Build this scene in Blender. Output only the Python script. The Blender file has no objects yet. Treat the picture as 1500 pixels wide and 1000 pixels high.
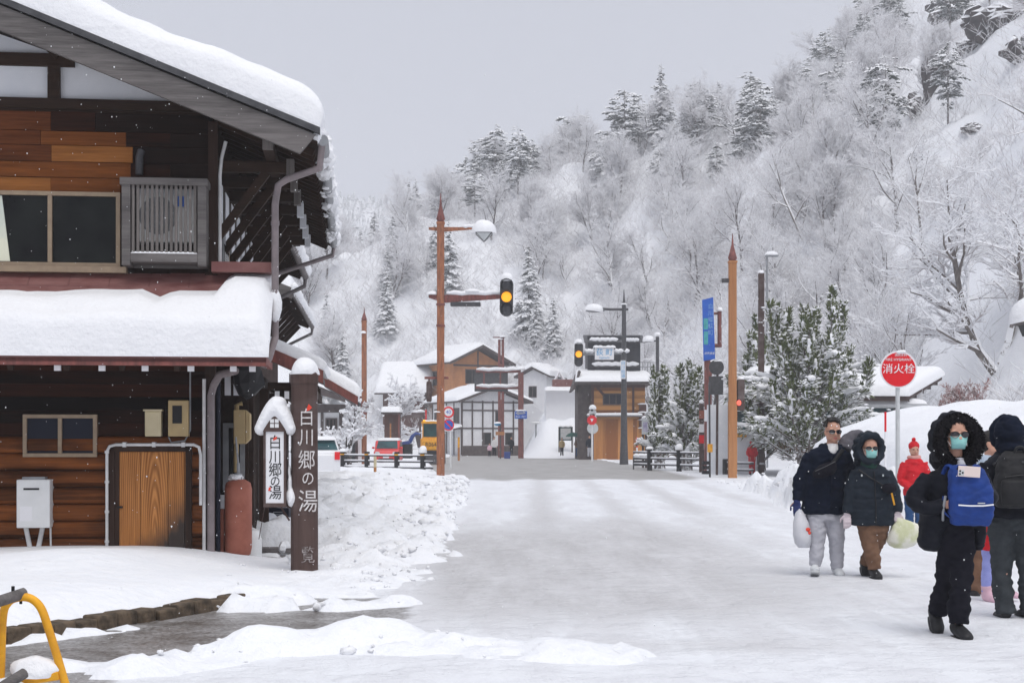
import bpy, bmesh, math, random
import numpy as np
from mathutils import Vector, Matrix
C = bpy.context.scene.collection
SC = bpy.context.scene
F = 50 / 36 * 1500          # focal length expressed in photo pixels
EYE = 1.5
# ---------------------------------------------------------------- camera, sky, sun, exposure
cam = bpy.data.cameras.new('camera'); cam.lens = 50; cam.sensor_width = 36
cam.shift_y = 145 / 1500; cam.clip_start = 0.1; cam.clip_end = 6000
co = bpy.data.objects.new('camera', cam); C.objects.link(co)
co.location = (0, 0, EYE); co.rotation_euler = (math.pi / 2, 0, 0); SC.camera = co
SUN_EL, SUN_AZ = math.radians(66), math.radians(163)      # azimuth clockwise from +Y (north): behind the camera, a little right
w = bpy.data.worlds.new('World'); SC.world = w; w.use_nodes = True
nt = w.node_tree; bg = nt.nodes['Background']
sky = nt.nodes.new('ShaderNodeTexSky'); sky.sky_type = 'NISHITA'; sky.sun_disc = False
sky.sun_elevation = SUN_EL; sky.sun_rotation = SUN_AZ; sky.dust_density = 4
hs = nt.nodes.new('ShaderNodeHueSaturation'); hs.inputs['Saturation'].default_value = 0.25
mx = nt.nodes.new('ShaderNodeMix'); mx.data_type = 'RGBA'; mx.inputs[0].default_value = 0.85
mx.inputs[7].default_value = (4.15, 4.33, 4.98, 1)        # the even grey of a snow cloud
nt.links.new(sky.outputs[0], hs.inputs['Color']); nt.links.new(hs.outputs[0], mx.inputs[6])
nt.links.new(mx.outputs[2], bg.inputs[0]); bg.inputs[1].default_value = 0.1
sl = bpy.data.lights.new('sun', 'SUN'); sl.energy = 1.5; sl.angle = math.radians(40); sl.color = (1, .97, .93)
so = bpy.data.objects.new('sun', sl); C.objects.link(so)
so.rotation_euler = (math.pi / 2 - SUN_EL, 0, -SUN_AZ + math.pi)
so.location = (0, 0, 300)
SC.view_settings.view_transform = 'Standard'; SC.view_settings.look = 'None'
SC.view_settings.exposure = 0.47; SC.view_settings.gamma = 1
SC.cycles.volume_bounces = 1; SC.cycles.max_bounces = 7; SC.cycles.diffuse_bounces = 4
SC.cycles.transparent_max_bounces = 8
HAZE = 0.00098

# ---------------------------------------------------------------- helpers
def P(u, v, Y): return Vector(((u - 750) * Y / F, Y, EYE + (645 - v) * Y / F))
def lerp(a, b, t): return a + (b - a) * t
def ss(a, b, x):
    t = np.clip((np.asarray(x, float) - a) / (b - a), 0, 1); return t * t * (3 - 2 * t)
_rs = np.random.RandomState(7); _tab = _rs.rand(256, 256)
def vnoise(x, y):
    x = np.asarray(x, float); y = np.asarray(y, float)
    xi = np.floor(x).astype(int); yi = np.floor(y).astype(int); fx = x - xi; fy = y - yi
    fx = fx * fx * (3 - 2 * fx); fy = fy * fy * (3 - 2 * fy)
    a = _tab[xi % 256, yi % 256]; b = _tab[(xi + 1) % 256, yi % 256]
    c = _tab[xi % 256, (yi + 1) % 256]; d = _tab[(xi + 1) % 256, (yi + 1) % 256]
    return (a * (1 - fx) + b * fx) * (1 - fy) + (c * (1 - fx) + d * fx) * fy
def fbm(x, y, o=4):
    s = 0; a = .5; n = 0
    for i in range(o):
        s = s + a * vnoise(x * 2 ** i + 17.3 * i, y * 2 ** i + 9.1 * i); n += a; a *= .5
    return s / n - .5

class MB:
    def __init__(s): s.v = []; s.f = []; s.m = []
    def add(s, vs, fs, mi=0):
        o = len(s.v); s.v.extend(tuple(v) for v in vs)
        for f in fs: s.f.append(tuple(i + o for i in f)); s.m.append(mi)
        return s
    def bx(s, x0, x1, y0, y1, z0, z1, mi=0, M=None):
        vs = [Vector(p) for p in ((x0,y0,z0),(x1,y0,z0),(x1,y1,z0),(x0,y1,z0),(x0,y0,z1),(x1,y0,z1),(x1,y1,z1),(x0,y1,z1))]
        if M is not None: vs = [M @ v for v in vs]
        return s.add(vs, [(0,3,2,1),(4,5,6,7),(0,1,5,4),(1,2,6,5),(2,3,7,6),(3,0,4,7)], mi)
    def beam(s, a, b, wd, ht, mi=0, up=(0,0,1)):
        a = Vector(a); b = Vector(b); d = (b - a); L = d.length; d.normalize()
        x = d.cross(Vector(up));
        if x.length < 1e-4: x = d.cross(Vector((0,1,0)))
        x.normalize(); z = x.cross(d)
        M = Matrix(((x.x,d.x,z.x,a.x),(x.y,d.y,z.y,a.y),(x.z,d.z,z.z,a.z),(0,0,0,1)))
        return s.bx(-wd/2, wd/2, 0, L, -ht/2, ht/2, mi, M)
    def rings(s, rings, caps=True, mi=0, closed=False):
        n = len(rings[0]); vs = [p for r in rings for p in r]; fs = []
        for i in range(len(rings) - (0 if closed else 1)):
            i2 = (i + 1) % len(rings)
            for j in range(n): fs.append((i*n+j, i*n+(j+1)%n, i2*n+(j+1)%n, i2*n+j))
        if caps and not closed:
            fs.append(tuple(range(n-1,-1,-1))); o = (len(rings)-1)*n; fs.append(tuple(range(o, o+n)))
        return s.add(vs, fs, mi)
    def tube(s, pts, r, n=8, mi=0, flat=1.0, rot=0.0, caps=True):
        pts = [Vector(p) for p in pts]; R = r if hasattr(r, '__len__') else [r]*len(pts); rg = []; side = None
        for i, p in enumerate(pts):
            d = (pts[min(i+1,len(pts)-1)] - pts[max(i-1,0)]).normalized()
            if side is None:
                ref = Vector((0,0,1)) if abs(d.z) < .9 else Vector((0,1,0))
                side = d.cross(ref).normalized()
            else:
                side = (side - d * side.dot(d)).normalized()
            u = side.cross(d)
            rr = R[i]; rx, ry = (rr if hasattr(rr,'__len__') else (rr, rr*flat))
            rg.append([p + side*math.cos(rot+2*math.pi*j/n)*rx + u*math.sin(rot+2*math.pi*j/n)*ry for j in range(n)])
        return s.rings(rg, caps, mi)
    def lathe(s, prof, n=16, c=(0,0,0), mi=0, sx=1, sy=1, a0=0):
        rg = [[(c[0]+r*math.cos(a0+2*math.pi*j/n)*sx, c[1]+r*math.sin(a0+2*math.pi*j/n)*sy, c[2]+z) for j in range(n)] for r, z in prof]
        return s.rings(rg, True, mi)
    def hrings(s, secs, n=16, p=2.3, mi=0):
        """horizontal superellipse rings: (cx, cy, z, rx, ry)"""
        rg = []
        for cx, cy, z, rx, ry in secs:
            q = []
            for j in range(n):
                a = 2*math.pi*j/n; c_, s_ = math.cos(a), math.sin(a)
                q.append((cx+rx*math.copysign(abs(c_)**(2/p), c_), cy+ry*math.copysign(abs(s_)**(2/p), s_), z))
            rg.append(q)
        return s.rings(rg, True, mi)
    def prism(s, poly, axis, t0, t1, mi=0):
        mk = {'y': lambda a,b,t:(a,t,b), 'x': lambda a,b,t:(t,a,b), 'z': lambda a,b,t:(a,b,t)}[axis]
        n = len(poly); vs = [mk(a,b,t0) for a,b in poly] + [mk(a,b,t1) for a,b in poly]
        return s.add(vs, [tuple(range(n)), tuple(range(2*n-1,n-1,-1))] + [(i,n+i,n+(i+1)%n,(i+1)%n) for i in range(n)], mi)
    def ell(s, c, r, n=12, m=8, mi=0, rough=0, seed=0, cut=-1.0, M=None):
        """ellipsoid, cut: flat bottom at that fraction of rz"""
        rg = []; rnd = random.Random(seed); ph = [rnd.uniform(0,6.3) for _ in range(4)]
        t0 = math.asin(max(-.999, cut)) if cut > -1 else -math.pi/2*.97
        for i in range(m):
            t = lerp(t0, math.pi/2*.97, i/(m-1)); q = []
            for j in range(n):
                a = 2*math.pi*j/n
                k = 1 + rough*(math.sin(3*a+ph[0]+2*t)+math.sin(2*a+ph[1]-3*t)+.6*math.sin(5*a+ph[2]+4*t))*.5
                v = Vector((r[0]*math.cos(t)*math.cos(a)*k, r[1]*math.cos(t)*math.sin(a)*k, r[2]*math.sin(t)*(1+rough*math.sin(2*a+ph[3])*.3)))
                if M is not None: v = M @ v
                q.append(v + Vector(c))
            rg.append(q)
        return s.rings(rg, True, mi)
    def slab(s, a, b, c, d, th, nu=24, nv=12, up=(0,0,1), rough=.12, seed=0, p=5, over=.0, mi=0, edge=.35):
        """a soft slab of lying snow on the quad a(0,0) b(1,0) c(1,1) d(0,1)"""
        a,b,c,d = map(Vector,(a,b,c,d)); up = Vector(up); vs = []
        for i in range(nu+1):
            for j in range(nv+1):
                x = i/nu; y = j/nv
                x = .5+.5*math.copysign(1-(1-abs(2*x-1))**1.7, 2*x-1); y = .5+.5*math.copysign(1-(1-abs(2*y-1))**1.7, 2*y-1)
                q = a*(1-x)*(1-y)+b*x*(1-y)+c*x*y+d*(1-x)*y
                e = max(0, 1-abs(2*x-1)**(p*2.2))**edge * max(0, 1-abs(2*y-1)**p)**edge
                nz = 1 + rough*2*float(fbm(q.x*1.1+q.y*.7+seed*3.1, q.z*1.3+q.y*.9+seed, 3))
                bul = Vector(((x-.5),(y-.5),0)); bul = ((b-a)*(x-.5)/max((b-a).length,.01)+(d-a)*(y-.5)/max((d-a).length,.01))
                vs.append(q + up*th*e*nz + bul*over*4*math.sin(min(1,e)*math.pi))
        o = len(vs); fs = []
        for i in range(nu):
            for j in range(nv):
                k = i*(nv+1)+j; fs.append((k, k+nv+1, k+nv+2, k+1))
        vs += [a-up*.01,b-up*.01,c-up*.01,d-up*.01]; fs.append((o,o+3,o+2,o+1))
        return s.add(vs, fs, mi)
    def mesh(s, name, smooth=True):
        me = bpy.data.meshes.new(name)
        me.from_pydata(s.v, [], s.f)
        if len(set(s.m)) > 1: me.polygons.foreach_set('material_index', s.m)
        if smooth: me.polygons.foreach_set('use_smooth', [True]*len(s.f))
        me.update(); return me
    def build(s, name, mats, parent=None, smooth=False, bevel=0, auto=True):
        me = s.mesh(name, smooth)
        for m in (mats if isinstance(mats,(list,tuple)) else [mats]): me.materials.append(m)
        bm = bmesh.new(); bm.from_mesh(me); bmesh.ops.recalc_face_normals(bm, faces=bm.faces[:]); bm.to_mesh(me); bm.free()
        if smooth and auto: me.set_sharp_from_angle(angle=math.radians(50))
        o = bpy.data.objects.new(name, me); C.objects.link(o)
        if parent is not None: o.parent = parent
        if bevel:
            b = o.modifiers.new('bevel','BEVEL'); b.width = bevel; b.segments = 2; b.limit_method = 'ANGLE'; b.angle_limit = math.radians(40)
        return o
def tag(o, label, cat, group=None, kind=None):
    if label: o['label'] = label
    if cat: o['category'] = cat
    if group: o['group'] = group
    if kind: o['kind'] = kind
    return o
def struct(o): o['kind'] = 'structure'; return o
def thing(name, label, cat, loc=(0,0,0), rz=0, group=None):
    o = bpy.data.objects.new(name, None); C.objects.link(o); o.location = loc; o.rotation_euler = (0,0,rz)
    o.empty_display_size = .2
    return tag(o, label, cat, group)
def copy_tree(o, parent=None):
    c = o.copy(); C.objects.link(c)
    if parent is not None: c.parent = parent
    for ch in list(o.children): copy_tree(ch, c)
    return c
def text(body, loc, size, m, parent, rot=(math.pi/2,0,0), align='CENTER', ls=1.0, bold=0.0, sx=1.0, name='lettering', depth=.002):
    cu = bpy.data.curves.new('lettering','FONT'); cu.body = body; cu.size = size; cu.align_x = align; cu.align_y = 'CENTER'
    cu.space_line = ls; cu.offset = bold; cu.extrude = depth; cu.resolution_u = 3
    o = bpy.data.objects.new('lettering', cu); C.objects.link(o)
    dg = bpy.context.evaluated_depsgraph_get(); me = bpy.data.meshes.new_from_object(o.evaluated_get(dg))
    bpy.data.objects.remove(o); me.materials.clear(); me.materials.append(m)
    t = bpy.data.objects.new(name, me); C.objects.link(t); t.parent = parent; t.location = loc; t.rotation_euler = rot; t.scale = (sx,1,1)
    return t

# ---------------------------------------------------------------- materials
def nodes(name):
    m = bpy.data.materials.new(name); m.use_nodes = True; t = m.node_tree; return m, t, t.nodes['Principled BSDF']
def N(t, k, **kw):
    n = t.nodes.new(k)
    for a, b in kw.items(): setattr(n, a, b)
    return n
def mapped(t, stretch, coord='Object'):
    tc = N(t,'ShaderNodeTexCoord'); mp = N(t,'ShaderNodeMapping'); mp.inputs['Scale'].default_value = stretch
    t.links.new(tc.outputs[coord], mp.inputs[0]); return mp.outputs[0]
def noise(t, vec, scale, detail=4, rough=.55):
    n = N(t,'ShaderNodeTexNoise'); n.inputs['Scale'].default_value = scale; n.inputs['Detail'].default_value = detail
    n.inputs['Roughness'].default_value = rough; t.links.new(vec, n.inputs['Vector']); return n.outputs[0]
def rng(t, x, a, b, c=0., d=1.):
    n = N(t,'ShaderNodeMapRange'); n.clamp = True
    for i, k in enumerate((a,b,c,d)): n.inputs[i+1].default_value = k
    t.links.new(x, n.inputs[0]); return n.outputs[0]
def mix(t, fac, a, b):
    n = N(t,'ShaderNodeMix', data_type='RGBA')
    for sck, val in ((n.inputs[0],fac),(n.inputs[6],a),(n.inputs[7],b)):
        if isinstance(val,(tuple,list)): sck.default_value = (*val[:3],1)
        elif isinstance(val,(int,float)): sck.default_value = val
        else: t.links.new(val, sck)
    return n.outputs[2]
def mth(t, op, a, b=0.):
    n = N(t,'ShaderNodeMath', operation=op)
    for i, k in enumerate((a,b)):
        if isinstance(k,(int,float)): n.inputs[i].default_value = k
        else: t.links.new(k, n.inputs[i])
    return n.outputs[0]
SNOWC = (.86,.868,.89)
def mat(name, c1, c2=None, scale=8, stretch=(1,1,1), rough=.7, bump=0, bscale=None, spec=.3, metal=0, snow=None, lo=.35, hi=.65, detail=4, emit=0, snoise=3, alpha=None):
    m, t, b = nodes(name); b.inputs['Roughness'].default_value = rough; b.inputs['Specular IOR Level'].default_value = spec
    b.inputs['Metallic'].default_value = metal
    vec = mapped(t, stretch); col = c1
    if c2 is not None:
        nz = noise(t, vec, scale, detail); col = mix(t, rng(t, nz, lo, hi), c1, c2)
    if snow is not None:
        g = N(t,'ShaderNodeNewGeometry'); sp = N(t,'ShaderNodeSeparateXYZ'); t.links.new(g.outputs['Normal'], sp.inputs[0])
        v2 = mapped(t,(1,1,1)); nn = noise(t, v2, snoise, 3)
        z = mth(t,'ADD', sp.outputs[2], mth(t,'MULTIPLY', mth(t,'SUBTRACT', nn, .5), .9))
        col = mix(t, rng(t, z, snow-.08, snow+.08), col, SNOWC)
    if isinstance(col, tuple): b.inputs['Base Color'].default_value = (*col,1)
    else: t.links.new(col, b.inputs['Base Color'])
    if bump:
        bn = N(t,'ShaderNodeBump'); bn.inputs['Strength'].default_value = bump; bn.inputs['Distance'].default_value = .02
        t.links.new(noise(t, vec, bscale or scale, 5), bn.inputs['Height']); t.links.new(bn.outputs[0], b.inputs['Normal'])
    if emit:
        b.inputs['Emission Color'].default_value = (*c1,1); b.inputs['Emission Strength'].default_value = emit
    return m
def snow_mat(name, bump, s1, s2, col=SNOWC):
    m, t, b = nodes(name); b.inputs['Roughness'].default_value = .75; b.inputs['Specular IOR Level'].default_value = .15
    v = mapped(t,(1,1,1)); n1 = noise(t, v, s1, 6, .6); n2 = noise(t, v, s2, 4)
    h = mth(t,'ADD', n1, mth(t,'MULTIPLY', n2, .35))
    bn = N(t,'ShaderNodeBump'); bn.inputs['Strength'].default_value = bump; bn.inputs['Distance'].default_value = .08
    t.links.new(h, bn.inputs['Height']); t.links.new(bn.outputs[0], b.inputs['Normal'])
    t.links.new(mix(t, rng(t,n1,.3,.7), tuple(c*.965 for c in col), col), b.inputs['Base Color']); return m
def wood_mat(name, dark, light, axis='x', freq=14, rough=.75, stain=None, row=None, rowmix=.8, axis_row=2, thr=.5):
    """grain along an axis; optional per-row tint (board by board) and blotchy stain"""
    m, t, b = nodes(name); b.inputs['Roughness'].default_value = rough; b.inputs['Specular IOR Level'].default_value = .1
    st = {'x':(.09,1,1),'y':(1,.09,1),'z':(1,1,.09)}[axis]
    v = mapped(t, tuple(k*freq for k in st)); g = noise(t, v, 1.0, 7, .65)
    big = noise(t, mapped(t, tuple(k*freq*.22 for k in st)), 1.0, 3)
    fine = noise(t, mapped(t, tuple(k*freq*(3.6 if k == 1 else 1.6) for k in st)), 1.0, 5, .7)
    f = mth(t,'ADD', mth(t,'ADD', mth(t,'MULTIPLY', g, .45), mth(t,'MULTIPLY', fine, .42)), mth(t,'MULTIPLY', big, .55)); f = mth(t,'SUBTRACT', f, .13)
    if row:
        tc = N(t,'ShaderNodeTexCoord'); sp = N(t,'ShaderNodeSeparateXYZ'); t.links.new(tc.outputs['Object'], sp.inputs[0])
        wn = N(t,'ShaderNodeTexWhiteNoise', noise_dimensions='1D'); t.links.new(mth(t,'FLOOR', mth(t,'DIVIDE', sp.outputs[axis_row], row)), wn.inputs['W'])
        f = mth(t,'ADD', f, mth(t,'MULTIPLY', mth(t,'SUBTRACT', wn.outputs[0], .5), rowmix))
    col = mix(t, rng(t, f, thr-.22, thr+.22), dark, light)
    if stain:
        s = noise(t, mapped(t,(.5,.5,1.6)), 1.6, 4); col = mix(t, rng(t, s, .5, .72), col, stain)
    t.links.new(col, b.inputs['Base Color'])
    bn = N(t,'ShaderNodeBump'); bn.inputs['Strength'].default_value = .5; bn.inputs['Distance'].default_value = .01
    t.links.new(g, bn.inputs['Height']); t.links.new(bn.outputs[0], b.inputs['Normal'])
    return m
M = {}
M['snow'] = snow_mat('snow', .45, 3.0, 22)
M['ground_snow'] = snow_mat('ground_snow', .9, 1.3, 9)
M['roof_snow'] = snow_mat('roof_snow', .55, 2.6, 17)
M['darkwood'] = wood_mat('dark_wood', (.010,.007,.006), (.045,.026,.018), 'x', 12)
M['darkwood_y'] = wood_mat('dark_wood_along', (.010,.007,.006), (.04,.024,.018), 'y', 12)
M['darkwood_z'] = wood_mat('dark_wood_upright', (.012,.008,.007), (.055,.032,.024), 'z', 12)
M['log'] = wood_mat('log_wood', (.022,.009,.005), (.27,.085,.022), 'x', 11, row=.2, rowmix=.22, thr=.60, stain=(.035,.014,.007))
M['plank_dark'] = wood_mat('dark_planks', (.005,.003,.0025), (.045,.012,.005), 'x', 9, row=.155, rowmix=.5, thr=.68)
M['plank_orange'] = wood_mat('weathered_planks', (.06,.018,.007), (.50,.20,.06), 'x', 8, row=.163, rowmix=.8, thr=.52, stain=(.03,.012,.007))
M['greywood'] = wood_mat('weathered_grey_wood', (.022,.02,.02), (.19,.175,.17), 'x', 16)
M['greywood_y'] = wood_mat('weathered_grey_wood_along', (.06,.055,.055), (.24,.22,.22), 'y', 10)
M['greywood_z'] = wood_mat('weathered_grey_wood_upright', (.05,.045,.043), (.2,.18,.17), 'z', 12)
M['doorwood'] = wood_mat('door_wood', (.16,.055,.016), (.50,.21,.065), 'z', 16, rough=.6)
M['postwood'] = wood_mat('brown_painted_post', (.045,.028,.026), (.105,.07,.062), 'z', 9, stain=(.16,.13,.125))
M['plaster'] = mat('white_plaster', (.78,.79,.82), (.70,.72,.76), 2, rough=.9, bump=.1)
M['iron_red'] = mat('red_metal_roof', (.17,.065,.06), (.24,.115,.105), 3, (1,4,1), rough=.5, bump=.2)
M['pipe'] = mat('mauve_grey_pipe', (.26,.22,.225), (.19,.16,.165), 6, rough=.5)
M['whitepipe'] = mat('white_pipe', (.72,.72,.72), (.55,.55,.55), 6, rough=.5)
M['darkpipe'] = mat('dark_blue_pipe', (.012,.014,.026), rough=.5, spec=.15)
M['beigeframe'] = mat('bronze_aluminium', (.33,.25,.17), (.27,.2,.14), 9, rough=.45)
M['glass'] = mat('dark_window_glass', (.004,.004,.005), (.012,.014,.013), 2, rough=.12, spec=.18)
M['tealglass'] = mat('teal_window_glass', (.03,.10,.11), (.015,.045,.055), 1.5, rough=.12, spec=.5)
M['curtain'] = mat('pale_curtain', (.55,.6,.55), (.75,.75,.6), 2, rough=.9)
M['cream'] = mat('cream_plastic', (.62,.54,.36), (.55,.47,.3), 4, rough=.45)
M['tan'] = mat('tan_plastic', (.48,.36,.18), (.42,.31,.16), 4, rough=.5)
M['white'] = mat('white_enamel', (.76,.77,.77), (.70,.71,.71), 5, rough=.4)
M['black'] = mat('black_plastic', (.012,.012,.014), rough=.5)
M['darkgrey'] = mat('dark_grey_metal', (.05,.05,.055), (.08,.08,.085), 6, rough=.5)
M['grey'] = mat('grey_metal', (.3,.31,.33), (.22,.23,.24), 6, rough=.45)
M['rust'] = mat('rusty_pink_tank', (.36,.125,.085), (.27,.085,.055), 5, rough=.6, bump=.15)
M['stone'] = mat('mossy_stone', (.045,.035,.025), (.15,.11,.075), 9, rough=.9, bump=1, bscale=14)
M['yellow'] = mat('yellow_paint', (.86,.42,.02), (.60,.27,.02), 9, rough=.5, bump=.15, bscale=30, detail=7)
M['brownpole'] = mat('brown_steel_pole', (.40,.155,.075), (.20,.085,.05), 3, (5,5,.8), rough=.6, bump=.25, bscale=9, detail=7)
M['tanpole'] = wood_mat('tan_wooden_pole', (.27,.11,.045), (.50,.235,.10), 'z', 9)
M['redpole'] = mat('red_brown_pole', (.26,.09,.075), (.14,.055,.05), 4, (3,3,.8), rough=.65, bump=.2, detail=7)
M['amber'] = mat('amber_light', (1,.40,.02), rough=.3, emit=.8)
M['lens'] = mat('dark_signal_lens', (.05,.05,.055), (.09,.09,.1), 20, rough=.3)
M['red'] = mat('red_sign_paint', (.75,.012,.02), (.68,.01,.018), 5, rough=.35)
M['signwhite'] = mat('white_sign_paint', (.8,.8,.82), rough=.4)
M['signblue'] = mat('blue_sign_paint', (.02,.10,.5), (.03,.14,.55), 4, rough=.4)
M['lampglass'] = mat('frosted_lamp_glass', (.6,.62,.62), (.5,.52,.53), 6, rough=.3)
# ---------------------------------------------------------------- terrain
FOOT = np.array([(44,-120),(30,40),(25,62),(17,115),(5,148),(-25,158),(-70,150),(-300,140)], float)
HX = np.array([-300,-75,-40,-32,-20,-12,-5,4,16,30,45,56,66,80,110,200]); HZ = np.array([38,28,27,27,29,33,39,43,45,46,49,58,78,92,110,120], float)
def foot_dist(x, y):
    best = np.full(np.shape(x), 1e9); sgn = np.ones(np.shape(x))
    for (ax, ay), (bx, by) in zip(FOOT[:-1], FOOT[1:]):
        dx, dy = bx-ax, by-ay; L2 = dx*dx+dy*dy
        t = np.clip(((x-ax)*dx+(y-ay)*dy)/L2, 0, 1); ex = x-(ax+t*dx); ey = y-(ay+t*dy); d = np.hypot(ex, ey)
        c = -(dx*(y-ay)-dy*(x-ax)); k = d < best-1e-9
        best = np.where(k, d, best); sgn = np.where(k, np.sign(c), sgn)
    return best*sgn
def xl(y): return np.interp(y, [9,11,13,16,27,40,52,60,75,100,160], [-2.0,-1.5,-1.05,-.8,-.95,-1.2,-1.5,-3.2,-4.2,-5.5,-6])
def xr(y): return np.interp(y, [-5,20.5,21.5,24,31,45,56,62,75,90,110,160], [60,60,7.2,5.9,6.0,7.2,7.6,8.2,7.0,7.2,6.4,4])
def seg(x, y, a, b):
    dx, dy = b[0]-a[0], b[1]-a[1]; t = np.clip(((x-a[0])*dx+(y-a[1])*dy)/(dx*dx+dy*dy), 0, 1)
    return np.hypot(x-a[0]-t*dx, y-a[1]-t*dy), t
KERB = [(-8.2,3.0),(-3.75,10.4),(-2.72,12.5),(-2.2,13.45)]
def kerb_side(x, y):   # >0 towards the house
    best = np.full(np.shape(x), 1e9); sg = np.ones(np.shape(x))
    for a, b in zip(KERB[:-1], KERB[1:]):
        d, t = seg(x, y, a, b); c = (b[0]-a[0])*(y-a[1])-(b[1]-a[1])*(x-a[0]); k = d < best-1e-9
        best = np.where(k, d, best); sg = np.where(k, np.sign(c), sg)
    return best*sg
def ground_h(x, y):
    x = np.asarray(x, float); y = np.asarray(y, float)
    n1 = fbm(x*.45+3, y*.45, 4); n2 = fbm(x*1.7+40, y*1.7, 3); n3 = fbm(x*4.3+11, y*4.3+5, 3)
    h = np.full(np.broadcast(x, y).shape, -.06)
    # left bank beside the road
    dl = xl(y)-x + n2*.7 + n3*.25
    yard = ss(0, .12, kerb_side(x, y)-.05) * (y < 19)
    lb = ss(0, .5, dl)*.22*np.interp(y,[13,16.3,18.5],[.45,.5,1]) + ss(.4, 2.6, dl)*(.42+n1*.5)*np.interp(y,[12,16,18,24,32,42,50,70],[.05,.08,.5,.95,1.1,.75,.35,.1]) + ss(0,.4,dl)*(np.abs(n3)*.34-.05+n2*.22+.16*np.abs(fbm(x*2.3+7,y*1.6,3)))*np.interp(y,[15,18,50,60],[.45,1,1,.4])
    lb = np.where(y > 13.2+np.clip(x+1.2,-9,0)*.0, lb, lb*ss(12.2,13.2,y+0*x))
    h = np.maximum(h, np.where((kerb_side(x,y) > 0) | (y > 13.45), lb-.06, -.06))
    kd = kerb_side(x, y)
    yd = .07*ss(-1.9,-2.7,x) + (.13*ss(.05,.9,kd) + .06*ss(1.5,4,kd) + n1*.12 + .13*np.exp(-((x+4.5)**2/.6+(y-14.6)**2/1.2)))*ss(-2.55,-4.3,x) + .10*ss(.05,.6,kd)*ss(-2.2,-2.9,x)*ss(15.6,13.5,y)
    h = np.where((kd > .0) & (y < 18.5) & (x < -1.95-.0*y), np.maximum(h*ss(-3.1,-2.0,x), yd*ss(0,.12,kd)*ss(18.4,16.9,y)), h)
    # lumps the plough left on the drive, and loose snow by the wooden post
    for a, b, r, z in (((-2.45,9.15),(-1.75,10.2),.34,.10),((-1.85,10.0),(-.9,10.6),.36,.13),((-.9,10.3),(.6,9.9),.5,.07),((-2.55,13.05),(-2.12,13.1),.30,.16),((-2.45,12.55),(-2.05,12.6),.22,.13),((-4.0,10.0),(-3.05,11.3),.14,.05),((-1.6,12.6),(-1.0,13.0),.28,.05),((-3.0,9.35),(-2.6,9.3),.2,.05)):
        d, t = seg(x, y, a, b); d = d + n3*.40+n2*.22; h = np.maximum(h, -.06+(z+.06+n3*.30+n2*.16)*np.sqrt(np.clip(1-(d/r)**2, 0, 1)))
    # bank along the right-hand edge and the big heap behind the walkers
    dr = x-xr(y) + n2*.9 + n3*.3
    rb = ss(0,.45,dr)*np.interp(y,[20,32,45,60],[.45,.45,.30,.14]) + ss(.15,1.1,dr)*(.42+n1*.4)*np.interp(y,[20,24,33,42,52,75,120],[1.0,1.0,1.2,.75,.12,.0,.0]) + ss(0,.5,dr)*(n2*.5+np.abs(n3)*.45)*np.interp(y,[20,60,70],[1,.8,.4])
    db = y-(21.6+n2*.9+n3*.2)
    rb2 = (ss(0,.9,db)*.5+ss(.5,2.2,db)*.42 + n2*.2*ss(0,.5,db)+np.abs(n3)*.3*ss(0,.4,db))*ss(33,26,y)
    rb = np.where(x > 7.2, np.maximum(rb2, 0)*ss(7.0,8.0,x)+rb*(1-ss(7.0,8.0,x)), rb)
    rb = rb*np.where(y > 62, .45, 1)
    h = np.where((y > 20.3) & (y < 150), np.maximum(h, rb-.06), h)
    mx_ = (x-np.interp(y,[30,36,46],[9.2,9.35,9.9])); md = np.minimum(mx_, np.minimum(y-31.5, 50-y))
    heap = ss(0,.55,md+n1*.3)*(1.55 + .95*ss(9.2,14.2,x)*1.15 + n1*.35) * ss(0,3.2,md+1.7)
    h = np.where((x > 8) & (y > 30) & (y < 52), np.maximum(h, heap), h)
    # slopes and far ground
    flat = ss(150,160,y)*.15 + .04*ss(xr(y),xr(y)+1,x)*(y>62)
    fd = foot_dist(x, y); hz = np.interp(x, HX, HZ)*np.interp(y,[60,140,200],[1.5,1.15,1.0])
    slope = np.interp(x, [-60,0,16,30,60], [1.0,1.0,1.05,1.22,1.3])
    hill = np.where(fd > 0, hz*np.tanh(np.clip(fd,0,None)*slope*ss(-2,9,fd)/hz), 0)
    rg = ss(4,25,fd); hill = hill + rg*(fbm(x*.05, y*.05, 4)*16 + fbm(x*.22+5, y*.22, 3)*3.2*np.interp(x,[10,30],[.6,1.2])) + ss(2,8,fd)*fbm(x*.7,y*.7,2)*.7
    hill = hill + 3.9*ss(.6,3.4,x)*ss(6.6,5.6,x)*ss(119,131,y)*(fd < 6) * (1+n1*.4)
    far = 120*np.exp(-((x+140)/230)**2)*ss(560,900,y)
    return h + flat + hill + far
def gz(x, y): return float(ground_h(np.array([x]), np.array([y]))[0])
def axis_pts(segs):
    out = [segs[0][0]]
    for a, b, st in segs:
        n = max(1, int(round((b-a)/st))); out += list(a+(b-a)*(i+1)/n for i in range(n))
    return np.array(out)
def grid_mesh(name, xs, ys, fz, m, smooth=True):
    X, Y = np.meshgrid(xs, ys, indexing='ij'); Z = fz(X, Y)
    me = bpy.data.meshes.new(name); nx, ny = len(xs), len(ys)
    co_ = np.stack([X,Y,Z],-1).reshape(-1,3); i = np.arange(nx-1)[:,None]*ny+np.arange(ny-1)[None,:]
    fc = np.stack([i, i+ny, i+ny+1, i+1],-1).reshape(-1,4)
    me.from_pydata(co_.tolist(), [], fc.tolist()); me.polygons.foreach_set('use_smooth',[smooth]*len(fc)); me.materials.append(m); me.update()
    o = bpy.data.objects.new(name, me); C.objects.link(o); return o, X.reshape(-1), Y.reshape(-1)
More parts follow.
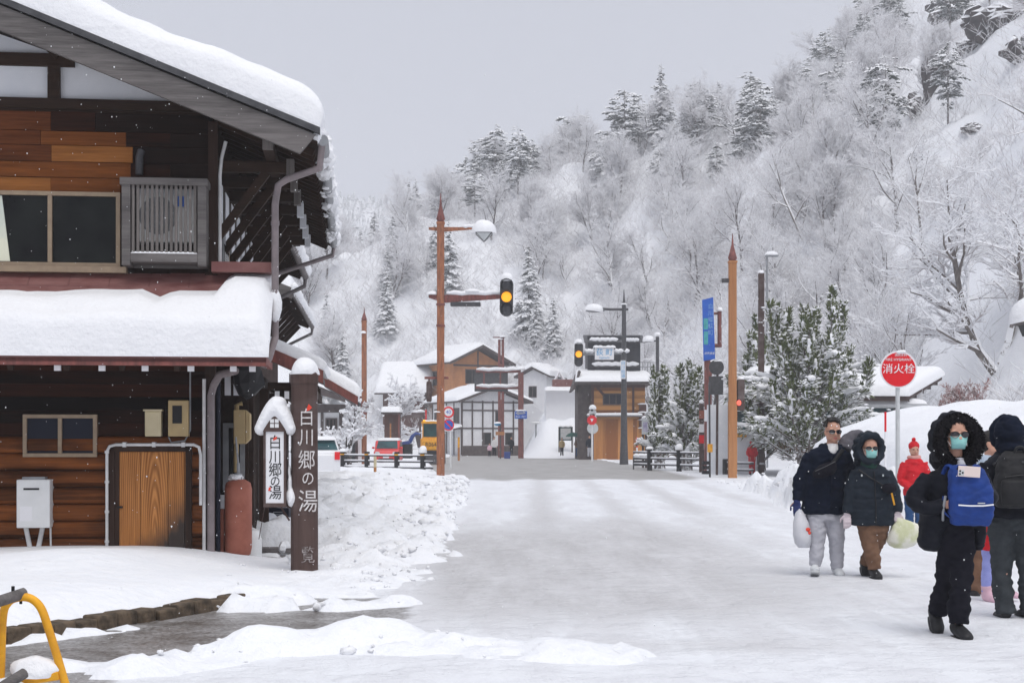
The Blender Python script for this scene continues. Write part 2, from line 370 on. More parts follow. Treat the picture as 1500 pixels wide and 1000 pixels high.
gx = axis_pts([(-420,-120,25),(-120,-40,4),(-40,-9,.9),(-9,-4.5,.22),(-4.5,1.2,.085),(1.2,6,.3),(6,9,.12),(9,17,.25),(17,80,1.1),(80,160,4),(160,420,20)])
gy = axis_pts([(-60,4,6),(4,8.5,.5),(8.5,20,.09),(20,34,.13),(34,56,.25),(56,100,.7),(100,190,1.4),(190,320,2.2),(320,1250,25)])
def fz_ground(X, Y): return ground_h(X, Y)
# snow with dark bare rock where the slope is broken
m, t, b = nodes('snow_cover'); b.inputs['Roughness'].default_value = .8; b.inputs['Specular IOR Level'].default_value = .12
v = mapped(t,(1,1,1)); n1_ = noise(t, v, 1.1, 6, .62); n2_ = noise(t, v, 7, 5, .6)
bn = N(t,'ShaderNodeBump'); bn.inputs['Strength'].default_value = .85; bn.inputs['Distance'].default_value = .10
t.links.new(mth(t,'ADD', n1_, mth(t,'MULTIPLY', n2_, .4)), bn.inputs['Height']); t.links.new(bn.outputs[0], b.inputs['Normal'])
t.links.new(mix(t, rng(t,n2_,.3,.7), (.81,.83,.87), SNOWC), b.inputs['Base Color']); M['snow_cover'] = m
ground, _, _ = grid_mesh('ground', gx, gy, fz_ground, M['snow_cover']); struct(ground)

# the road: packed snow, grey slush on the junction, wet asphalt on the drive
m, t, b = nodes('road_surface')
at = N(t,'ShaderNodeAttribute', attribute_name='wear'); sp = N(t,'ShaderNodeSeparateColor'); t.links.new(at.outputs['Color'], sp.inputs[0])
v = mapped(t,(1,1,1)); va = mapped(t,(1.0,.16,1)); vb = mapped(t,(.5,2.2,1))
na = noise(t, va, 1.9, 8, .66); nf = noise(t, v, 26, 5, .7); nm = noise(t, v, 2.2, 6, .6); ns = noise(t, vb, 1.6, 6, .65)
packed = mix(t, rng(t, mth(t,'ADD', na, mth(t,'MULTIPLY', nm, .35)), .52, .80), (.82,.84,.875), (.74,.75,.785))
grey = mix(t, rng(t, mth(t,'ADD', na, mth(t,'MULTIPLY', nf, .25)), .45, .8), (.50,.495,.505), (.66,.66,.68))
slush = mix(t, rng(t, mth(t,'ADD', ns, mth(t,'MULTIPLY', mth(t,'SUBTRACT', nf, .5), .3)), .34, .72), (.24,.23,.22), (.56,.555,.555))
asph = mix(t, rng(t, mth(t,'ADD', mth(t,'MULTIPLY', nf,.6), mth(t,'MULTIPLY', nm,.5)), .45, .66), (.085,.068,.056), (.40,.39,.39))
def masked(ch, nz, k, s=.16): return rng(t, mth(t,'ADD', sp.outputs[ch], mth(t,'MULTIPLY', mth(t,'SUBTRACT', nz, .5), k)), .5-s, .5+s)
c = mix(t, masked(0, na, 1.1, .3), packed, grey)
c = mix(t, masked(1, ns, 1.0, .2), c, slush)
wet = masked(2, nm, 1.3, .12); c = mix(t, wet, c, asph)
t.links.new(c, b.inputs['Base Color']); t.links.new(rng(t, wet, 0, 1, .6, .28), b.inputs['Roughness']); b.inputs['Specular IOR Level'].default_value = .25
bn = N(t,'ShaderNodeBump'); bn.inputs['Strength'].default_value = .8; bn.inputs['Distance'].default_value = .045
nk = noise(t, v, 5.5, 5, .6)
vo = N(t,'ShaderNodeTexVoronoi'); vo.inputs['Scale'].default_value = 3.4; t.links.new(v, vo.inputs['Vector']); pit = mth(t,'MULTIPLY', rng(t, vo.outputs['Distance'], .12, .34), rng(t, nm, .45, .6, 0., .5))
t.links.new(mth(t,'ADD', mth(t,'ADD', mth(t,'ADD', nm, pit), mth(t,'MULTIPLY', nk, .55)), mth(t,'MULTIPLY', nf, .3)), bn.inputs['Height']); t.links.new(bn.outputs[0], b.inputs['Normal'])
rx = axis_pts([(-16,-5,1),(-5,9,.16),(9,30,1)]); ry = axis_pts([(-20,7,2),(7,30,.18),(30,70,.5),(70,158,1.5)])
def road_z(X, Y): return np.maximum(0, fbm(X*.8, Y*.35, 3)*.018+fbm(X*2.6,Y*1.2+9,3)*.012) + .004
road, RX, RY = grid_mesh('road', rx, ry, road_z, m); struct(road)
ca = road.data.color_attributes.new('wear','FLOAT_COLOR','POINT')
wn_ = fbm(RX*.5,RY*.12,3)
w0 = .80*ss(9.5,14,RY)*ss(31,19,RY+wn_*10)*ss(-1.4,-.4,RX+.05*(RY-14))*ss(5.0,1.6,RX-.03*(RY-15)+wn_*1.2) + .62*np.exp(-((RX-(.2+.015*RY))/.45)**2)*ss(20,30,RY)+.55*np.exp(-((RX-(1.7+.02*RY))/.4)**2)*ss(20,30,RY)+.62*np.exp(-((RX-(3.0+.03*RY))/.45)**2)*ss(22,32,RY)+.5*np.exp(-((RX-(4.4+.04*RY))/.4)**2)*ss(26,36,RY)+.16*ss(9,11,RY)*ss(60,10,RY)+.40*np.exp(-(((RX-1.6)/1.1)**2+((RY-10.3)/.45)**2))
w1 = ss(50,57,RY+wn_*8)*ss(8.5,6.5,RX)
kx = RX - np.interp(RY,[6,9.2,11.2,13.4],[-2.4,-2.35,-.95,-.9])
w2 = ss(.35,-.35,kx+wn_*.8)*(RY < 13.6)*ss(14,13,RY)
cols = np.stack([np.clip(w0,0,1), w1, w2, np.ones_like(w0)],-1).astype(np.float32); ca.data.foreach_set('color', cols.reshape(-1))
# kerb of mossy stones along the yard
mb = MB(); rnd = random.Random(3)
for a, b_ in zip(KERB[:-1], KERB[1:]):
    a = Vector((*a,0)); b_ = Vector((*b_,0)); L = (b_-a).length; n = max(2,int(L/.22))
    for i in range(n):
        p = a.lerp(b_, (i+.5)/n); q = (b_-a).normalized(); s = q.cross(Vector((0,0,1)))
        hgt = rnd.uniform(.085,.13); p = p + s*rnd.uniform(-.01,.02)
        mb.beam(p-q*(L/n*.49)+Vector((0,0,hgt/2-.02)), p+q*(L/n*.49)+Vector((0,0,hgt/2-.02+rnd.uniform(-.01,.01))), rnd.uniform(.16,.2), hgt+.04)
struct(mb.build('kerb', M['stone'], bevel=.018))

# ---------------------------------------------------------------- the wooden house at the left
HA = math.radians(6.3); HC = Vector(((313-750)*17/F, 17, 0)); ca_, sa_ = math.cos(HA), math.sin(HA)
def HF(u, v, yl=0.):
    k = (u-750)/F; x = (k*HC.y+k*yl*ca_-HC.x+yl*sa_)/(ca_-k*sa_); Y = HC.y+x*sa_+yl*ca_
    return x, EYE+(645-v)*Y/F
def HS(u, v, x):
    k = (u-750)/F; yl = (HC.x+x*ca_-k*(HC.y+x*sa_))/(sa_+k*ca_); Y = HC.y+x*sa_+yl*ca_
    return yl, EYE+(645-v)*Y/F
house = thing('wooden_house', 'dark timber house with orange weathered log walls and a thick snow roof beside the road', 'house', HC, HA)
W0 = -9.0; DEP = 6.6
zE = HF(465,195,-.9)[1]; xE = HF(465,195,-.9)[0]; SL = .39          # roof edge
def roofz(x): return zE + (xE-x)*SL if x > -4.5 else zE+(xE+4.5)*SL-( -4.5-x)*SL
# walls
z1 = HF(200,645)[1]; z2 = HF(200,527)[1]
mb = MB(); zt = z1+.02                                            # lower part: round logs
rh = .2; k = 0
z = -.05
while z < zt-.02:
    q = [(0.0,z)]+[(-.085*math.sin(math.pi*i/8)**.8, z+rh*(.5-.5*math.cos(math.pi*i/8))) for i in range(1,8)]+[(0.0,z+rh),(.12,z+rh),(.12,z)]
    mb.prism(q,'x',W0,-.10); z += rh
zlog = z
mb.build('log_wall', M['log'], house, smooth=True)
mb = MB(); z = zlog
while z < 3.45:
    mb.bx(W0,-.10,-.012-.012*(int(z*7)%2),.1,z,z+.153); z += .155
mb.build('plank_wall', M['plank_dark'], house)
zU0 = HF(150,402)[1]; zU1 = HF(150,160)[1]
mb = MB(); z = zU0
def board(nm, d, l, thr=.55): return wood_mat(nm, d, l, 'x', 13, thr=thr)
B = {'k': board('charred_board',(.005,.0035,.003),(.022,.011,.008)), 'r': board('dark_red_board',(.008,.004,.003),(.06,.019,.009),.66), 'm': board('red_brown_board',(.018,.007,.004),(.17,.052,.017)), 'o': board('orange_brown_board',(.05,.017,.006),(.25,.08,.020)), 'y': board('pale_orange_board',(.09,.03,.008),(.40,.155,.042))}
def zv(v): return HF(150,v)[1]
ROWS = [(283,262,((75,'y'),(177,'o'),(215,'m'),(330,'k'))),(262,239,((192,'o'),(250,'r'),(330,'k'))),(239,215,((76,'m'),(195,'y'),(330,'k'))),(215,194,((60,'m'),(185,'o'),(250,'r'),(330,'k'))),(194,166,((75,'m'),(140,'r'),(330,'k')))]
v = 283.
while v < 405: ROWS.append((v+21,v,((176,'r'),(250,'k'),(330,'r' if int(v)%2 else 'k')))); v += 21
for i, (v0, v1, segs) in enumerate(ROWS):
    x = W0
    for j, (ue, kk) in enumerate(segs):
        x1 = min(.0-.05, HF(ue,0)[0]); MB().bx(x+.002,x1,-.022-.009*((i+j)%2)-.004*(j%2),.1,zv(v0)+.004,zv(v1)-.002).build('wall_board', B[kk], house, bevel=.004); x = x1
MB().bx(W0,-.05,-.006,.1,zU0,zU1).build('upper_wall', M['darkwood'], house)
# gable: white plaster with black timbers
zg = zU1+.06
mb = MB(); mb.prism([(W0,zg),(HF(300,150)[0],zg),(-4.5,roofz(-4.5)-.3),(W0,roofz(W0)-.3)],'y',.0,.1); mb.build('gable_plaster', M['plaster'], house)
mb = MB(); zb = HF(100,90)[1]
mb.bx(W0,.0,-.07,.05,zU1-.02,zU1+.10); mb.bx(W0,HF(110,90)[0],-.05,.02,zb-.075,zb+.075)
xp = HF(80,100)[0]; mb.bx(xp-.07,xp+.07,-.06,.02,zU1,roofz(xp)-.3); mb.bx(xp-2.2,xp-2.06,-.06,.02,zU1,roofz(xp-2.1)-.3)
xb = HF(108,95)[0]; mb.beam((xb-.45,-.03,zb+.32),(xb-.15,-.03,zb+.05),.1,.12)
mb.build('gable_timber', M['darkwood'], house)
# corner posts and the dark return walls
mb = MB(); mb.bx(-.10,.02,-.05,.1,-.05,3.5); mb.bx(-.06,.05,-.05,.08,zU0-.1,roofz(0)-.2); mb.build('corner_post', M['darkwood_z'], house)
mb = MB(); mb.bx(-.1,0,.1,DEP,-.05,2.35); mb.bx(W0,-.0,DEP,DEP+.1,-.05,4.6); mb.bx(W0,W0+.1,.1,DEP,-.05,4.6)
mb.bx(-.1,0,.1,DEP,2.35,3.45); mb.bx(-.1,0,.1,DEP,4.28,roofz(0)-.12); mb.bx(-.1,-.02,.1,DEP,3.45,4.28); mb.build('side_wall', M['darkwood_y'], house)
mb = MB(); rnd = random.Random(5)                                  # white plaster fields between the posts upstairs
for i in range(7):
    y = .25+i*.9; MB().bx(-.02,.012,y+.32,y+.82,3.95+.05,4.72).build('plaster_panel', M['plaster'], house)
mb = MB()
for i in range(5): y = .3+i*1.1; MB().bx(-.02,.03,y,y+.42,3.42,4.0).build('shutter', M['beigeframe'], house)
for i in range(3):
    y = .76+i*1.5; f = MB().bx(-.02,.05,y,y+.75,3.4,4.02).build('window', M['grey'], house); MB().bx(.05,.056,y+.06,y+.69,3.46,3.96).build('pane', M['glass'], f)
# roof deck, barge boards, eave parts
YF, YB = -.9, HS(484,335,xE)[0]
mb = MB(); th = .12
for s in (1,):
    mb.prism([(xE,zE),(-4.5,roofz(-4.5)),(-10.3,roofz(-10.3)),(-10.3,roofz(-10.3)-th),(-4.5,roofz(-4.5)-th),(xE,zE-th)],'y',YF+.07,YB)
mb.build('roof', M['darkwood_y'], house)
n_ = Vector((SL,0,1)).normalized()
mb = MB(); mb.prism([(xE-.02,zE-.02),(-4.5,roofz(-4.5)-.02),(-4.5,roofz(-4.5)-.30),(xE-.20,zE-.235)],'y',YF,YF+.07); mb.prism([(-4.5,roofz(-4.5)-.02),(-10.3,roofz(-10.3)),(-10.3,roofz(-10.3)-.3),(-4.5,roofz(-4.5)-.30)],'y',YF,YF+.07)
mb.build('barge_board', M['greywood'], house)
mb = MB(); mb.prism([(xE+.03,zE-.015),(-4.5,roofz(-4.5)+.0),(-4.5,roofz(-4.5)+.075),(xE+.03,zE+.06)],'y',YF-.03,YF+.3); mb.build('roof_edge', M['darkgrey'], house)
up = (-.0,0,1)
mb = MB(); mb.slab((-4.6,YF-.02,roofz(-4.6)+.07),(xE+.03,YF-.02,zE+.055),(xE+.03,YB-.2,zE+.055),(-4.6,YB-.2,roofz(-4.6)+.07),.60,nu=70,nv=36,rough=.2,seed=3,p=14,over=.03,edge=.36)
mb.slab((-10.2,YF,roofz(-10.2)+.07),(-4.5,YF,roofz(-4.5)+.07),(-4.5,YB,roofz(-4.5)+.07),(-10.2,YB,roofz(-10.2)+.07),.5,nu=20,nv=20,seed=5)
mb.build('roof_snow', M['roof_snow'], house, smooth=True, auto=False)
mb = MB()                                                          # rafters under the overhang
y = YF+.3
while y < YB-.1:
    mb.beam((.05,y,roofz(.05)-.17),(xE-.05,y,zE-.17),.05,.08); y += .3
mb.build('rafter', M['darkwood'], house)
for i in range(7):
    y = .05+i*1.05; br = MB()
    br.beam((.02,y,3.9),(.62,y,4.72),.09,.10); br.beam((0,y,4.78),(.86,y,4.78),.10,.13)
    br.build('eave_bracket', M['darkwood'], house)
mb = MB()
for i in range(7):
    y = .05+i*1.05; MB().bx(.86,.95,y-.065,y+.065,4.68,4.88).build('beam_end', M['plaster'] if i > 2 else M['greywood_z'], house)
MB().bx(.62,.74,YF+.2,YF+.24,4.85,5.0).build('beam_end', M['greywood_z'], house)
MB().bx(.62,.74,YF+.24,YB-.2,4.85,4.97).build('purlin', M['darkwood_y'], house)
gt = MB(); gxp = xE+.06                                           # gutter along the eave with snow pushed over it
gt.tube([(gxp,YF+.1,zE-.06),(gxp,YB,zE-.10)],.065,10); gt.build('gutter', M['grey'], house, smooth=True)
sb = MB(); rnd = random.Random(8)
for i in range(150):
    y = rnd.uniform(YF+.15,YB); q = .5+.5*math.sin(y*2.3)+.3*math.sin(y*5.1); r = rnd.uniform(.035,.10)*(.7+.5*q); sb.ell((gxp+rnd.uniform(-.08,.05),y,zE+rnd.uniform(-.10,.09)),(.05+r*.35,r*1.5,.04+r*.8),9,6,rough=.4,seed=i)
sb.build('eave_snow', M['roof_snow'], house, smooth=True)
dp = MB(); a = HF(463,243,-.75); b2 = HF(405,268,-.35); c2 = HF(403,495,-.35); d2 = HF(393,524,-.6)
dp.tube([(xE+.05,YF+.15,zE-.1),(xE+.02,YF+.18,a[1]-.02),(b2[0]+.12,-.4,b2[1]+.035),(b2[0]+.02,-.36,b2[1]-.03),(c2[0],-.35,b2[1]-.25),(c2[0],-.35,c2[1])],.042,10)
dp.tube([(c2[0],-.35,c2[1]),(d2[0],-.5,d2[1]),(d2[0]-.06,-.55,d2[1]-.1)],.042,10)
for zz in (b2[1]-.5,c2[1]+.5): dp.lathe([(.05,0),(.05,.05)],10,(c2[0],-.35,zz))
yb2 = YB; pr = HS(400,365,.3)
MB().tube([(gxp,YB,zE-.1),(gxp-.02,YB,zE-.28),(.35,YB-.1,zE-.62)],.04,8).build('downpipe', M['pipe'], house, smooth=True)
dp.build('downpipe', M['pipe'], house, smooth=True)
dsn = MB().ell((c2[0]+.0,-.35,HF(403,440)[1]-.1),(.075,.08,.22),10,8,rough=.2,seed=3); dsn.build('pipe_snow', M['roof_snow'], house, smooth=True)
# skirt roof between the storeys
yE2 = -1.2; zs = HF(200,527,yE2)[1]+.04; zw = HF(200,398)[1]; xR = HF(390,525,yE2)[0]
def q2(x, y, dz=0): return (x, y, lerp(zw, zs, y/yE2)+dz)
mb = MB(); mb.add([q2(W0,0),q2(xR,0),q2(xR,yE2),q2(W0,yE2),q2(W0,0,-.06),q2(xR,0,-.06),q2(xR,yE2,-.06),q2(W0,yE2,-.06)],[(0,1,2,3),(7,6,5,4),(3,2,6,7),(1,5,6,2),(0,4,5,1),(0,3,7,4)])
for i in range(5):
    y0 = yE2*(i/5); y1_ = yE2*((i+1)/5); 
    for j in range(24):
        x0 = W0+j*.46+(i%2)*.23
        if x0+.45 < xR: mb.add([q2(x0,y0,.006),q2(x0+.45,y0,.006),q2(x0+.45,y1_,.02),q2(x0,y1_,.02),q2(x0+.45,y1_,.0),q2(x0,y1_,.0)],[(0,1,2,3),(3,2,4,5)])
mb.bx(0.,xR,-.28,-.0,zw-.02,zw+.1)
mb.build('skirt_roof', M['iron_red'], house)
mb = MB(); xm = HF(325,410)[0]
vs = []; NU, NV = 90, 14                                           # snow slid down off the metal, ragged at its upper edge
for i in range(NU+1):
    x = lerp(W0, xR+.03, i/NU); px = 313+x*122
    dip = .27+.03*math.sin(x*2.1)+.10*math.exp(-((px-240)/16)**2)*1.0 + float(fbm(np.array(x*3.),np.array(2.),3))*.08
    if px > 322: dip = lerp(.27, .02, float(ss(318,345,px)))
    for j in range(NV+1):
        tt = j/NV; s_ = lerp(dip, 1.03, 1-(1-tt)**1.6); y = yE2*s_
        e = (max(0,1-abs(2*tt-1)**6))**.4 * (max(0,1-max(0,(i/NU-.5)*2)**60))**.4
        e2 = float(ss(-.06,.55,s_-dip))
        nz = float(fbm(np.array(x*1.3),np.array(y*2.+4),3))
        zz = lerp(zw, zs, s_)+.03+ (.37+nz*.12)*e*e2
        vs.append((x + (.04*e if i == NU else 0), y-(.06*math.sin(tt*math.pi) if tt > .7 else 0), zz))
fs = []
for i in range(NU):
    for j in range(NV): k = i*(NV+1)+j; fs.append((k,k+NV+1,k+NV+2,k+1))
mb.add(vs, fs); mb.build('skirt_snow', M['roof_snow'], house, smooth=True, auto=False)
mb = MB(); mb.bx(W0,xR,yE2+.0,yE2+.05,zs-.10,zs-.02); mb.bx(xR-.05,xR,yE2+.05,0,zs-.08,zs-.0); mb.build('skirt_fascia', M['redpole'], house)
mb = MB()
for u in (85,150,213,280,342,370): x = HF(u,530,yE2+.1)[0]; MB().bx(x-.035,x+.035,yE2+.06,yE2+.1,zs-.16,zs-.10).build('rafter_end', M['signwhite'], house)
mb = MB()
for i in range(15): x = W0+.3+i*.6; mb.beam((x,-.02,zw-.2),(x,yE2+.1,zs-.13),.06,.08)
mb.build('skirt_rafter', M['darkwood_y'], house)
# windows
def window(x0, x1, zb_, zt_, fr, gl, name='window', bars=1, fw=.045, y=-.07, par=None):
    f = MB(); par = par or house
    f.bx(x0,x1,y,.0,zb_,zb_+fw); f.bx(x0,x1,y,.0,zt_-fw,zt_); f.bx(x0,x0+fw,y,.0,zb_+fw,zt_-fw); f.bx(x1-fw,x1,y,.0,zb_+fw,zt_-fw)
    for i in range(bars): x = lerp(x0,x1,(i+1)/(bars+1)); f.bx(x-fw*.5,x+fw*.5,y-.004,.0,zb_+fw,zt_-fw)
    o = f.build(name, fr, par, bevel=.004)
    MB().bx(x0+fw,x1-fw,y+.035,y+.04,zb_+fw,zt_-fw).build('pane', gl, o); return o
a = HF(-60,390); b2 = HF(178,284); wo = window(HF(-28,390)[0],b2[0],a[1],b2[1],M['beigeframe'],M['glass'],fw=.05,y=-.10)
xm0 = HF(13,330)[0]; MB().prism([(HF(-25,0)[0],a[1]+.06),(HF(13,0)[0]+.03,a[1]+.06),(HF(5,0)[0],b2[1]-.06),(HF(-25,0)[0],b2[1]-.06)],'y',-.075,-.068).build('curtain', M['curtain'], wo)
MB().bx(HF(-28,0)[0]-.05,b2[0]+.08,-.16,-.03,a[1]-.07,a[1]).build('sill', M['beigeframe'], wo)
a = HF(36,669); b2 = HF(144,607); window(a[0],b2[0],a[1],b2[1],M['beigeframe'],M['darkpipe'],y=-.10)
# slatted box round the air-conditioner upstairs
bx_ = MB(); a = HF(178,388,-.35); b2 = HF(302,262,-.35); yq = -.35
for x0, x1 in ((a[0],a[0]+.10),(b2[0]-.10,b2[0])): bx_.bx(x0,x1,yq,-.05,a[1],b2[1])
bx_.bx(a[0]-.02,b2[0]+.02,yq-.02,-.05,b2[1]-.085,b2[1]); bx_.bx(a[0]+.1,b2[0]-.1,yq,-.05,a[1]+.04,a[1]+.14); bx_.bx(a[0],b2[0],-.06,-.035,a[1],b2[1])
box_o = bx_.build('slat_box', M['greywood'], house, bevel=.006)
sl_ = MB(); n = 14
for i in range(n): x = lerp(a[0]+.13,b2[0]-.13,i/(n-1)); sl_.bx(x-.016,x+.016,yq+.01,yq+.03,a[1]+.14,b2[1]-.085)
sl_.build('slat', M['greywood_z'], box_o)
ac = MB(); ac.bx(a[0]+.16,b2[0]-.14,yq+.07,-.06,a[1]+.28,b2[1]-.11); aco = ac.build('air_conditioner', M['white'], box_o, bevel=.01)
cx = lerp(a[0],b2[0],.42); cz = lerp(a[1],b2[1],.58); fn = MB()
for r in (.06,.11,.16,.21): fn.tube([(cx+r*math.cos(i*math.pi/10),yq+.065,cz+r*math.sin(i*math.pi/10)) for i in range(21)],.006,5)
fn.prism([(cx+.22*math.cos(i*math.pi/12),cz+.22*math.sin(i*math.pi/12)) for i in range(24)],'y',yq+.066,yq+.072); fn.build('fan_grille', M['grey'], aco)
st_ = MB().bx(b2[0]-.36,b2[0]-.32,yq+.055,yq+.07,b2[1]-.32,b2[1]-.2); st_.bx(b2[0]-.28,b2[0]-.24,yq+.055,yq+.07,b2[1]-.32,b2[1]-.2); st_.build('badge', M['signblue'], aco)
sn = MB().slab((a[0]+.1,yq,a[1]+.14),(b2[0]-.1,yq,a[1]+.14),(b2[0]-.1,yq+.1,a[1]+.14),(a[0]+.1,yq+.1,a[1]+.14),.025,nu=14,nv=4); sn.build('box_snow', M['roof_snow'], box_o, smooth=True)
a = HF(206,258); MB().tube([(a[0],-.1,a[1]),(a[0],-.1,HF(0,228)[1]),(a[0]+.02,-.08,HF(0,218)[1])],.045,8).build('vent_pipe', M['darkgrey'], house, smooth=True)
# door, its pipe surround, meters, water heater
a = HF(163,800); b2 = HF(295,652); y = -.125
dr = MB(); dr.bx(a[0]-.02,a[0]+.06,y-.02,.0,-.05,b2[1]); dr.bx(b2[0]-.17,b2[0]-.10,y-.02,.0,-.05,b2[1]); dr.bx(a[0]-.02,b2[0]-.1,y-.02,.0,b2[1]-.07,b2[1]); dr.bx(a[0]+.06,a[0]+.11,y,.0,-.05,b2[1]-.07)
do = dr.build('door', M['darkwood_z'], house)
xs = [a[0]+.11, HF(208,0)[0], HF(248,0)[0], HF(272,0)[0], b2[0]-.17]
for i in range(4):
    MB().bx(xs[i]+.003,xs[i+1]-.003,y+.012-.004*(i%2),0,-.05,b2[1]-.075).build('door_board', M['doorwood'] if i < 3 else M['greywood_z'], do)
MB().bx(HF(174,0)[0],HF(182,0)[0],y-.02,y+.02,HF(0,744)[1],HF(0,741)[1]).build('door_handle', M['black'], do)
m, t, b = nodes('worn_door_wood'); b.inputs['Roughness'].default_value = .62; b.inputs['Specular IOR Level'].default_value = .2
tc = N(t,'ShaderNodeTexCoord'); sp = N(t,'ShaderNodeSeparateXYZ'); t.links.new(tc.outputs['Object'], sp.inputs[0])
wv = N(t,'ShaderNodeTexWave', wave_type='RINGS', rings_direction='Y'); wv.inputs['Scale'].default_value = 8.5; wv.inputs['Distortion'].default_value = 1.3; wv.inputs['Detail'].default_value = 3; wv.inputs['Detail Scale'].default_value = 1.2
mp = N(t,'ShaderNodeMapping'); mp.inputs['Scale'].default_value = (1.6,1,.17); mp.inputs['Location'].default_value = (-1.6*HF(229,0)[0],0,-.17*HF(0,790)[1]); t.links.new(tc.outputs['Object'], mp.inputs[0]); t.links.new(mp.outputs[0], wv.inputs['Vector'])
g = noise(t, mapped(t,(30,30,1.5)), 1, 5, .6)
c = mix(t, rng(t, mth(t,'ADD', mth(t,'MULTIPLY', wv.outputs['Fac'], .38), mth(t,'MULTIPLY', g, .75)), .25, .85), (.22,.075,.018), (.58,.25,.075))
mo = noise(t, mapped(t,(3,3,1.2)), 2, 5); worn = mth(t,'ADD', mth(t,'SUBTRACT', mth(t,'MULTIPLY', sp.outputs[0], 1.2), sp.outputs[2]), mth(t,'MULTIPLY', mo, .7))
c = mix(t, rng(t, worn, -1.05, -.55), c, (.05,.038,.033)); t.links.new(c, b.inputs['Base Color'])
for ch in do.children:
    if ch.name.startswith('door_board'): ch.data.materials[0] = m
fr = MB(); r = .018; x0, x1, zt_ = HF(160,0)[0], HF(296,0)[0]-.0, HF(0,651)[1]
fr.tube([(x0,-.16,-.05),(x0,-.16,zt_-.08),(x0+.03,-.16,zt_-.02),(x0+.1,-.16,zt_),(x1-.08,-.16,zt_),(x1-.02,-.16,zt_-.03),(x1,-.16,zt_-.12),(x1,-.16,zt_-.35),(x1,-.16,HF(0,740)[1])],r,8)
for i in range(4): fr.lathe([(.026,0),(.026,.03)],8,(x0,-.16,.3+i*.35))
for i in range(3): x = lerp(x0+.1,x1-.1,(i+.3)/2.6); fr.bx(x-.02,x+.02,-.185,-.08,zt_-.028,zt_+.028)
fr.build('conduit', M['whitepipe'], house, smooth=True)
def box_on_wall(u0,v0,u1,v1,dep,m,name,y=0):
    a = HF(u0,v1,y-dep); b = HF(u1,v0,y-dep); o = MB().bx(a[0],b[0],y-dep,y,a[1],b[1]).build(name, m, house, bevel=.012); return o, a, b
o, a, b2 = box_on_wall(212,602,236,639,.14,M['cream'],'meter_box'); MB().bx(a[0]-.015,b2[0]+.015,-.17,0,b2[1],b2[1]+.02).build('meter_lid', M['cream'], o)
o, a, b2 = box_on_wall(246,586,276,639,.15,M['tan'],'electricity_meter'); xx = lerp(a[0],b2[0],.22); MB().bx(xx,xx+.11,-.158,-.15,lerp(a[1],b2[1],.36),lerp(a[1],b2[1],.85)).build('meter_window', M['black'], o)
cb = MB(); x = HF(280,0)[0]; cb.tube([(x,-.1,zs-.1),(x,-.1,HF(0,630)[1]),(x-.06,-.1,HF(0,645)[1]),(x-.22,-.1,HF(0,648)[1]),(x-.25,-.1,HF(0,640)[1])],.009,6); cb.build('cable', M['grey'], house, smooth=True)
o, a, b2 = box_on_wall(24,702,73,773,.24,M['white'],'water_heater')
MB().bx(a[0]+.08,b2[0]-.12,-.247,-.24,b2[1]-.12,b2[1]-.098).build('heater_slot', M['black'], o); MB().bx(a[0]+.06,b2[0]-.06,-.22,-.05,b2[1],b2[1]+.03).build('heater_flue', M['grey'], o)
MB().bx(a[0]+.04,a[0]+.18,-.243,-.24,a[1]+.08,a[1]+.25).build('heater_label', M['signwhite'], o)
hp = MB(); hp.tube([(a[0]+.08,-.12,a[1]),(a[0]+.13,-.1,a[1]-.28)],.028,8); hp.tube([(a[0]+.27,-.12,a[1]),(a[0]+.21,-.1,a[1]-.28)],.028,8); hp.tube([(a[0]+.36,-.12,a[1]),(a[0]+.36,-.1,a[1]-.3)],.012,6); hp.build('heater_pipe', M['whitepipe'], o, smooth=True)
# rain pipes at the corner
rp = MB(); a = HF(303,0); xx = HF(309,0,-.08)[0]
rp.tube([(HF(345,0,-.7)[0],-.7,zs-.13),(HF(325,0)[0],-.3,zs-.16),(xx+.03,-.08,zs-.28),(xx,-.08,zs-.4),(xx,-.08,-.1)],.045,10); rp.build('rain_pipe', M['pipe'], house, smooth=True)
rp = MB(); xx = HF(299,0,-.08)[0]; rp.tube([(xx,-.08,zs-.2),(xx,-.08,-.1)],.022,8); rp.build('vent_tube', M['whitepipe'], house, smooth=True)
rp = MB(); xx = HF(319,0,-.0)[0]; rp.tube([(xx,.02,zs-.2),(xx,.02,-.1)],.03,8); rp.build('drain_tube', M['darkpipe'], house, smooth=True)
up_ = MB(); a = HF(328,200); x = HF(322,0)[0]; up_.tube([(x+.07,.0,HF(0,200)[1]),(x+.02,.0,HF(0,225)[1]),(x,.0,HF(0,250)[1]),(x,.0,zw+.1)],.022,8); up_.build('wall_pipe', M['whitepipe'], house, smooth=True)
# ground-floor side: annexe with windows, lattice, meters
mb = MB(); mb.bx(0,.34,.9,1.0,-.05,2.4); mb.bx(.3,.4,1.0,5.4,-.05,2.4); mb.bx(0,.42,.35,.95,2.2,2.45); mb.build('annexe_wall', M['darkwood_y'], house)
fw_ = MB(); fw_.bx(.03,.10,.86,.9,.95,1.72); fw_.bx(.24,.3,.86,.9,.95,1.72); fw_.bx(.10,.24,.86,.9,1.66,1.72); fw_.bx(.03,.3,.84,.9,.88,.95); wo = fw_.build('window', M['grey'], house); MB().bx(.10,.24,.875,.895,.95,1.66).build('pane', M['glass'], wo)
mb = MB().bx(.0,.36,.8,.895,-.05,.82); mb.build('concrete_plinth', M['plaster'], house)
mb = MB(); a = HF(342,650,.5); b2 = HF(364,600,.5); mb.bx(a[0],b2[0]-.04,.5,.72,a[1],b2[1]); mb.prism([(b2[0]-.04,a[1]),(b2[0]+.02,a[1]+.06),(b2[0]+.02,b2[1]-.05),(b2[0]-.04,b2[1])],'y',.5,.72); o = mb.build('gas_meter', M['tan'], house, bevel=.01)
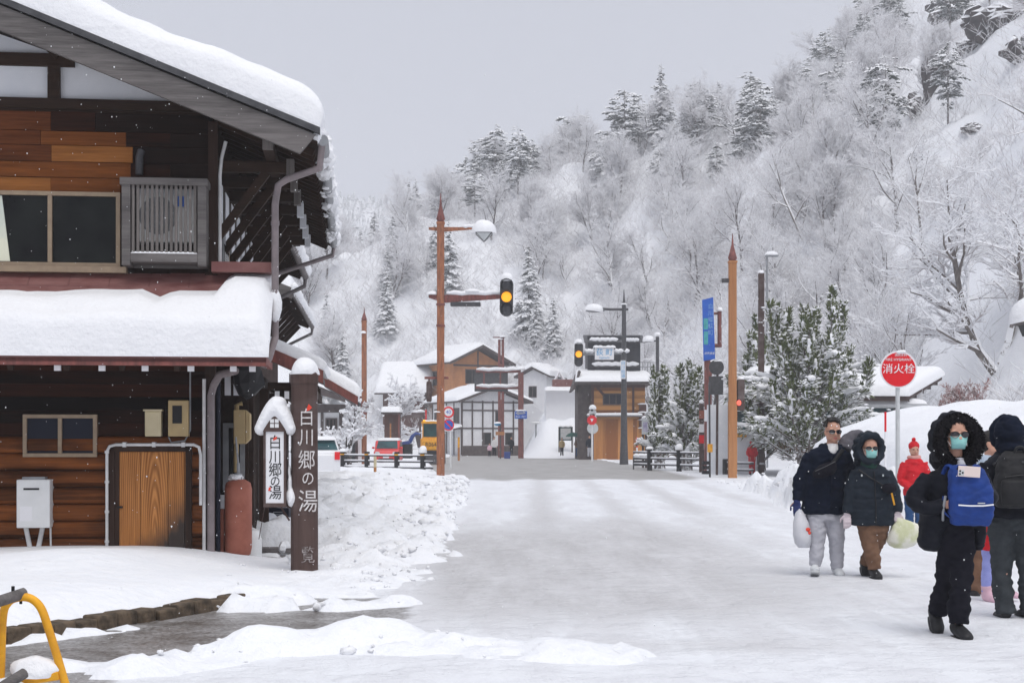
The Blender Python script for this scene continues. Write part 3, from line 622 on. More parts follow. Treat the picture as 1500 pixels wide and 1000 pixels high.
MB().tube([(a[0]+.02,.6,a[1]-.35),(a[0]+.03,.6,b2[1]+.06),(a[0]+.1,.6,b2[1]+.08)],.03,8).build('meter_pipe', M['tan'], o, smooth=True)
mb = MB(); a = HF(328,582,.2); b2 = HF(378,530,.2)
for i in range(3): x = lerp(a[0],b2[0],i*.26); MB().bx(x,x+.07,.3,.34,a[1]+.03,b2[1]-.1).build('plaster_panel', M['plaster'], house)
MB().ell((HF(362,552,.15)[0],.25,HF(362,552,.15)[1]),(.17,.15,.26),9,6,rough=.25,seed=4).build('lantern_bracket', M['black'], house)
# ---------------------------------------------------------------- neighbours of the wooden house
def row_house(label, fu, fv, bu, bv, wd, wallz):
    Yf = F*(zE-EYE)/(645-fv); Yb = F*(zE-EYE)/(645-bv)
    pf = Vector(((fu-750)*Yf/F, Yf, 0)); pb = Vector(((bu-750)*Yb/F, Yb, 0)); rz = math.atan2(-(pb.x-pf.x), pb.y-pf.y); L = (pb-pf).length
    h = thing('row_house', label, 'house', pf, rz); X0 = -.95
    MB().bx(X0-wd,X0,.5,L-.3,-.1,zE+.2).build('wall', M['darkwood_z'], h)
    g = MB(); g.prism([(X0-wd,zE+.2),(X0,zE+.2),(X0-wd/2,zE+.2+wd*.5*.36)],'y',.5,.6); g.build('gable', M['plaster'], h)
    r = MB(); rr = zE+(.95+wd/2)*SL; xm = -.95-wd/2
    r.prism([(0,zE),(xm,rr),(2*xm,zE),(2*xm,zE-.12),(xm,rr-.12),(0,zE-.12)],'y',0,L); ro = r.build('roof', M['darkwood_y'], h)
    y = .2; rf = MB()
    while y < L-.1: rf.beam((X0,y,zE+.2),(-.04,y,zE-.14),.05,.08); y += .35
    rf.build('rafter', M['darkwood'], h)
    e = MB(); e.prism([(.03,zE-.22),(.03,zE+.04),(xm,rr+.04),(xm,rr-.26)],'y',-.06,-.0); e.build('barge_board', M['greywood'], h)
    MB().slab((xm,-.05,rr+.02),(.05,-.05,zE+.02),(.05,L,zE+.02),(xm,L,rr+.02),.42,nu=24,nv=20,p=9,seed=int(fu)).build('roof_snow', M['roof_snow'], h, smooth=True, auto=False)
    g = MB(); g.tube([(.05,0,zE-.06),(.05,L,zE-.1)],.07,8); g.tube([(.05,L,zE-.1),(.03,L,zE-.3),(-.85,L-.15,zE-.75)],.045,8); g.build('gutter', M['greywood_y'], h, smooth=True)
    s = MB(); rnd = random.Random(int(fu)); y = .1
    while y < L: s.ell((.07,y,zE+.02),(.11,.22,.15),8,6,rough=.3,seed=int(y*30)); y += rnd.uniform(.2,.35)
    s.build('eave_snow', M['roof_snow'], h, smooth=True)
    for i in range(int(L/1.1)):
        y = .5+i*1.1; MB().beam((X0,y,zE-.95),(X0+.7,y,zE-.2),.09,.1).build('eave_bracket', M['darkwood'], h)
    return h
row_house('dark timber house with a snow slab roof, directly behind the house with orange log walls', 415,331,444,398, 5, 0)
row_house('dark timber house farthest back of the row beside the snowy street', 426,424,455,474, 5, 0)
def porch(label, u0,v0,u1,v1,Y,D,snowt,posts):
    a = P(u0,v0,Y); b_ = P(u1,v1,Y); t = thing('entrance_porch', label, 'porch', (b_.x,Y,0), HA)
    w_ = b_.x-a.x; z0_, z1_ = a.z, b_.z
    r = MB(); r.prism([(-w_,z0_),(0,z1_),(0,z1_-.07),(-w_,z0_-.07)],'y',0,D); r.build('porch_roof', M['greywood_y'], t)
    r = MB(); r.prism([(-w_,z0_+.03),(.03,z1_+.03),(.03,z1_-.14),(-w_,z0_-.14)],'y',-.05,-.0); r.build('barge_board', M['redpole'], t)
    MB().slab((-w_,-.03,z0_+.03),(.04,-.03,z1_+.03),(.04,D,z1_+.03),(-w_,D,z0_+.03),snowt,nu=16,nv=14,seed=int(u0),p=8,over=.03).build('roof_snow', M['roof_snow'], t, smooth=True, auto=False)
    l = MB()
    if not posts: return t
    for i in range(7): y = .15+i*(D-.3)/6; l.bx(-w_,-.06,y,y+.06,z1_-.22,z1_-.12)
    for i in range(5): x = -w_+.1+i*(w_-.2)/4; l.bx(x,x+.06,.05,D-.1,z1_-.34,z1_-.24)
    l.build('lattice', M['darkwood'], t)
    e = MB()
    for i in range(5):
        x = -w_+.1+i*(w_-.2)/4; e.bx(x,x+.06,.03,.05,z1_-.34,z1_-.24)
    e.build('beam_end', M['signwhite'], t)
    for x, y in posts: MB().bx(x-.06,x+.06,y-.06,y+.06,-.1,z1_-.2).build('post', M['darkwood_z'], t)
    return t
porch('low snow-topped porch on dark posts beside the red gas tank', 392,511,470,546,18.6,2.6,.17,((-.75,.3),(-.75,2.3)))
porch('second low porch with a drooping snow edge, farther down the row than the tank', 470,551,522,583,28,4,.28,())
# ---------------------------------------------------------------- placing things by where their foot stands
class T:
    def __init__(s, name, label, cat, u, Y, z=None, rz=0, group=None):
        s.u, s.Y = u, Y; s.X = (u-750)*Y/F; s.z0 = gz(s.X, Y)-.05 if z is None else z
        s.o = thing(name, label, cat, (s.X, Y, s.z0), rz, group)
    def x(s, u): return (u-750)*s.Y/F - s.X
    def z(s, v): return EYE+(645-v)*s.Y/F - s.z0
    def p(s, u, v, y=0): return Vector((s.x(u), y, s.z(v)))
    def px(s, n): return n*s.Y/F
# wooden name post
t_ = T('wooden_name_post','thick brown timber post painted with white writing and capped with snow','post',446,15.8,0); tt = math.radians(1.2)
r = t_.px(20); zt_ = t_.z(562)
mb = MB(); n = 10
prof = [(r*1.0,-.1),(r*1.0,.4),(r*.98,zt_*.6),(r*.97,zt_)]
mb.lathe(prof, 12, (0,0,0), a0=.26); po = mb.build('shaft', M['postwood'], t_.o, smooth=True)
MB().lathe([(r*1.02,zt_),(r*1.02,zt_+.10),(r*.9,zt_+.13)],12,(0,0,0),a0=.26).build('post_cap', M['rust'] if 0 else M['postwood'], t_.o)
MB().ell((0,0,zt_+.12),(r*1.05,r*1.05,.17),16,8,rough=.12,seed=2,cut=-.1).build('snow_cap', M['roof_snow'], t_.o, smooth=True)
M['whitetext'] = mat('weathered_white_paint', (.75,.73,.72), (.5,.46,.45), 30, rough=.8); M['fadedtext'] = mat('faded_white_paint', (.075,.05,.045), (.42,.38,.37), 16, rough=.8); M['ink'] = mat('black_ink', (.02,.02,.022), rough=.7); M['vermilion'] = mat('vermilion_paint', (.75,.07,.04), rough=.6)
for ch, vv, sz in (('白',619,.25),('川',648,.25),('郷',681,.28),('の',707,.21),('湯',741,.32)):
    text(ch, (t_.x(452+2*(vv>700)), -r*1.01, t_.z(vv-6)), sz*.82, M['whitetext'], t_.o, bold=0, sx=.85)
text('覧', (t_.x(454), -r*1.01, t_.z(812)), .2, M['fadedtext'], t_.o, sx=.8)
MB().prism([(t_.x(449),t_.z(603)),(t_.x(456),t_.z(601)),(t_.x(460),t_.z(597)),(t_.x(455),t_.z(592)),(t_.x(453),t_.z(597))],'y',-r*1.02,-r*1.0).build('leaf_mark', M['vermilion'], t_.o)
# lantern sign hung on the post
t_ = T('lantern_sign','white upright lantern sign with black brush writing under a little snowy gable','sign',405,15.75,0)
mb = MB(); d = .10; x0, x1 = t_.x(388), t_.x(421); zb_, zt_ = t_.z(736), t_.z(632)
mb.bx(x0,x1,-d,d,zb_-.045,zb_); mb.bx(x0,x0+.025,-d,d,zb_,zt_); mb.bx(x1-.025,x1,-d,d,zb_,zt_)
mb.prism([(x0-.015,zt_),(x1+.015,zt_),((x0+x1)/2+.02,t_.z(606)),((x0+x1)/2-.02,t_.z(606))],'y',-d-.01,d); mb.beam((x1,0,zb_-.03),(t_.x(426),0,zb_-.03),.06,.05); mb.beam((t_.x(412),0,zb_-.05),(t_.x(424),0,t_.z(762)),.02,.02)
mb.beam((x0,-.0,zb_-.03),(t_.x(378),.05,t_.z(790)),.008,.008)
mb.build('sign_frame', M['postwood'], t_.o, bevel=.005)
MB().bx(x0+.025,x1-.025,-d+.012,d-.012,zb_,zt_).build('sign_panel', M['signwhite'], t_.o)
g = MB(); xc = (x0+x1)/2; zc = t_.z(620)
for i in (-1,1):
    for j in (-1,1): g.bx(xc+i*.026-.021,xc+i*.026+.021,-d-.016,-d-.01,zc+j*.026-.021,zc+j*.026+.021)
g.build('gable_window', M['white'], t_.o)
for ch, vv, sz in (('白',650,.165),('川',671,.16),('郷',690,.165),('の',706,.13),('湯',723,.165)): text(ch, (xc+.004,-d+.010,t_.z(vv-1)), sz, M['ink'], t_.o, sx=.9)
MB().prism([(t_.x(402),t_.z(645)),(t_.x(407),t_.z(643)),(t_.x(408),t_.z(639)),(t_.x(403),t_.z(641))],'y',-d+.004,-d+.011).build('leaf_mark', M['vermilion'], t_.o)
MB().prism([(t_.x(395),t_.z(718)),(t_.x(398),t_.z(718)),(t_.x(399),t_.z(713)),(t_.x(396),t_.z(713))],'y',-d+.004,-d+.0105).build('leaf_mark', M['vermilion'], t_.o)
def union0(mb, name, m, par, vox):
    o = mb.build(name, m, par); r = o.modifiers.new('r','REMESH'); r.mode = 'VOXEL'; r.voxel_size = vox; k = o.modifiers.new('s','SMOOTH'); k.iterations = 6
    dg = bpy.context.evaluated_depsgraph_get(); n = bpy.data.meshes.new_from_object(o.evaluated_get(dg)); o.modifiers.clear(); o.data = n; n.polygons.foreach_set('use_smooth',[True]*len(n.polygons)); return o
s = MB(); za = t_.z(604)
for k in range(15):
    a = lerp(-1,1,k/14); s.ell((xc+a*.165,0,za+.05-abs(a)**1.5*.23),(.075+.02*(1-abs(a)),.15,.075+.06*(1-abs(a))),12,8)
s.ell((xc+.03,0,za+.10),(.09,.13,.08),12,8); union0(s,'snow_cap',M['roof_snow'],t_.o,.012)
s = MB(); s.ell((x1+.045,0,zb_+.06),(.065,.1,.11),10,7,rough=.15,seed=9); s.ell((x1+.03,0,zb_+.2),(.03,.07,.12),8,6); s.ell((x1+.022,0,zb_+.34),(.018,.05,.09),8,6); union0(s,'side_snow',M['roof_snow'],t_.o,.012)
# gas tank, drum, air-conditioner and deck beside the house
t_ = T('gas_tank','faded pink upright gas tank beside the house corner','tank',349,17.2,0); r = t_.px(20); zb_, zt_ = t_.z(816), t_.z(702)
mb = MB(); mb.lathe([(r*.55,zb_),(r*.9,zb_+.04),(r,zb_+.12),(r,zt_-.12),(r*.9,zt_-.04),(r*.5,zt_)],20); mb.build('tank_body', M['rust'], t_.o, smooth=True)
mb = MB(); mb.lathe([(.05,zt_),(.05,zt_+.07),(.02,zt_+.08),(.02,zt_+.2)],10); mb.tube([(0,0,zt_+.18),(-.03,0,t_.z(640))],.012,6); mb.build('valve', M['grey'], t_.o, smooth=True)
MB().bx(-r*1.02-.07,-r*1.02,-.04,.06,-.1,t_.z(745)).build('support_post', M['rust'], t_.o); MB().lathe([(r*.8,-.1),(r*.8,zb_+.03)],12).build('stand', M['black'], t_.o)
MB().ell((-.03,0,zt_+.02),(.1,.1,.05),10,6,rough=.3).build('snow_cap', M['roof_snow'], t_.o, smooth=True)
t_ = T('plastic_drum','pale translucent plastic barrel half hidden behind the gas tank','barrel',364,17.6,0); MB().lathe([(.16,-.1),(.17,.3),(.165,t_.z(790)),(.13,t_.z(776)),(.05,t_.z(772))],16).build('barrel_body', M['white'], t_.o, smooth=True); MB().lathe([(.05,t_.z(772)),(.05,t_.z(769))],12).build('lid', M['grey'], t_.o)
t_ = T('outdoor_unit','black air-conditioner outdoor unit under the lantern sign','air conditioner',407,20.5,.0); mb = MB(); a, b_ = t_.p(391,789), t_.p(423,744); mb.bx(a.x,b_.x,0,.3,a.z,b_.z); mb.build('casing', M['darkpipe'], t_.o, bevel=.01)
mb = MB(); z = a.z+.1
while z < b_.z-.05: mb.bx(a.x+.09,b_.x-.09,-.012,0,z,z+.014); z += .035
mb.build('grille', M['grey'], t_.o); MB().bx(a.x+.03,b_.x-.03,.05,.25,-.1,a.z).build('stand', M['black'], t_.o)
t_ = T('wooden_step','weathered plank step partly under snow by the porch','step',403,18.2,.0); MB().bx(-.22,.24,0,1.6,.06,.12).build('tread', M['greywood_y'], t_.o); MB().bx(-.22,.26,-.5,-.02,-.05,.035).build('lower_tread', M['greywood_y'], t_.o)
s = MB(); s.ell((.1,.1,.1),(.09,.12,.11),10,7,rough=.4,seed=2); s.ell((-.05,-.25,.03),(.2,.15,.05),10,7,rough=.4,seed=5); s.build('step_snow', M['roof_snow'], t_.o, smooth=True)
# yellow barricade
t_ = T('barricade','yellow tubular barricade holding a grey pipe in the snowy corner','barricade',40,6.4,0)
pts = [t_.p(-4,1060),t_.p(1,985),t_.p(4,905),t_.p(12,882),t_.p(27,874.5),t_.p(45,876),t_.p(60,890),t_.p(71,920),t_.p(85,965),t_.p(104,1030),t_.p(112,1060)]
def crom(pts, k=6):
    out = []; q = [pts[0]]+list(pts)+[pts[-1]]
    for i in range(1, len(q)-2):
        for j in range(k):
            u = j/k; a,b_,c,d = q[i-1],q[i],q[i+1],q[i+2]
            out.append(.5*((2*b_)+(c-a)*u+(2*a-5*b_+4*c-d)*u*u+(3*b_-a-3*c+d)*u**3))
    return out+[pts[-1]]
MB().tube(crom(pts),.019,12).build('hoop', M['yellow'], t_.o, smooth=True)
MB().beam(t_.p(4,1000),t_.p(88,988),.05,.04).build('cross_bar', M['yellow'], t_.o, bevel=.006)
MB().tube([t_.p(33,869,.02),t_.p(-40,893,-.35)],.026,12).build('barrier_pipe', M['greywood'], t_.o, smooth=True); MB().tube([t_.p(19,872,.0),t_.p(19,858,0)],.008,6).tube([t_.p(30.5,876,0),t_.p(30.5,884,0)],.007,6).build('clamp', M['black'], t_.o)
s = MB(); s.ell(t_.p(50,984,.02),(.12,.07,.07),14,8,rough=.2,seed=3,cut=-.3); s.ell(t_.p(15,1010,-.05),(.13,.1,.06),12,8,rough=.3,seed=8); s.build('bar_snow', M['roof_snow'], t_.o, smooth=True)
MB().tube([t_.p(47,980,-.1),t_.p(18,1000,-.25)],.024,10).build('barrier_pipe', M['greywood'], t_.o, smooth=True)

# ---------------------------------------------------------------- street poles and signals
def cap(t_, x, z, rx, rz_, seed=0, y=0, ry=None): return MB().ell((x,y,z),(rx,ry or rx,rz_),14,8,rough=.12,seed=seed,cut=-.15).build('snow_cap', M['roof_snow'], t_.o, smooth=True)
def snow_ridge(t_, a, b_, r, par=None):
    s = MB(); n = 7; pts = [Vector(a).lerp(Vector(b_), i/n)+Vector((0,0,r*.2*math.sin(i*2.3))) for i in range(n+1)]; s.tube(pts, [r*.5]+[r]*(n-1)+[r*.5], 8, flat=.9); return s.build('snow_ridge', M['roof_snow'], par or t_.o, smooth=True)
def square_pole(t_, u, wpx, vtop, m, spear=None, cut=None):
    h = t_.px(wpx)/2; z = t_.z(vtop); x = t_.x(u)
    MB().bx(x-h,x+h,-h,h,-.4,z).build('pole', m, t_.o, bevel=h*.18)
    if spear: 
        zs_ = t_.z(spear); MB().lathe([(h*.7,z),(h*1.25,z+(zs_-z)*.12),(h*.85,z+(zs_-z)*.3),(h*.3,z+(zs_-z)*.6),(.012,zs_)],10,(x,0,0)).build('spear_tip', M['redpole'], t_.o, smooth=True)
        MB().bx(x-h*1.15,x+h*1.15,-h*1.15,h*1.15,z-.06,z+.02).build('collar', m, t_.o)
    return x, h, z
def signal(t_, x, z, H_, y=-.18, lit=1, par=None, m_lit=None):
    par = par or t_.o; w_ = H_*.36
    q = [(x+w_*.5*math.cos(a)*1.0, z+(H_*.5-w_*.5)*(1 if math.sin(a) > 0 else -1)+w_*.5*math.sin(a)) for a in [i*math.pi/8+.001 for i in range(16)]]
    o = MB().prism(q,'y',y-.12,y+.12).build('signal_head', M['darkgrey'], par, bevel=.01)
    for i in range(3):
        zc = z+(1-i)*H_*.31; m_ = (m_lit or M['amber']) if i == lit else M['lens']
        MB().ell((x,y-.13,zc),(w_*.38,.03,w_*.38),16,8).build('signal_lamp', m_, o, smooth=True)
        v = MB(); rg = []
        for yy, k in ((y-.12,1.0),(y-.36,1.02)): rg.append([(x+w_*.43*k*math.cos(a), yy+ (0 if yy > y-.2 else .10*(1-math.sin(a))*.9), zc+w_*.43*k*math.sin(a)) for a in [(-.25+1.5*j/12)*math.pi for j in range(13)]])
        vs = rg[0]+rg[1]; v.add(vs,[(j,j+1,14+j,13+j) for j in range(12)]); v.build('visor', M['black'], o, smooth=True)
    return o
# brown lamp post with the nearer amber signal
t_ = T('street_lamp_post','tall brown square lamp post with amber traffic signal over the road','lamp post',645.5,52)
x, h, z = square_pole(t_, 645.5, 10.5, 326, M['brownpole'], 283)
for v in (446,477): MB().bx(x-h*1.2,x+h*1.2,-h*1.2,h*1.2,t_.z(v)-.03,t_.z(v)+.03).build('clamp', M['redpole'], t_.o)
MB().bx(x-h*1.06,x+h*1.06,-h*1.06,h*1.06,-.4,t_.z(604)).build('pole_sleeve', M['brownpole'], t_.o); cap(t_,x-.1,t_.z(603.5),.16,.06)
MB().prism([(t_.x(628),t_.z(333)),(t_.x(692),t_.z(333)),(t_.x(692),t_.z(336)),(t_.x(650),t_.z(339.5)),(t_.x(628),t_.z(336.5))],'y',-.05,.05).build('lamp_arm', M['brownpole'], t_.o)
lm = MB(); lx, lz = t_.x(709), t_.z(343); lm.lathe([(.015,t_.z(354)-lz),(.40,.03),(.40,.08),(.3,.14)],4,(lx,0,lz),a0=math.pi/4); lo = lm.build('lamp_shade', M['lampglass'], t_.o)
fr = MB()
for k in range(4):
    a = math.pi/4+k*math.pi/2; b_ = a+math.pi/2; fr.tube([(lx,0,t_.z(354)),(lx+.41*math.cos(a),.41*math.sin(a),lz+.03),(lx+.41*math.cos(b_),.41*math.sin(b_),lz+.03)],.018,5)
fr.build('shade_rim', M['darkgrey'], lo)
MB().ell((lx-.02,0,lz+.06),(.48,.45,.46),16,8,rough=.1,seed=2,cut=-.05).build('snow_cap', M['roof_snow'], t_.o, smooth=True); snow_ridge(t_,t_.p(676,332),t_.p(698,331),.08)
MB().prism([(t_.x(628),t_.z(432)),(t_.x(733),t_.z(432)),(t_.x(733),t_.z(437.5)),(t_.x(650),t_.z(443.5)),(t_.x(628),t_.z(436))],'y',-.07,.07).build('signal_arm', M['redpole'], t_.o)
snow_ridge(t_,t_.p(654,429.5),t_.p(734,429),.11); cap(t_,t_.x(633),t_.z(431),.2,.12)
lb_ = MB(); lb_.bx(t_.x(660),t_.x(704),-.2,.2,t_.z(448.5),t_.z(443)); lb_.build('lamp_tray', M['darkgrey'], t_.o, bevel=.02); MB().ell((t_.x(692),0,t_.z(427)),(.3,.2,.1),12,7,cut=-.2).build('snow_cap', M['roof_snow'], t_.o, smooth=True)
signal(t_, t_.x(742), t_.z(436), t_.px(56)); MB().ell((t_.x(742),-.15,t_.z(411)),(.24,.2,.27),14,8,rough=.08,cut=-.2).build('snow_cap', M['roof_snow'], t_.o, smooth=True)
MB().prism([(t_.x(622),t_.z(551.5)),(t_.x(657),t_.z(551.5)),(t_.x(657),t_.z(555)),(t_.x(622),t_.z(555))],'y',-.05,.05).build('bracket', M['redpole'], t_.o)
l = MB(); lx = t_.x(628.5); l.lathe([(.03,t_.z(553)),(.03,t_.z(558)),(.09,t_.z(559)),(.10,t_.z(562)),(.10,t_.z(586)),(.07,t_.z(588.5))],10,(lx,0,0)); l.build('pedestrian_signal', M['postwood'], t_.o, smooth=True)
# plain brown pole behind the rail, tan pole on the other pavement
t_ = T('banner_pole','slim brown pole with a spear tip standing beyond the low rail fence','pole',533.5,78)
x, h, z = square_pole(t_, 533.5, 7, 470, M['brownpole'], 450); cap(t_,x-.03,t_.z(488),.16,.13,y=-.1); MB().bx(x-h*1.15,x+h*1.15,-h*1.15,h*1.15,t_.z(606),t_.z(588)).build('pole_sleeve', M['redpole'], t_.o)
MB().prism([(t_.x(521),t_.z(580)),(t_.x(533),t_.z(580)),(t_.x(533),t_.z(583)),(t_.x(521),t_.z(583))],'y',-.04,.04).build('bracket', M['redpole'], t_.o)
l = MB(); l.lathe([(.05,t_.z(582)),(.15,t_.z(584)),(.11,t_.z(587)),(.10,t_.z(609)),(.07,t_.z(611))],10,(t_.x(523.5),0,0)); l.build('pedestrian_signal', M['darkgrey'], t_.o, smooth=True)
t_ = T('wooden_pole','tall tan pole with a dark spear tip beside the red-hooded walker','pole',1073,57)
x, h, z = square_pole(t_, 1073, 11, 383, M['tanpole'], 342)
MB().bx(x-h*1.08,x+h*1.08,-h*1.08,h*1.08,-.4,t_.z(588)).build('pole_sleeve', M['tanpole'], t_.o)
o = MB().bx(t_.x(1080),t_.x(1090),-.15,.15,t_.z(601),t_.z(556)).build('pedestrian_signal', M['postwood'], t_.o, bevel=.02); M['redlamp'] = mat('red_lamp', (1,.12,.08), emit=.8); MB().ell((t_.x(1081.5),-.17,t_.z(590)),(.09,.04,.11),10,7).build('signal_lamp', M['redlamp'], o, smooth=True); cap(t_,t_.x(1085),t_.z(555),.14,.08)
MB().bx(t_.x(1057),t_.x(1068),-.06,.06,t_.z(414),t_.z(408)).build('bracket', M['darkgrey'], t_.o)
# grey lamp post with the second signal
t_ = T('street_lamp_post','dark grey lamp post carrying an amber signal and a place-name board','lamp post',914,89)
h = t_.px(4.2); MB().lathe([(t_.px(7),-.4),(t_.px(5),t_.z(640)),(t_.px(4),t_.z(560)),(t_.px(3),t_.z(446)),(t_.px(1.5),t_.z(440)),(.02,t_.z(424))],12).build('pole', M['darkgrey'], t_.o, smooth=True)
MB().tube([t_.p(878,452),t_.p(895,453),t_.p(920,453)],.08,8).build('lamp_arm', M['darkgrey'], t_.o, smooth=True); cap(t_,0,t_.z(446),.2,.1)
MB().ell(t_.p(872,455),(.62,.25,.12),14,7).build('lamp_shade', M['grey'], t_.o, smooth=True); MB().ell(t_.p(871,455),(.62,.35,.42),16,8,rough=.15,seed=6,cut=-.1,M=Matrix.Rotation(.15,3,'Y')).build('snow_cap', M['roof_snow'], t_.o, smooth=True)
MB().tube([t_.p(850,518.5),t_.p(914,516.5)],.10,8).build('signal_arm', M['grey'], t_.o, smooth=True); snow_ridge(t_,t_.p(855,514),t_.p(872,514),.16); snow_ridge(t_,t_.p(899,514),t_.p(922,514),.16)
signal(t_, t_.x(847.5), t_.z(519), t_.px(36), y=-.15); cap(t_,t_.x(847.5),t_.z(503),.28,.27,y=-.15)
o = MB().bx(t_.x(871),t_.x(899),-.2,-.15,t_.z(527),t_.z(510)).build('name_board', M['signwhite'], t_.o, bevel=.01); M['signcyan'] = mat('pale_blue_paint', (.02,.32,.62), rough=.4)
text('荻 町', (t_.x(885),-.204,t_.z(516.5)), .46, M['signcyan'], o, bold=0); text('Ogimachi', (t_.x(885),-.204,t_.z(524)), .17, M['signcyan'], o)
s = MB()
for i in range(5): s.ell((t_.x(873+6*i),-.17,t_.z(509)),(.2,.12,.14-.05*(i==2)),10,6,seed=i,cut=-.2)
s.build('snow_ridge', M['roof_snow'], t_.o, smooth=True)
o = MB().bx(t_.x(908.6),t_.x(916),-.26,-.22,t_.z(555),t_.z(528)).build('street_plate', M['signwhite'], t_.o)
for i, ch in enumerate('白川街道'): text(ch, (t_.x(912.3),-.264,t_.z(532+6.3*i)), .27, M['signcyan'], o, bold=0)
# dark posts and small lamps further right
t_ = T('lamp_post','short dark lamp post with snow-loaded arm behind the grey signal post','lamp post',963,95); square_pole(t_,963,4.6,493,M['darkgrey']); cap(t_,0,t_.z(491),.22,.2); MB().tube([t_.p(945,500.5),t_.p(962,499)],.05,8).build('lamp_arm', M['darkgrey'], t_.o); MB().ell(t_.p(950,499),(.42,.3,.34),14,8,rough=.15,cut=-.2).build('snow_cap', M['roof_snow'], t_.o, smooth=True)
t_ = T('dark_post','dark square timber post with a small snow cap in front of the big juniper','post',1115,65); square_pole(t_,1115,8,400,M['postwood']); cap(t_,0,t_.z(400),.14,.14); MB().bx(-.1,.1,-.14,-.13,t_.z(680),t_.z(677)).build('tag_plate', M['signwhite'], t_.o)
t_ = T('thin_lamp_post','thin grey lamp post with one flat snowy head above the junipers','lamp post',1124,78); MB().tube([(0,0,-.4),t_.p(1123.5,372)],.055,8).build('pole', M['grey'], t_.o, smooth=True); MB().bx(t_.x(1121),t_.x(1140),-.15,.15,t_.z(376),t_.z(373.5)).build('lamp_head', M['grey'], t_.o, bevel=.02); MB().ell(t_.p(1130,373.3),(.38,.2,.2),12,7,cut=-.1).build('snow_cap', M['roof_snow'], t_.o, smooth=True)
# blue banner sign
t_ = T('banner_sign','tall blue banner sign on a red-brown post beside the small junipers','sign',1037,66); square_pole(t_,1037,10,440,M['redpole'])
o = MB().prism([(t_.x(1027.5),t_.z(440)),(t_.x(1043.5),t_.z(436)),(t_.x(1046.5),t_.z(526)),(t_.x(1029.5),t_.z(529))],'y',-.26,-.2).build('banner', M['signblue'], t_.o)
M['paleblue'] = mat('pale_blue_print', (.12,.3,.62), (.3,.5,.72), 5, rough=.5); M['tealprint'] = mat('teal_print', (.05,.30,.30), (.08,.42,.45), 6, rough=.5)
pr = MB()
for i, (u0,u1,v0,v1) in enumerate(((1029.5,1036,467,483),(1030,1036,486,505))): pr.bx(t_.x(u0),t_.x(u1),-.264,-.26,t_.z(v1),t_.z(v0))
pr.build('printed_picture', M['tealprint'], o)
for i, ch in enumerate('白川郷荻町'): text(ch, (t_.x(1040), -.264, t_.z(450+9.5*i)), .26, M['paleblue'], o, bold=0)
text('世界遺産', (t_.x(1038.4), -.264, t_.z(518)), .12, M['signwhite'], o)
MB().tube([t_.p(1046,459),t_.p(1055,459)],.06,8).tube([t_.p(1054,456),t_.p(1054,508)],.10,8).tube([t_.p(1046,506),t_.p(1057,506)],.09,8).build('side_frame', M['redpole'], t_.o, smooth=True); cap(t_,t_.x(1054),t_.z(455),.16,.16)
MB().bx(t_.x(1031),t_.x(1036),-.18,-.165,t_.z(617),t_.z(600)).build('notice_plate', M['signwhite'], t_.o)
t_ = T('round_mirror_post','dark post with a round and a square sign seen from behind','sign',1050,62)
MB().tube([(0,0,-.4),t_.p(1051,530)],.055,8).build('pole', M['postwood'], t_.o, smooth=True); MB().prism([(t_.x(1049)+.33*math.cos(a),t_.z(538)+.33*math.sin(a)) for a in [i*math.pi/12 for i in range(24)]],'y',-.10,-.06).build('round_sign', M['darkgrey'], t_.o, bevel=.01)
MB().bx(t_.x(1038),t_.x(1059),-.10,-.06,t_.z(578),t_.z(551)).build('square_sign', M['darkgrey'], t_.o, bevel=.01); cap(t_,t_.x(1050),t_.z(529),.3,.07,ry=.12)
t_ = T('marker_post','thin dark post with yellow band and stacked black clamps at the road edge','post',1040,58); MB().tube([(0,0,-.3),t_.p(1039,560)],.04,8).build('pole', M['darkgrey'], t_.o); MB().lathe([(.11,t_.z(662)),(.11,t_.z(650))],10,(0,0,0)).build('yellow_band', M['yellow'], t_.o)
for v in (680,687,694): MB().lathe([(.17,t_.z(v)),(.17,t_.z(v-5))],10,(-.17,0,0)).build('clamp', M['black'], t_.o)
t_ = T('notice_post','dark notice post with red and white plates beside the banner sign','sign',1027.5,67); MB().bx(-.1,.1,-.1,.1,-.3,t_.z(590)).build('post', M['postwood'], t_.o); cap(t_,0,t_.z(590),.12,.16)
for v, mm in ((607,'rust'),(627,'signwhite'),(643,'red')): MB().bx(-.13,.13,-.13,-.11,t_.z(v+6),t_.z(v-6)).build('plate', M[mm], t_.o)
# road signs on a white post
t_ = T('road_sign_post','white post with round 40 speed sign above a no-parking disc','road sign',660,75); MB().tube([(0,0,-.3),t_.p(660,596)],.045,8).build('pole', M['white'], t_.o, smooth=True)
def disc(t_, u, v, r, m, y, par=None, name='sign_disc', th=.012): return MB().prism([(t_.x(u)+r*math.cos(i*math.pi/16),t_.z(v)+r*math.sin(i*math.pi/16)) for i in range(32)],'y',y-th,y).build(name, m, par or t_.o)
o = disc(t_,657,603.5,.30,M['red'],-.06); disc(t_,657,603.5,.21,M['signwhite'],-.074,o,'sign_face',.004); text('40',(t_.x(657),-.082,t_.z(603.5)),.27,M['signblue'],o,bold=0)
o = disc(t_,657,622,.30,M['red'],-.06); disc(t_,657,622,.235,M['signblue'],-.074,o,'sign_face',.004); MB().beam((t_.x(657)-.17,-.080,t_.z(622)+.17),(t_.x(657)+.17,-.080,t_.z(622)-.17),.004,.075).build('slash', M['red'], o)
MB().bx(t_.x(650),t_.x(664),-.05,-.03,t_.z(612.8),t_.z(594.5)).bx(t_.x(649.5),t_.x(664),-.05,-.03,t_.z(631.5),t_.z(613.5)).build('backing_board', M['signwhite'], t_.o)
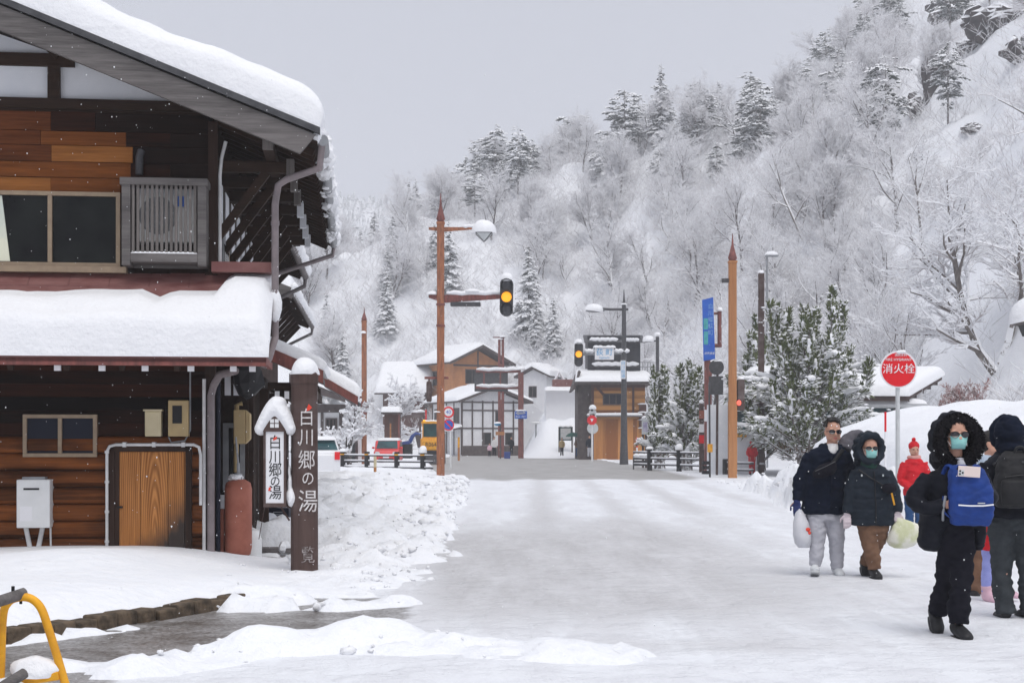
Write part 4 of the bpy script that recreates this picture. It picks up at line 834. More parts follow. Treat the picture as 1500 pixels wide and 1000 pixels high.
# gantry with message board
t_ = T('message_gantry','red-brown gantry arm holding a dark message board, white with snow','gantry',763,120); square_pole(t_,763,8,545,M['redpole']); cap(t_,0,t_.z(541),.4,.28)
for v in (542,566): MB().tube([t_.p(697,v+1.5),t_.p(763,v+1.5)],.14,8).build('gantry_beam', M['redpole'], t_.o); snow_ridge(t_,t_.p(698,v-1),t_.p(760,v-1),.2)
o = MB().bx(t_.x(695),t_.x(744),.0,.4,t_.z(573),t_.z(541)).build('message_board', M['darkgrey'], t_.o, bevel=.03)
for u in (709,733): MB().bx(t_.x(u-1.2),t_.x(u+1.2),-.08,.0,t_.z(567),t_.z(543)).build('board_strut', M['redpole'], t_.o)
o = MB().bx(t_.x(754),t_.x(772),-.36,-.3,t_.z(613),t_.z(602)).build('direction_sign', M['signblue'], t_.o); text('⇔',(t_.x(763),-.364,t_.z(605)),.5,M['signwhite'],o,sx=1.6); text('高山  白川',(t_.x(763),-.364,t_.z(610)),.2,M['signwhite'],o)
cap(t_,t_.x(763),t_.z(601.5),.5,.1,y=-.33,ry=.1)
t_ = T('twin_pole','pair of tall red-brown square poles standing side by side behind the message board','pole',734,126); square_pole(t_,731.5,4,497,M['redpole']); square_pole(t_,736.5,4,495,M['redpole']); square_pole(t_,734,9,585,M['redpole']); MB().beam(t_.p(722,494),t_.p(740,494),.1,.1).build('crossbar', M['redpole'], t_.o); cap(t_,0,t_.z(497),.25,.1); cap(t_,t_.x(736.5),t_.z(493.5),.3,.14)
t_ = T('small_camera_post','thin dark post with a white camera head in front of the half-timbered house','post',733,118); MB().tube([(0,0,-.3),t_.p(733,622)],.06,6).build('pole', M['darkgrey'], t_.o); MB().bx(t_.x(726),t_.x(739),-.2,.2,t_.z(637),t_.z(632)).build('box', M['tanpole'], t_.o); MB().ell(t_.p(729,621),(.3,.2,.14),10,6).build('camera_head', M['signcyan'], t_.o); cap(t_,t_.x(729),t_.z(620),.32,.14)
t_ = T('fire_hydrant_sign','round red fire hydrant sign with white characters on a pale post','sign',1315,23)
MB().tube([(0,0,-.3),t_.p(1315,520)],.036,12).build('pole', M['lampglass'], t_.o, smooth=True)
o = disc(t_,1315,541,.30,M['signwhite'],-.04); disc(t_,1315,541.3,.275,M['red'],-.053,o,'sign_face',.004)
text('消火栓',(t_.x(1315),-.060,t_.z(541)),.168,M['signwhite'],o,bold=0,sx=1.05); text('FIRE HYDRANT',(t_.x(1315),-.060,t_.z(527)),.062,M['signwhite'],o,bold=0); text('消防水利',(t_.x(1318),-.060,t_.z(520.5)),.05,M['signwhite'],o)
MB().ell((t_.x(1319),-.045,t_.z(516)),(.09,.03,.035),10,6,rough=.3).build('snow_cap', M['roof_snow'], t_.o, smooth=True)
# snow stakes
def stake(u, Y, vt, label, segs, r=.03):
    t_ = T('snow_stake', label, 'snow stake', u, Y)
    for i, (v0, v1, mm) in enumerate(segs): MB().tube([(0,0,t_.z(v0)-(.25 if i == 0 else 0)),(0,0,t_.z(v1))],r,8).build('stake' if i == 0 else 'colour_band', M[mm], t_.o, smooth=True)
stake(549.5,45,668,'thin orange snow stake with yellow top in front of the low rail fence',((713,684,'tanpole'),(684,668,'cream')),.045)
stake(1297,31,603,'thin red and white snow stake in front of the big snow heap',((690,632,'signwhite'),(632,603,'red')),.024)
stake(672,80,640,'orange snow stake with pennant beside the pedestrian crossing snow pile',((668,655,'tanpole'),(655,640,'yellow')),.06)
stake(624,92,600,'tall red and white snow stake beside the yellow loader',((680,640,'signwhite'),(640,600,'red')),.05)
stake(572,92,620,'yellow snow stake standing up behind the red car',((660,640,'yellow'),(640,620,'tanpole')),.05)
stake(933,84,640,'red-striped snow stake at the foot of the grey signal post',((672,655,'signwhite'),(655,640,'red')),.05)
# low rail fences
def rail_fence(label, pts, posts, zr, band=True, m='darkgrey'):
    """pts: (u, Y) of the two ends"""
    (u0,Y0),(u1,Y1) = pts; a = P(u0,645,Y0); b_ = P(u1,645,Y1); z0 = max(0,gz(a.x,Y0))-.05
    f = thing('rail_fence', label, 'fence', (a.x,a.y,0)); d = Vector((b_.x-a.x,b_.y-a.y,0))
    for zz in zr: MB().beam(Vector((0,0,zz)), d+Vector((0,0,zz)), .06,.085).build('rail', M[m], f); MB().tube([Vector((0,0,zz+.05))+d*k/8 for k in range(9)],[.02]+[.05]*7+[.02],6,flat=.8).build('snow_ridge', M['roof_snow'], f, smooth=True)
    for k, cap_ in posts:
        p = d*k; po = MB().lathe([(.13,-.2),(.13,max(zr)+.16),(.11,max(zr)+.19)],10,p).build('post', M['black'], f)
        if band: MB().lathe([(.135,max(zr)+.02),(.135,max(zr)+.08)],10,p).build('yellow_band', M['yellow'], po)
        if cap_: MB().ell(p+Vector((0,0,max(zr)+.2)),(.2,.2,.28*cap_),12,7,rough=.12,cut=-.2).build('snow_cap', M['roof_snow'], f, smooth=True)
    return f
rail_fence('black low rail fence with yellow-banded posts in front of the red car',((497,70),(634,66)),((.04,.5),(.31,0),(.63,0),(.90,1)),(.22,.5,.78))
rail_fence('black low rail fence in front of the small junipers',((928,72),(1062,66)),((.19,.4),(.52,.9),(.80,.5),(1,.4)),(.3,.6,.9),False)
rail_fence('short black rail fence by the tan pole and red walker',((1060,63),(1104,62)),((.06,0),),(.2,.5),False)
t_ = T('slatted_bench','grey slatted bench back buried in snow beside the grey signal post','bench',938,74); MB().bx(t_.x(927),t_.x(952),-.05,.05,t_.z(682),t_.z(678.5)).bx(t_.x(927),t_.x(952),-.05,.05,t_.z(677.5),t_.z(674)).bx(t_.x(927),t_.x(952),-.05,.05,t_.z(673),t_.z(669)).build('slat_panel', M['darkgrey'], t_.o); MB().bx(t_.x(927),t_.x(929),-.06,.06,-.2,t_.z(668)).build('post', M['darkgrey'], t_.o); snow_ridge(t_,t_.p(928,667.5),t_.p(951,667),.14)
# lamp at the frame's edge
t_ = T('lantern_lamp','snow-domed wooden lantern lamp on a post above the snow heap','lamp post',1514,22,.6); h = .36
MB().bx(-.07,.07,-.07,.07,-.6,t_.z(505)).build('post', M['darkwood_z'], t_.o); MB().lathe([(.30,t_.z(476)),(.36,t_.z(473))],4,(0,0,0),a0=math.pi/4).build('lamp_roof', M['greywood'], t_.o); MB().lathe([(.18,t_.z(492)),(.25,t_.z(476))],4,(0,0,0),a0=math.pi/4).build('lamp_box', M['black'], t_.o)
MB().ell((0,0,t_.z(473)),(.37,.35,.42),18,9,rough=.06,cut=0).build('snow_cap', M['roof_snow'], t_.o, smooth=True)
# ---------------------------------------------------------------- buildings beyond the junction
M['orangewall'] = mat('orange_plaster', (.56,.25,.10), (.46,.20,.085), 1.2, rough=.9); M['palewall'] = mat('pale_plaster', (.80,.80,.81), (.72,.72,.74), 1.5, rough=.9)
M['timber'] = mat('dark_timber', (.07,.055,.055), (.11,.09,.085), 4, rough=.8); M['warmboard'] = wood_mat('orange_boards', (.22,.085,.025), (.58,.28,.09), 'x', 3, row=.3, rowmix=.8, thr=.5)
M['warmplank'] = wood_mat('orange_upright_boards', (.30,.11,.03), (.60,.27,.085), 'z', 5, row=.3, rowmix=.8, axis_row=0, thr=.5); M['corrug'] = mat('dark_corrugated_metal', (.035,.036,.045), (.055,.056,.066), 2, (8,1,1), rough=.6)
M['fascia'] = mat('brown_fascia', (.10,.045,.035), (.07,.03,.025), 3, rough=.7)
def gable(t_, w_, d_, he, hr, wall, over=.6, snowt=.5, mats=None, x0=None):
    """house with its gable on the front (local y=0), ridge along local y; x from -w/2 to w/2"""
    x = w_/2; b = MB(); b.bx(-x,x,0,d_,-2,he); b.build('wall', wall, t_.o)
    g = MB(); g.prism([(-x,he),(x,he),(0,he+(hr-he)*x/(x+over))],'y',0,.12); g.build('gable', wall, t_.o)
    r = MB(); xo = x+over; s = (hr-he)/xo; dz = s*over
    r.prism([(xo,he-dz*0),(0,hr),(-xo,he),(-xo,he-.14),(0,hr-.16),(xo,he-.14)],'y',-over,d_+over); ro = r.build('roof', M['timber'], t_.o)
    sm = MB(); k = .05
    sm.slab((-xo-.05,-over-.05,he+k),(0,-over-.05,hr+k),(0,d_+over,hr+k),(-xo-.05,d_+over,he+k),snowt,nu=14,nv=14,p=8,seed=3); sm.slab((0,-over-.05,hr+k),(xo+.05,-over-.05,he+k),(xo+.05,d_+over,he+k),(0,d_+over,hr+k),snowt,nu=14,nv=14,p=8,seed=6)
    sm.build('roof_snow', M['roof_snow'], t_.o, smooth=True, auto=False)
def win(t_, x0, x1, z0, z1, y=-.04, bars=1, fr='timber', gl='glass', side=None):
    f = MB(); w2 = .09
    if side is None:
        f.bx(x0,x1,y,.02,z0,z0+w2).bx(x0,x1,y,.02,z1-w2,z1).bx(x0,x0+w2,y,.02,z0+w2,z1-w2).bx(x1-w2,x1,y,.02,z0+w2,z1-w2)
        for i in range(bars): x = lerp(x0,x1,(i+1)/(bars+1)); f.bx(x-.04,x+.04,y-.005,.02,z0+w2,z1-w2)
        o = f.build('window', M[fr], t_.o); MB().bx(x0+w2,x1-w2,y+.02,y+.03,z0+w2,z1-w2).build('pane', M[gl], o)
    else:                      # on the wall x = side, running along y
        s = 1 if side > 0 else -1; a, b_ = (side,side+.05) if s > 0 else (side-.05,side)
        f.bx(a,b_,x0,x1,z0,z0+w2).bx(a,b_,x0,x1,z1-w2,z1).bx(a,b_,x0,x0+w2,z0+w2,z1-w2).bx(a,b_,x1-w2,x1,z0+w2,z1-w2)
        for i in range(bars): x = lerp(x0,x1,(i+1)/(bars+1)); f.bx(a-.005,b_+.005,x-.04,x+.04,z0+w2,z1-w2)
        o = f.build('window', M[fr], t_.o); c_ = (a+b_)/2; MB().bx(c_-.005,c_+.005,x0+w2,x1-w2,z0+w2,z1-w2).build('pane', M[gl], o)
# half-timbered house
t_ = T('half_timbered_house','white half-timbered house with dark posts and a snowy gable behind the message board','house',722,140,.1,rz=math.radians(24))
gable(t_,6.6,8.0,5.2,6.7,M['palewall'],.75,.42)
tb = MB()
for x in (-3.28,-2.2,-1.1,0,1.1,2.2,3.22): tb.bx(x-.07,x+.07,-.07,.0,0,5.3-.4*0)
for z in (2.6,4.35,5.15): tb.bx(-3.3,3.3,-.06,.0,z-.07,z+.07)
tb.bx(-3.3,3.3,-.08,0,-.1,.9)
for y in (.05,2,4,6,7.9): tb.bx(-3.36,-3.3,y-.08,y+.08,0,5.2)
tb.bx(-3.36,-3.3,0,8,2.5,2.65); tb.beam((-3.9,-.75,5.15),(0,-.75,6.62),.12,.2); tb.beam((3.9,-.75,5.15),(0,-.75,6.62),.12,.2); tb.build('timber_frame', M['timber'], t_.o)
win(t_,.25,1.05,3.2,4.3,-.05,1); win(t_,-1.0,-.2,.95,2.2,-.05,0); win(t_,1.3,2.1,.95,2.2,-.05,0)
win(t_,4.4,7.4,3.0,4.6,side=-3.3,bars=5); win(t_,.6,3.4,3.0,4.6,side=-3.3,bars=5); win(t_,4.4,7.4,.2,2.1,side=-3.3,bars=3)
a = MB(); a.prism([(-5.0,2.35),(-3.3,2.75),(-3.3,2.62),(-5.0,2.22)],'y',-.3,8.2); a.build('side_canopy', M['timber'], t_.o); MB().slab((-5.05,-.3,2.38),(-3.3,-.3,2.78),(-3.3,8.2,2.78),(-5.05,8.2,2.38),.4,nu=8,nv=14,seed=4).build('canopy_snow', M['roof_snow'], t_.o, smooth=True, auto=False)
# orange house on the slope
t_ = T('orange_house','orange plastered house with a dark window and broad snowy roof above the half-timbered house','house',700,156,rz=math.radians(32)); t_.o.location.z = 3.3
gable(t_,6.2,7.2,6.6,8.6,M['orangewall'],1.1,.45)
tb = MB(); tb.beam((-4.2,-1.1,6.5),(0,-1.1,8.5),.14,.24); tb.beam((4.2,-1.1,6.5),(0,-1.1,8.5),.14,.24); tb.bx(-3.1,3.1,-.06,0,6.3,6.5); tb.bx(-.08,.08,-.06,0,4,8); tb.bx(-3.2,3.2,-.08,.0,2.2,2.6); tb.bx(-3.18,-3.1,0,7.2,2.2,2.6); tb.build('timber_frame', M['timber'], t_.o)
win(t_,2.6,5.0,4.3,5.9,side=-3.1,bars=1); win(t_,-1.6,.1,4.4,6.0); win(t_,1.0,2.2,4.4,6.0)
MB().slab((-1.6,-1.4,3.9),(2.2,-1.4,3.9),(2.2,0,4.1),(-1.6,0,4.1),.35,nu=10,nv=6).build('canopy_snow', M['roof_snow'], t_.o, smooth=True, auto=False)
# white-roofed house left of it and the small one to the right
t_ = T('snowy_house','house almost hidden under one broad white roof to the left of the orange house','house',628,160,rz=math.radians(84)); t_.o.location.z = .3; gable(t_,6.4,4.6,6.4,9.6,M['fascia'],.8,.7); win(t_,-1.2,.6,3.2,4.6); win(t_,2.0,3.2,1,2.4)
t_ = T('small_white_house','small pale house with stepped snowy roofs to the right of the message gantry','house',781,150,rz=math.radians(-20)); gable(t_,3.0,5,5.6,6.6,M['palewall'],.5,.6); win(t_,-.5,.4,3.4,4.6); MB().bx(-2.4,-1.5,-.6,2,-1,3.2).build('annexe', M['palewall'], t_.o); MB().slab((-2.5,-.7,3.2),(-1.5,-.7,3.2),(-1.5,2,3.2),(-2.5,2,3.2),.6,nu=8,nv=8).build('annexe_snow', M['roof_snow'], t_.o, smooth=True)
# timber shop with the big dark board above
t_ = T('timber_shop','orange boarded shop with white snow eave under a big black corrugated upper storey','shop',905,112,0)
x0, x1 = t_.x(868), t_.x(945); zE_ = t_.z(563); xd = t_.x(847)
MB().bx(x0,x1,0,6,-.5,zE_).build('wall', M['warmboard'], t_.o); MB().bx(xd,x0-.01,.4,6,-.5,zE_+.3).build('side_wing', M['timber'], t_.o)
sd = MB(); sd.bx(t_.x(869),t_.x(936),-.10,-.0,-.3,t_.z(614)); sd.build('sliding_doors', M['warmplank'], t_.o)
MB().bx(t_.x(860),t_.x(939),-.9,.0,t_.z(610),t_.z(608)).build('awning', M['grey'], t_.o); MB().slab((t_.x(859),-.95,t_.z(608)),(t_.x(940),-.95,t_.z(608)),(t_.x(940),0,t_.z(608)),(t_.x(859),0,t_.z(608)),.18,nu=24,nv=6).build('awning_snow', M['roof_snow'], t_.o, smooth=True, auto=False)
win(t_,t_.x(883),t_.x(912),t_.z(593),t_.z(576),-.07,2,'timber','darkpipe')
tb = MB(); tb.bx(x0-.1,x0+.1,-.12,0,-.3,zE_); tb.bx(t_.x(926),t_.x(929),-.1,0,t_.z(607),zE_); tb.bx(x0,x1,-.08,0,zE_-.25,zE_); tb.beam((t_.x(873),-.05,zE_-.1),(t_.x(884),-.05,t_.z(578)),.12,.2); tb.build('timber_frame', M['fascia'], t_.o)
r = MB(); r.prism([(t_.x(840),zE_+.0),(t_.x(956),zE_+.0),(t_.x(952),zE_+.18),(t_.x(842),zE_+.18)],'y',-1.3,6.5); r.prism([(t_.x(838),t_.z(571)),(t_.x(841),t_.z(571)),(t_.x(850),t_.z(545)),(t_.x(847),t_.z(543))],'y',-1.2,6.4); r.build('eave', M['timber'], t_.o)
MB().slab((t_.x(841),-1.4,zE_+.18),(t_.x(957),-1.4,zE_+.18),(t_.x(952),2.0,t_.z(545)),(t_.x(845),2.0,t_.z(543)),.35,nu=40,nv=10,rough=.15,p=9).build('eave_snow', M['roof_snow'], t_.o, smooth=True, auto=False)
u0, u1 = t_.x(862), t_.x(940)
b = MB(); b.bx(u0,u1,1.2,5,t_.z(553),t_.z(490)); 
for i in range(40): x = lerp(u0,u1,(i+.5)/40); b.bx(x-.025,x+.025,1.16,1.2,t_.z(552),t_.z(491))
bo = b.build('upper_storey', M['corrug'], t_.o)
r = MB(); r.add([(u0-.3,.4,t_.z(500)),(u1+.3,.4,t_.z(500)),(u1+.3,2.6,t_.z(487)),(u0-.3,2.6,t_.z(487)),(u0-.3,.4,t_.z(501.5)),(u1+.3,.4,t_.z(501.5)),(u1+.3,2.6,t_.z(489)),(u0-.3,2.6,t_.z(489))],[(0,1,2,3),(7,6,5,4),(0,4,5,1),(1,5,6,2),(3,2,6,7),(0,3,7,4)]); r.build('metal_roof', M['darkgrey'], t_.o)
s = MB(); snows = ((864,906,497.5,.13),(914,937,498,.12),(868,938,533,.16),(863,940,547,.12))
for a_, b_, v, q in snows: s.tube([(lerp(t_.x(a_),t_.x(b_),k/14),.38 if v < 500 else 1.05,t_.z(v)+.10*abs(math.sin(k*1.9+a_))) for k in range(15)],[.04]+[q]*13+[.04],8,flat=1.1)
s.build('ledge_snow', M['roof_snow'], t_.o, smooth=True); MB().bx(u0+.3,u1-.1,1.0,1.15,t_.z(537),t_.z(535)).bx(u0,u1,1.0,1.15,t_.z(550),t_.z(548.5)).build('ledge', M['darkgrey'], t_.o)
MB().bx(t_.x(936),t_.x(946),-.4,-.1,t_.z(628),t_.z(592)).build('side_cabinet', M['fascia'], t_.o)
for v in (592,604,615,627): MB().ell((t_.x(941),-.3,t_.z(v)),(.4,.3,.1),10,6,cut=-.2).build('cabinet_snow', M['roof_snow'], t_.o, smooth=True)
rl = MB()
for i in range(6): rl.tube([t_.p(941+i*4,549,2.4),t_.p(941+i*4,528,2.4)],.025,5)
for v in (528,535,542): rl.tube([t_.p(940,v,2.4),t_.p(962,v,2.4)],.025,5)
rl.build('roof_rail', M['grey'], t_.o)
t_ = T('brick_red_shed','shed with brick-red band and thick pale snow roof to the left of the timber shop','shed',826,128,.1); MB().bx(t_.x(800),t_.x(848),1,7,-.5,t_.z(572)).build('wall', M['roof_snow'], t_.o); MB().bx(t_.x(810),t_.x(846),.8,3,t_.z(567),t_.z(555)).build('red_band', M['iron_red'], t_.o)
MB().slab((t_.x(798),.2,t_.z(572)),(t_.x(849),.2,t_.z(572)),(t_.x(849),4,t_.z(570)),(t_.x(798),4,t_.z(570)),.4,nu=16,nv=8).build('roof_snow', M['roof_snow'], t_.o, smooth=True, auto=False); MB().tube([t_.p(814,556,1.5),t_.p(820,543,1.5),t_.p(827,556,1.5)],.16,8).build('roof_frame', M['roof_snow'], t_.o, smooth=True)
# kiosk, left-hand shop
t_ = T('kiosk','small brown kiosk with a thick white snow roof behind the red car','kiosk',572,102,.1); MB().bx(t_.x(563),t_.x(585),0,1.4,-.3,t_.z(606)).build('wall', M['fascia'], t_.o); MB().bx(t_.x(570),t_.x(576),-.03,0,-.3,t_.z(612)).build('door', M['postwood'], t_.o); MB().bx(t_.x(559),t_.x(587),-.5,1.7,t_.z(606),t_.z(603.5)).build('roof', M['timber'], t_.o)
MB().slab((t_.x(558.5),-.55,t_.z(603.5)),(t_.x(587.5),-.55,t_.z(603.5)),(t_.x(587.5),1.8,t_.z(603.5)),(t_.x(558.5),1.8,t_.z(603.5)),.4,nu=10,nv=8,p=8).build('roof_snow', M['roof_snow'], t_.o, smooth=True, auto=False); MB().bx(t_.x(584),t_.x(586),-.45,-.3,-.3,t_.z(604)).build('post', M['redpole'], t_.o)
t_ = T('roadside_shop','cream and brown shop with snowy sloping roof behind the white-laden plum tree','shop',478,84,.05)
MB().bx(t_.x(425),t_.x(516),0,6,-.3,t_.z(592)).build('wall', M['palewall'], t_.o); MB().bx(t_.x(425),t_.x(517),-.08,0,t_.z(604),t_.z(592)).bx(t_.x(497),t_.x(503),-.1,0,-.3,t_.z(592)).bx(t_.x(470),t_.x(474),-.1,0,-.3,t_.z(592)).build('timber_frame', M['timber'], t_.o)
r = MB(); r.prism([(t_.x(428),t_.z(548)),(t_.x(524),t_.z(590)),(t_.x(524),t_.z(594)),(t_.x(428),t_.z(566))],'y',-1.2,6.5); r.build('roof', M['timber'], t_.o); MB().slab((t_.x(428),-1.25,t_.z(548)),(t_.x(525),-1.25,t_.z(589)),(t_.x(525),6.5,t_.z(589)),(t_.x(428),6.5,t_.z(548)),.42,nu=16,nv=10,p=9).build('roof_snow', M['roof_snow'], t_.o, smooth=True, auto=False)
q = [(t_.x(500),-.3)]+[(lerp(t_.x(500),t_.x(525),.5)+(t_.x(525)-t_.x(500))*.5*math.cos(math.pi-math.pi*i/10),t_.z(650)+t_.px(15)*math.sin(math.pi*i/10)) for i in range(11)]+[(t_.x(525),-.3)]
MB().prism(q,'y',-1.6,-.2).build('arched_entrance', M['black'], t_.o); win(t_,t_.x(477),t_.x(494),t_.z(640),t_.z(612),-.12,2)
t_ = T('timber_gate','low dark timber gateway with snow on its beam between the red car and the loader','gate',600,118,.1); MB().bx(t_.x(583),t_.x(622),-.15,.15,t_.z(612),t_.z(604)).bx(t_.x(584),t_.x(587),-.12,.12,-.3,t_.z(612)).bx(t_.x(614),t_.x(617),-.12,.12,-.3,t_.z(612)).build('beam', M['postwood'], t_.o); snow_ridge(t_,t_.p(583,603),t_.p(622,602.5),.18)
# long low station building on the right
t_ = T('station_building','long low building with brown fascia and teal glass front under snow behind the big juniper','building',1225,63,.1)
roof = [P(1074,578,62),P(1328,580,62),P(1380,549,66.5),P(1100,545,72)]; base = Vector((t_.X,t_.Y,t_.z0)); rq = [p-base for p in roof]
r = MB(); dn = Vector((0,0,-.22)); r.add(rq+[p+dn for p in rq],[(0,1,2,3),(7,6,5,4),(0,4,5,1),(1,5,6,2),(2,6,7,3),(3,7,4,0)]); r.build('roof', M['postwood'], t_.o)
MB().slab(rq[0]+Vector((-.1,-.1,0)),rq[1]+Vector((.1,-.1,0)),rq[2]+Vector((.15,0,0)),rq[3],.55,nu=36,nv=16,p=10,rough=.14).build('roof_snow', M['roof_snow'], t_.o, smooth=True, auto=False)
rf = MB()
for k in range(5): p = rq[1].lerp(rq[2], .1+k*.2)+Vector((-.05,.0,-.3)); rf.beam(p, p+Vector((-1.0,.25,0)),.12,.16)
rf.build('rafter', M['timber'], t_.o)
MB().bx(t_.x(1076),t_.x(1322),.5,.8,t_.z(592),t_.z(581)).build('fascia', M['fascia'], t_.o); MB().prism([(t_.x(1322),t_.z(600)),(t_.x(1360),t_.z(600)),(t_.x(1360),t_.z(563)),(t_.x(1322),t_.z(583))],'y',.9,3.5).build('end_wall', M['palewall'], t_.o)
MB().bx(t_.x(1205),t_.x(1352),-.6,.9,t_.z(597),t_.z(592)).build('canopy', M['white'], t_.o); MB().slab((t_.x(1204),-.65,t_.z(592)),(t_.x(1353),-.65,t_.z(592)),(t_.x(1353),.6,t_.z(592)),(t_.x(1204),.6,t_.z(592)),.25,nu=20,nv=6).build('canopy_snow', M['roof_snow'], t_.o, smooth=True, auto=False)
MB().bx(t_.x(1208),t_.x(1345),.8,.9,-.3,t_.z(597)).build('glass_front', M['tealglass'], t_.o); mu = MB()
for u in (1209,1246,1282,1318,1344): mu.bx(t_.x(u)-.06,t_.x(u)+.06,.72,.8,-.3,t_.z(597))
mu.bx(t_.x(1208),t_.x(1345),.73,.8,t_.z(619),t_.z(617)); mu.build('mullion', M['darkgrey'], t_.o)
MB().bx(t_.x(1040),t_.x(1112),.6,1.0,-.3,t_.z(592)).build('white_wall', M['plaster'], t_.o); win(T.__new__(T),0,0,0,0) if 0 else None
f = MB(); f.bx(t_.x(1078),t_.x(1096),.5,.6,t_.z(631),t_.z(598)); fo = f.build('window', M['darkgrey'], t_.o); MB().bx(t_.x(1081),t_.x(1095),.49,.5,t_.z(629),t_.z(600)).build('pane', M['tealglass'], fo); MB().bx(t_.x(1082),t_.x(1096),.4,.58,t_.z(640),t_.z(633)).build('yellow_box', M['yellow'], t_.o, bevel=.03)
# ---------------------------------------------------------------- vehicles
def wheel(par, x, y, r, wd=.2): 
    t = MB(); t.tube([(x,y-.0,r),(x+wd,y,r)],r,16); o = t.build('wheel', M['black'], par); MB().tube([(x-.01,y,r),(x+wd+.01,y,r)],r*.6,12).build('rim', M['grey'], o); return o
M['carred'] = mat('red_car_paint', (.72,.04,.04), (.62,.035,.035), 3, rough=.3, spec=.5); M['carwhite'] = mat('white_car_paint', (.75,.76,.78), rough=.35)
def small_car(label, u, Y, paint, z=None, rz=0):
    t_ = T('car', label, 'car', u, Y, z if z is not None else .02, rz); w_ = .74
    prof = [(-1.65,.28),(-1.68,.62),(-1.58,.86),(-.95,.98),(-.40,1.48),(1.0,1.52),(1.52,1.08),(1.66,.9),(1.66,.28)]    # y, z: nose towards the viewer
    b = MB(); b.prism([(y,zz) for y,zz in prof],'x',-w_,w_); bo = b.build('body', paint, t_.o, bevel=.07)
    gl = MB(); n = Vector((0,-.5,.55)).normalized()*.012
    q = [Vector((-w_+.1,-.93,1.0)),Vector((w_-.1,-.93,1.0)),Vector((w_-.17,-.43,1.45)),Vector((-w_+.17,-.43,1.45))]; gl.add([p+n for p in q],[(0,1,2,3)]); gl.add([p+n*.2 for p in q],[(3,2,1,0)]); gl.build('windscreen', M['tealglass'], t_.o)
    for s in (-1,1):
        x = s*(w_+.004); g = MB(); g.add([(x,-.75,1.0),(x,1.3,1.0),(x,1.0,1.42),(x,-.38,1.42)],[(0,1,2,3)]); g.build('side_window', M['glass'], t_.o)
        MB().ell((s*.52,-1.63,.72),(.16,.06,.11),12,7).build('headlight', M['lampglass'], t_.o, smooth=True); MB().ell((s*(w_+.1),-.75,1.05),(.09,.06,.07),10,6).build('mirror', paint, t_.o, smooth=True)
        MB().bx(s*.6-.1,s*.6+.1,1.66,1.70,.75,1.05).build('tail_light', M['red'], t_.o)
        for y in (-1.05,1.1): wheel(t_.o, s*(w_-.1)-.09, y, .28, .18)
    MB().bx(-.18,.18,-1.70,-1.675,.45,.57).build('number_plate', M['signwhite'], t_.o); MB().bx(-.45,.45,-1.695,-1.67,.32,.42).build('grille', M['black'], t_.o)
    MB().slab((-w_+.08,-.42,1.48),(w_-.08,-.42,1.48),(w_-.08,1.3,1.5),(-w_+.08,1.3,1.5),.16,nu=12,nv=12,p=6).build('roof_snow', M['roof_snow'], t_.o, smooth=True, auto=False)
    rg_ = MB(); rg_.add([Vector((-w_+.12,1.06,1.485)),Vector((w_-.12,1.06,1.485)),Vector((w_-.08,1.5,1.115)),Vector((-w_+.08,1.5,1.115))],[(3,2,1,0)]); ro_ = rg_.build('rear_window', M['tealglass'], t_.o); ro_.location = (0,.012,.014)
    wp = MB(); wp.tube([(-.45,-.95,1.0),(-.05,-.78,1.16)],.012,5); wp.tube([(.1,-.95,1.0),(.5,-.78,1.16)],.012,5); wp.build('wiper', M['black'], t_.o)
    return t_
small_car('small red car with snow on its roof facing the junction', 569, 86, M['carred'])
t_ = small_car('white car beside the brown timber post, teal rear window and red tail lamp showing', 458, 56, M['carwhite'], rz=math.radians(200))
MB().slab((-.7,1.6,.98),(.7,1.6,.98),(.7,1.45,1.1),(-.7,1.45,1.1),.05).build('ledge_snow', M['roof_snow'], t_.o, smooth=True, auto=False)
# yellow wheel loader
t_ = T('wheel_loader','yellow wheel loader with a dark cab coming up behind the brown lamp post','loader',633,90,.02); k = .72
b = MB(); b.bx(-.68,.68,-1.0,1.6,.75,1.62); b.bx(-.60,.60,-1.35,-1.0,.85,1.50); b.build('body', M['yellow'], t_.o, bevel=.06)
c = MB(); c.bx(-.62,.62,-.3,1.2,1.62,1.7).bx(-.66,.66,-.36,1.26,2.55,2.68)
for x in (-.6,.56): 
    for y in (-.3,1.14): c.bx(x,x+.06,y,y+.06,1.7,2.55)
c.build('cab_frame', M['yellow'], t_.o); MB().bx(-.54,.54,-.27,1.12,1.7,2.55).build('cab_glass', M['tealglass'], t_.o)
text('R064',(0,-1.36,1.22),.34,M['ink'],t_.o)
for s in (-1,1):
    for y in (-.75,1.2): wheel(t_.o, s*.62-.16, y, .52, .32)
    MB().ell((s*.42,-1.37,1.0),(.09,.05,.08),10,6).build('headlight', M['lampglass'], t_.o, smooth=True); MB().ell((s*.5,-.1,2.72),(.09,.09,.08),10,6).build('beacon', M['amber'], t_.o, smooth=True)
MB().bx(-.5,.5,-1.5,-1.3,.3,.85).build('lifting_arm', M['black'], t_.o, bevel=.03); MB().prism([(-1.95,.08),(-1.5,.05),(-1.45,.5),(-1.55,.62),(-1.6,.25)],'x',-.85,.85).build('bucket', M['darkgrey'], t_.o); snow_ridge(t_,(-.6,.4,2.7),(.6,.4,2.7),.1)
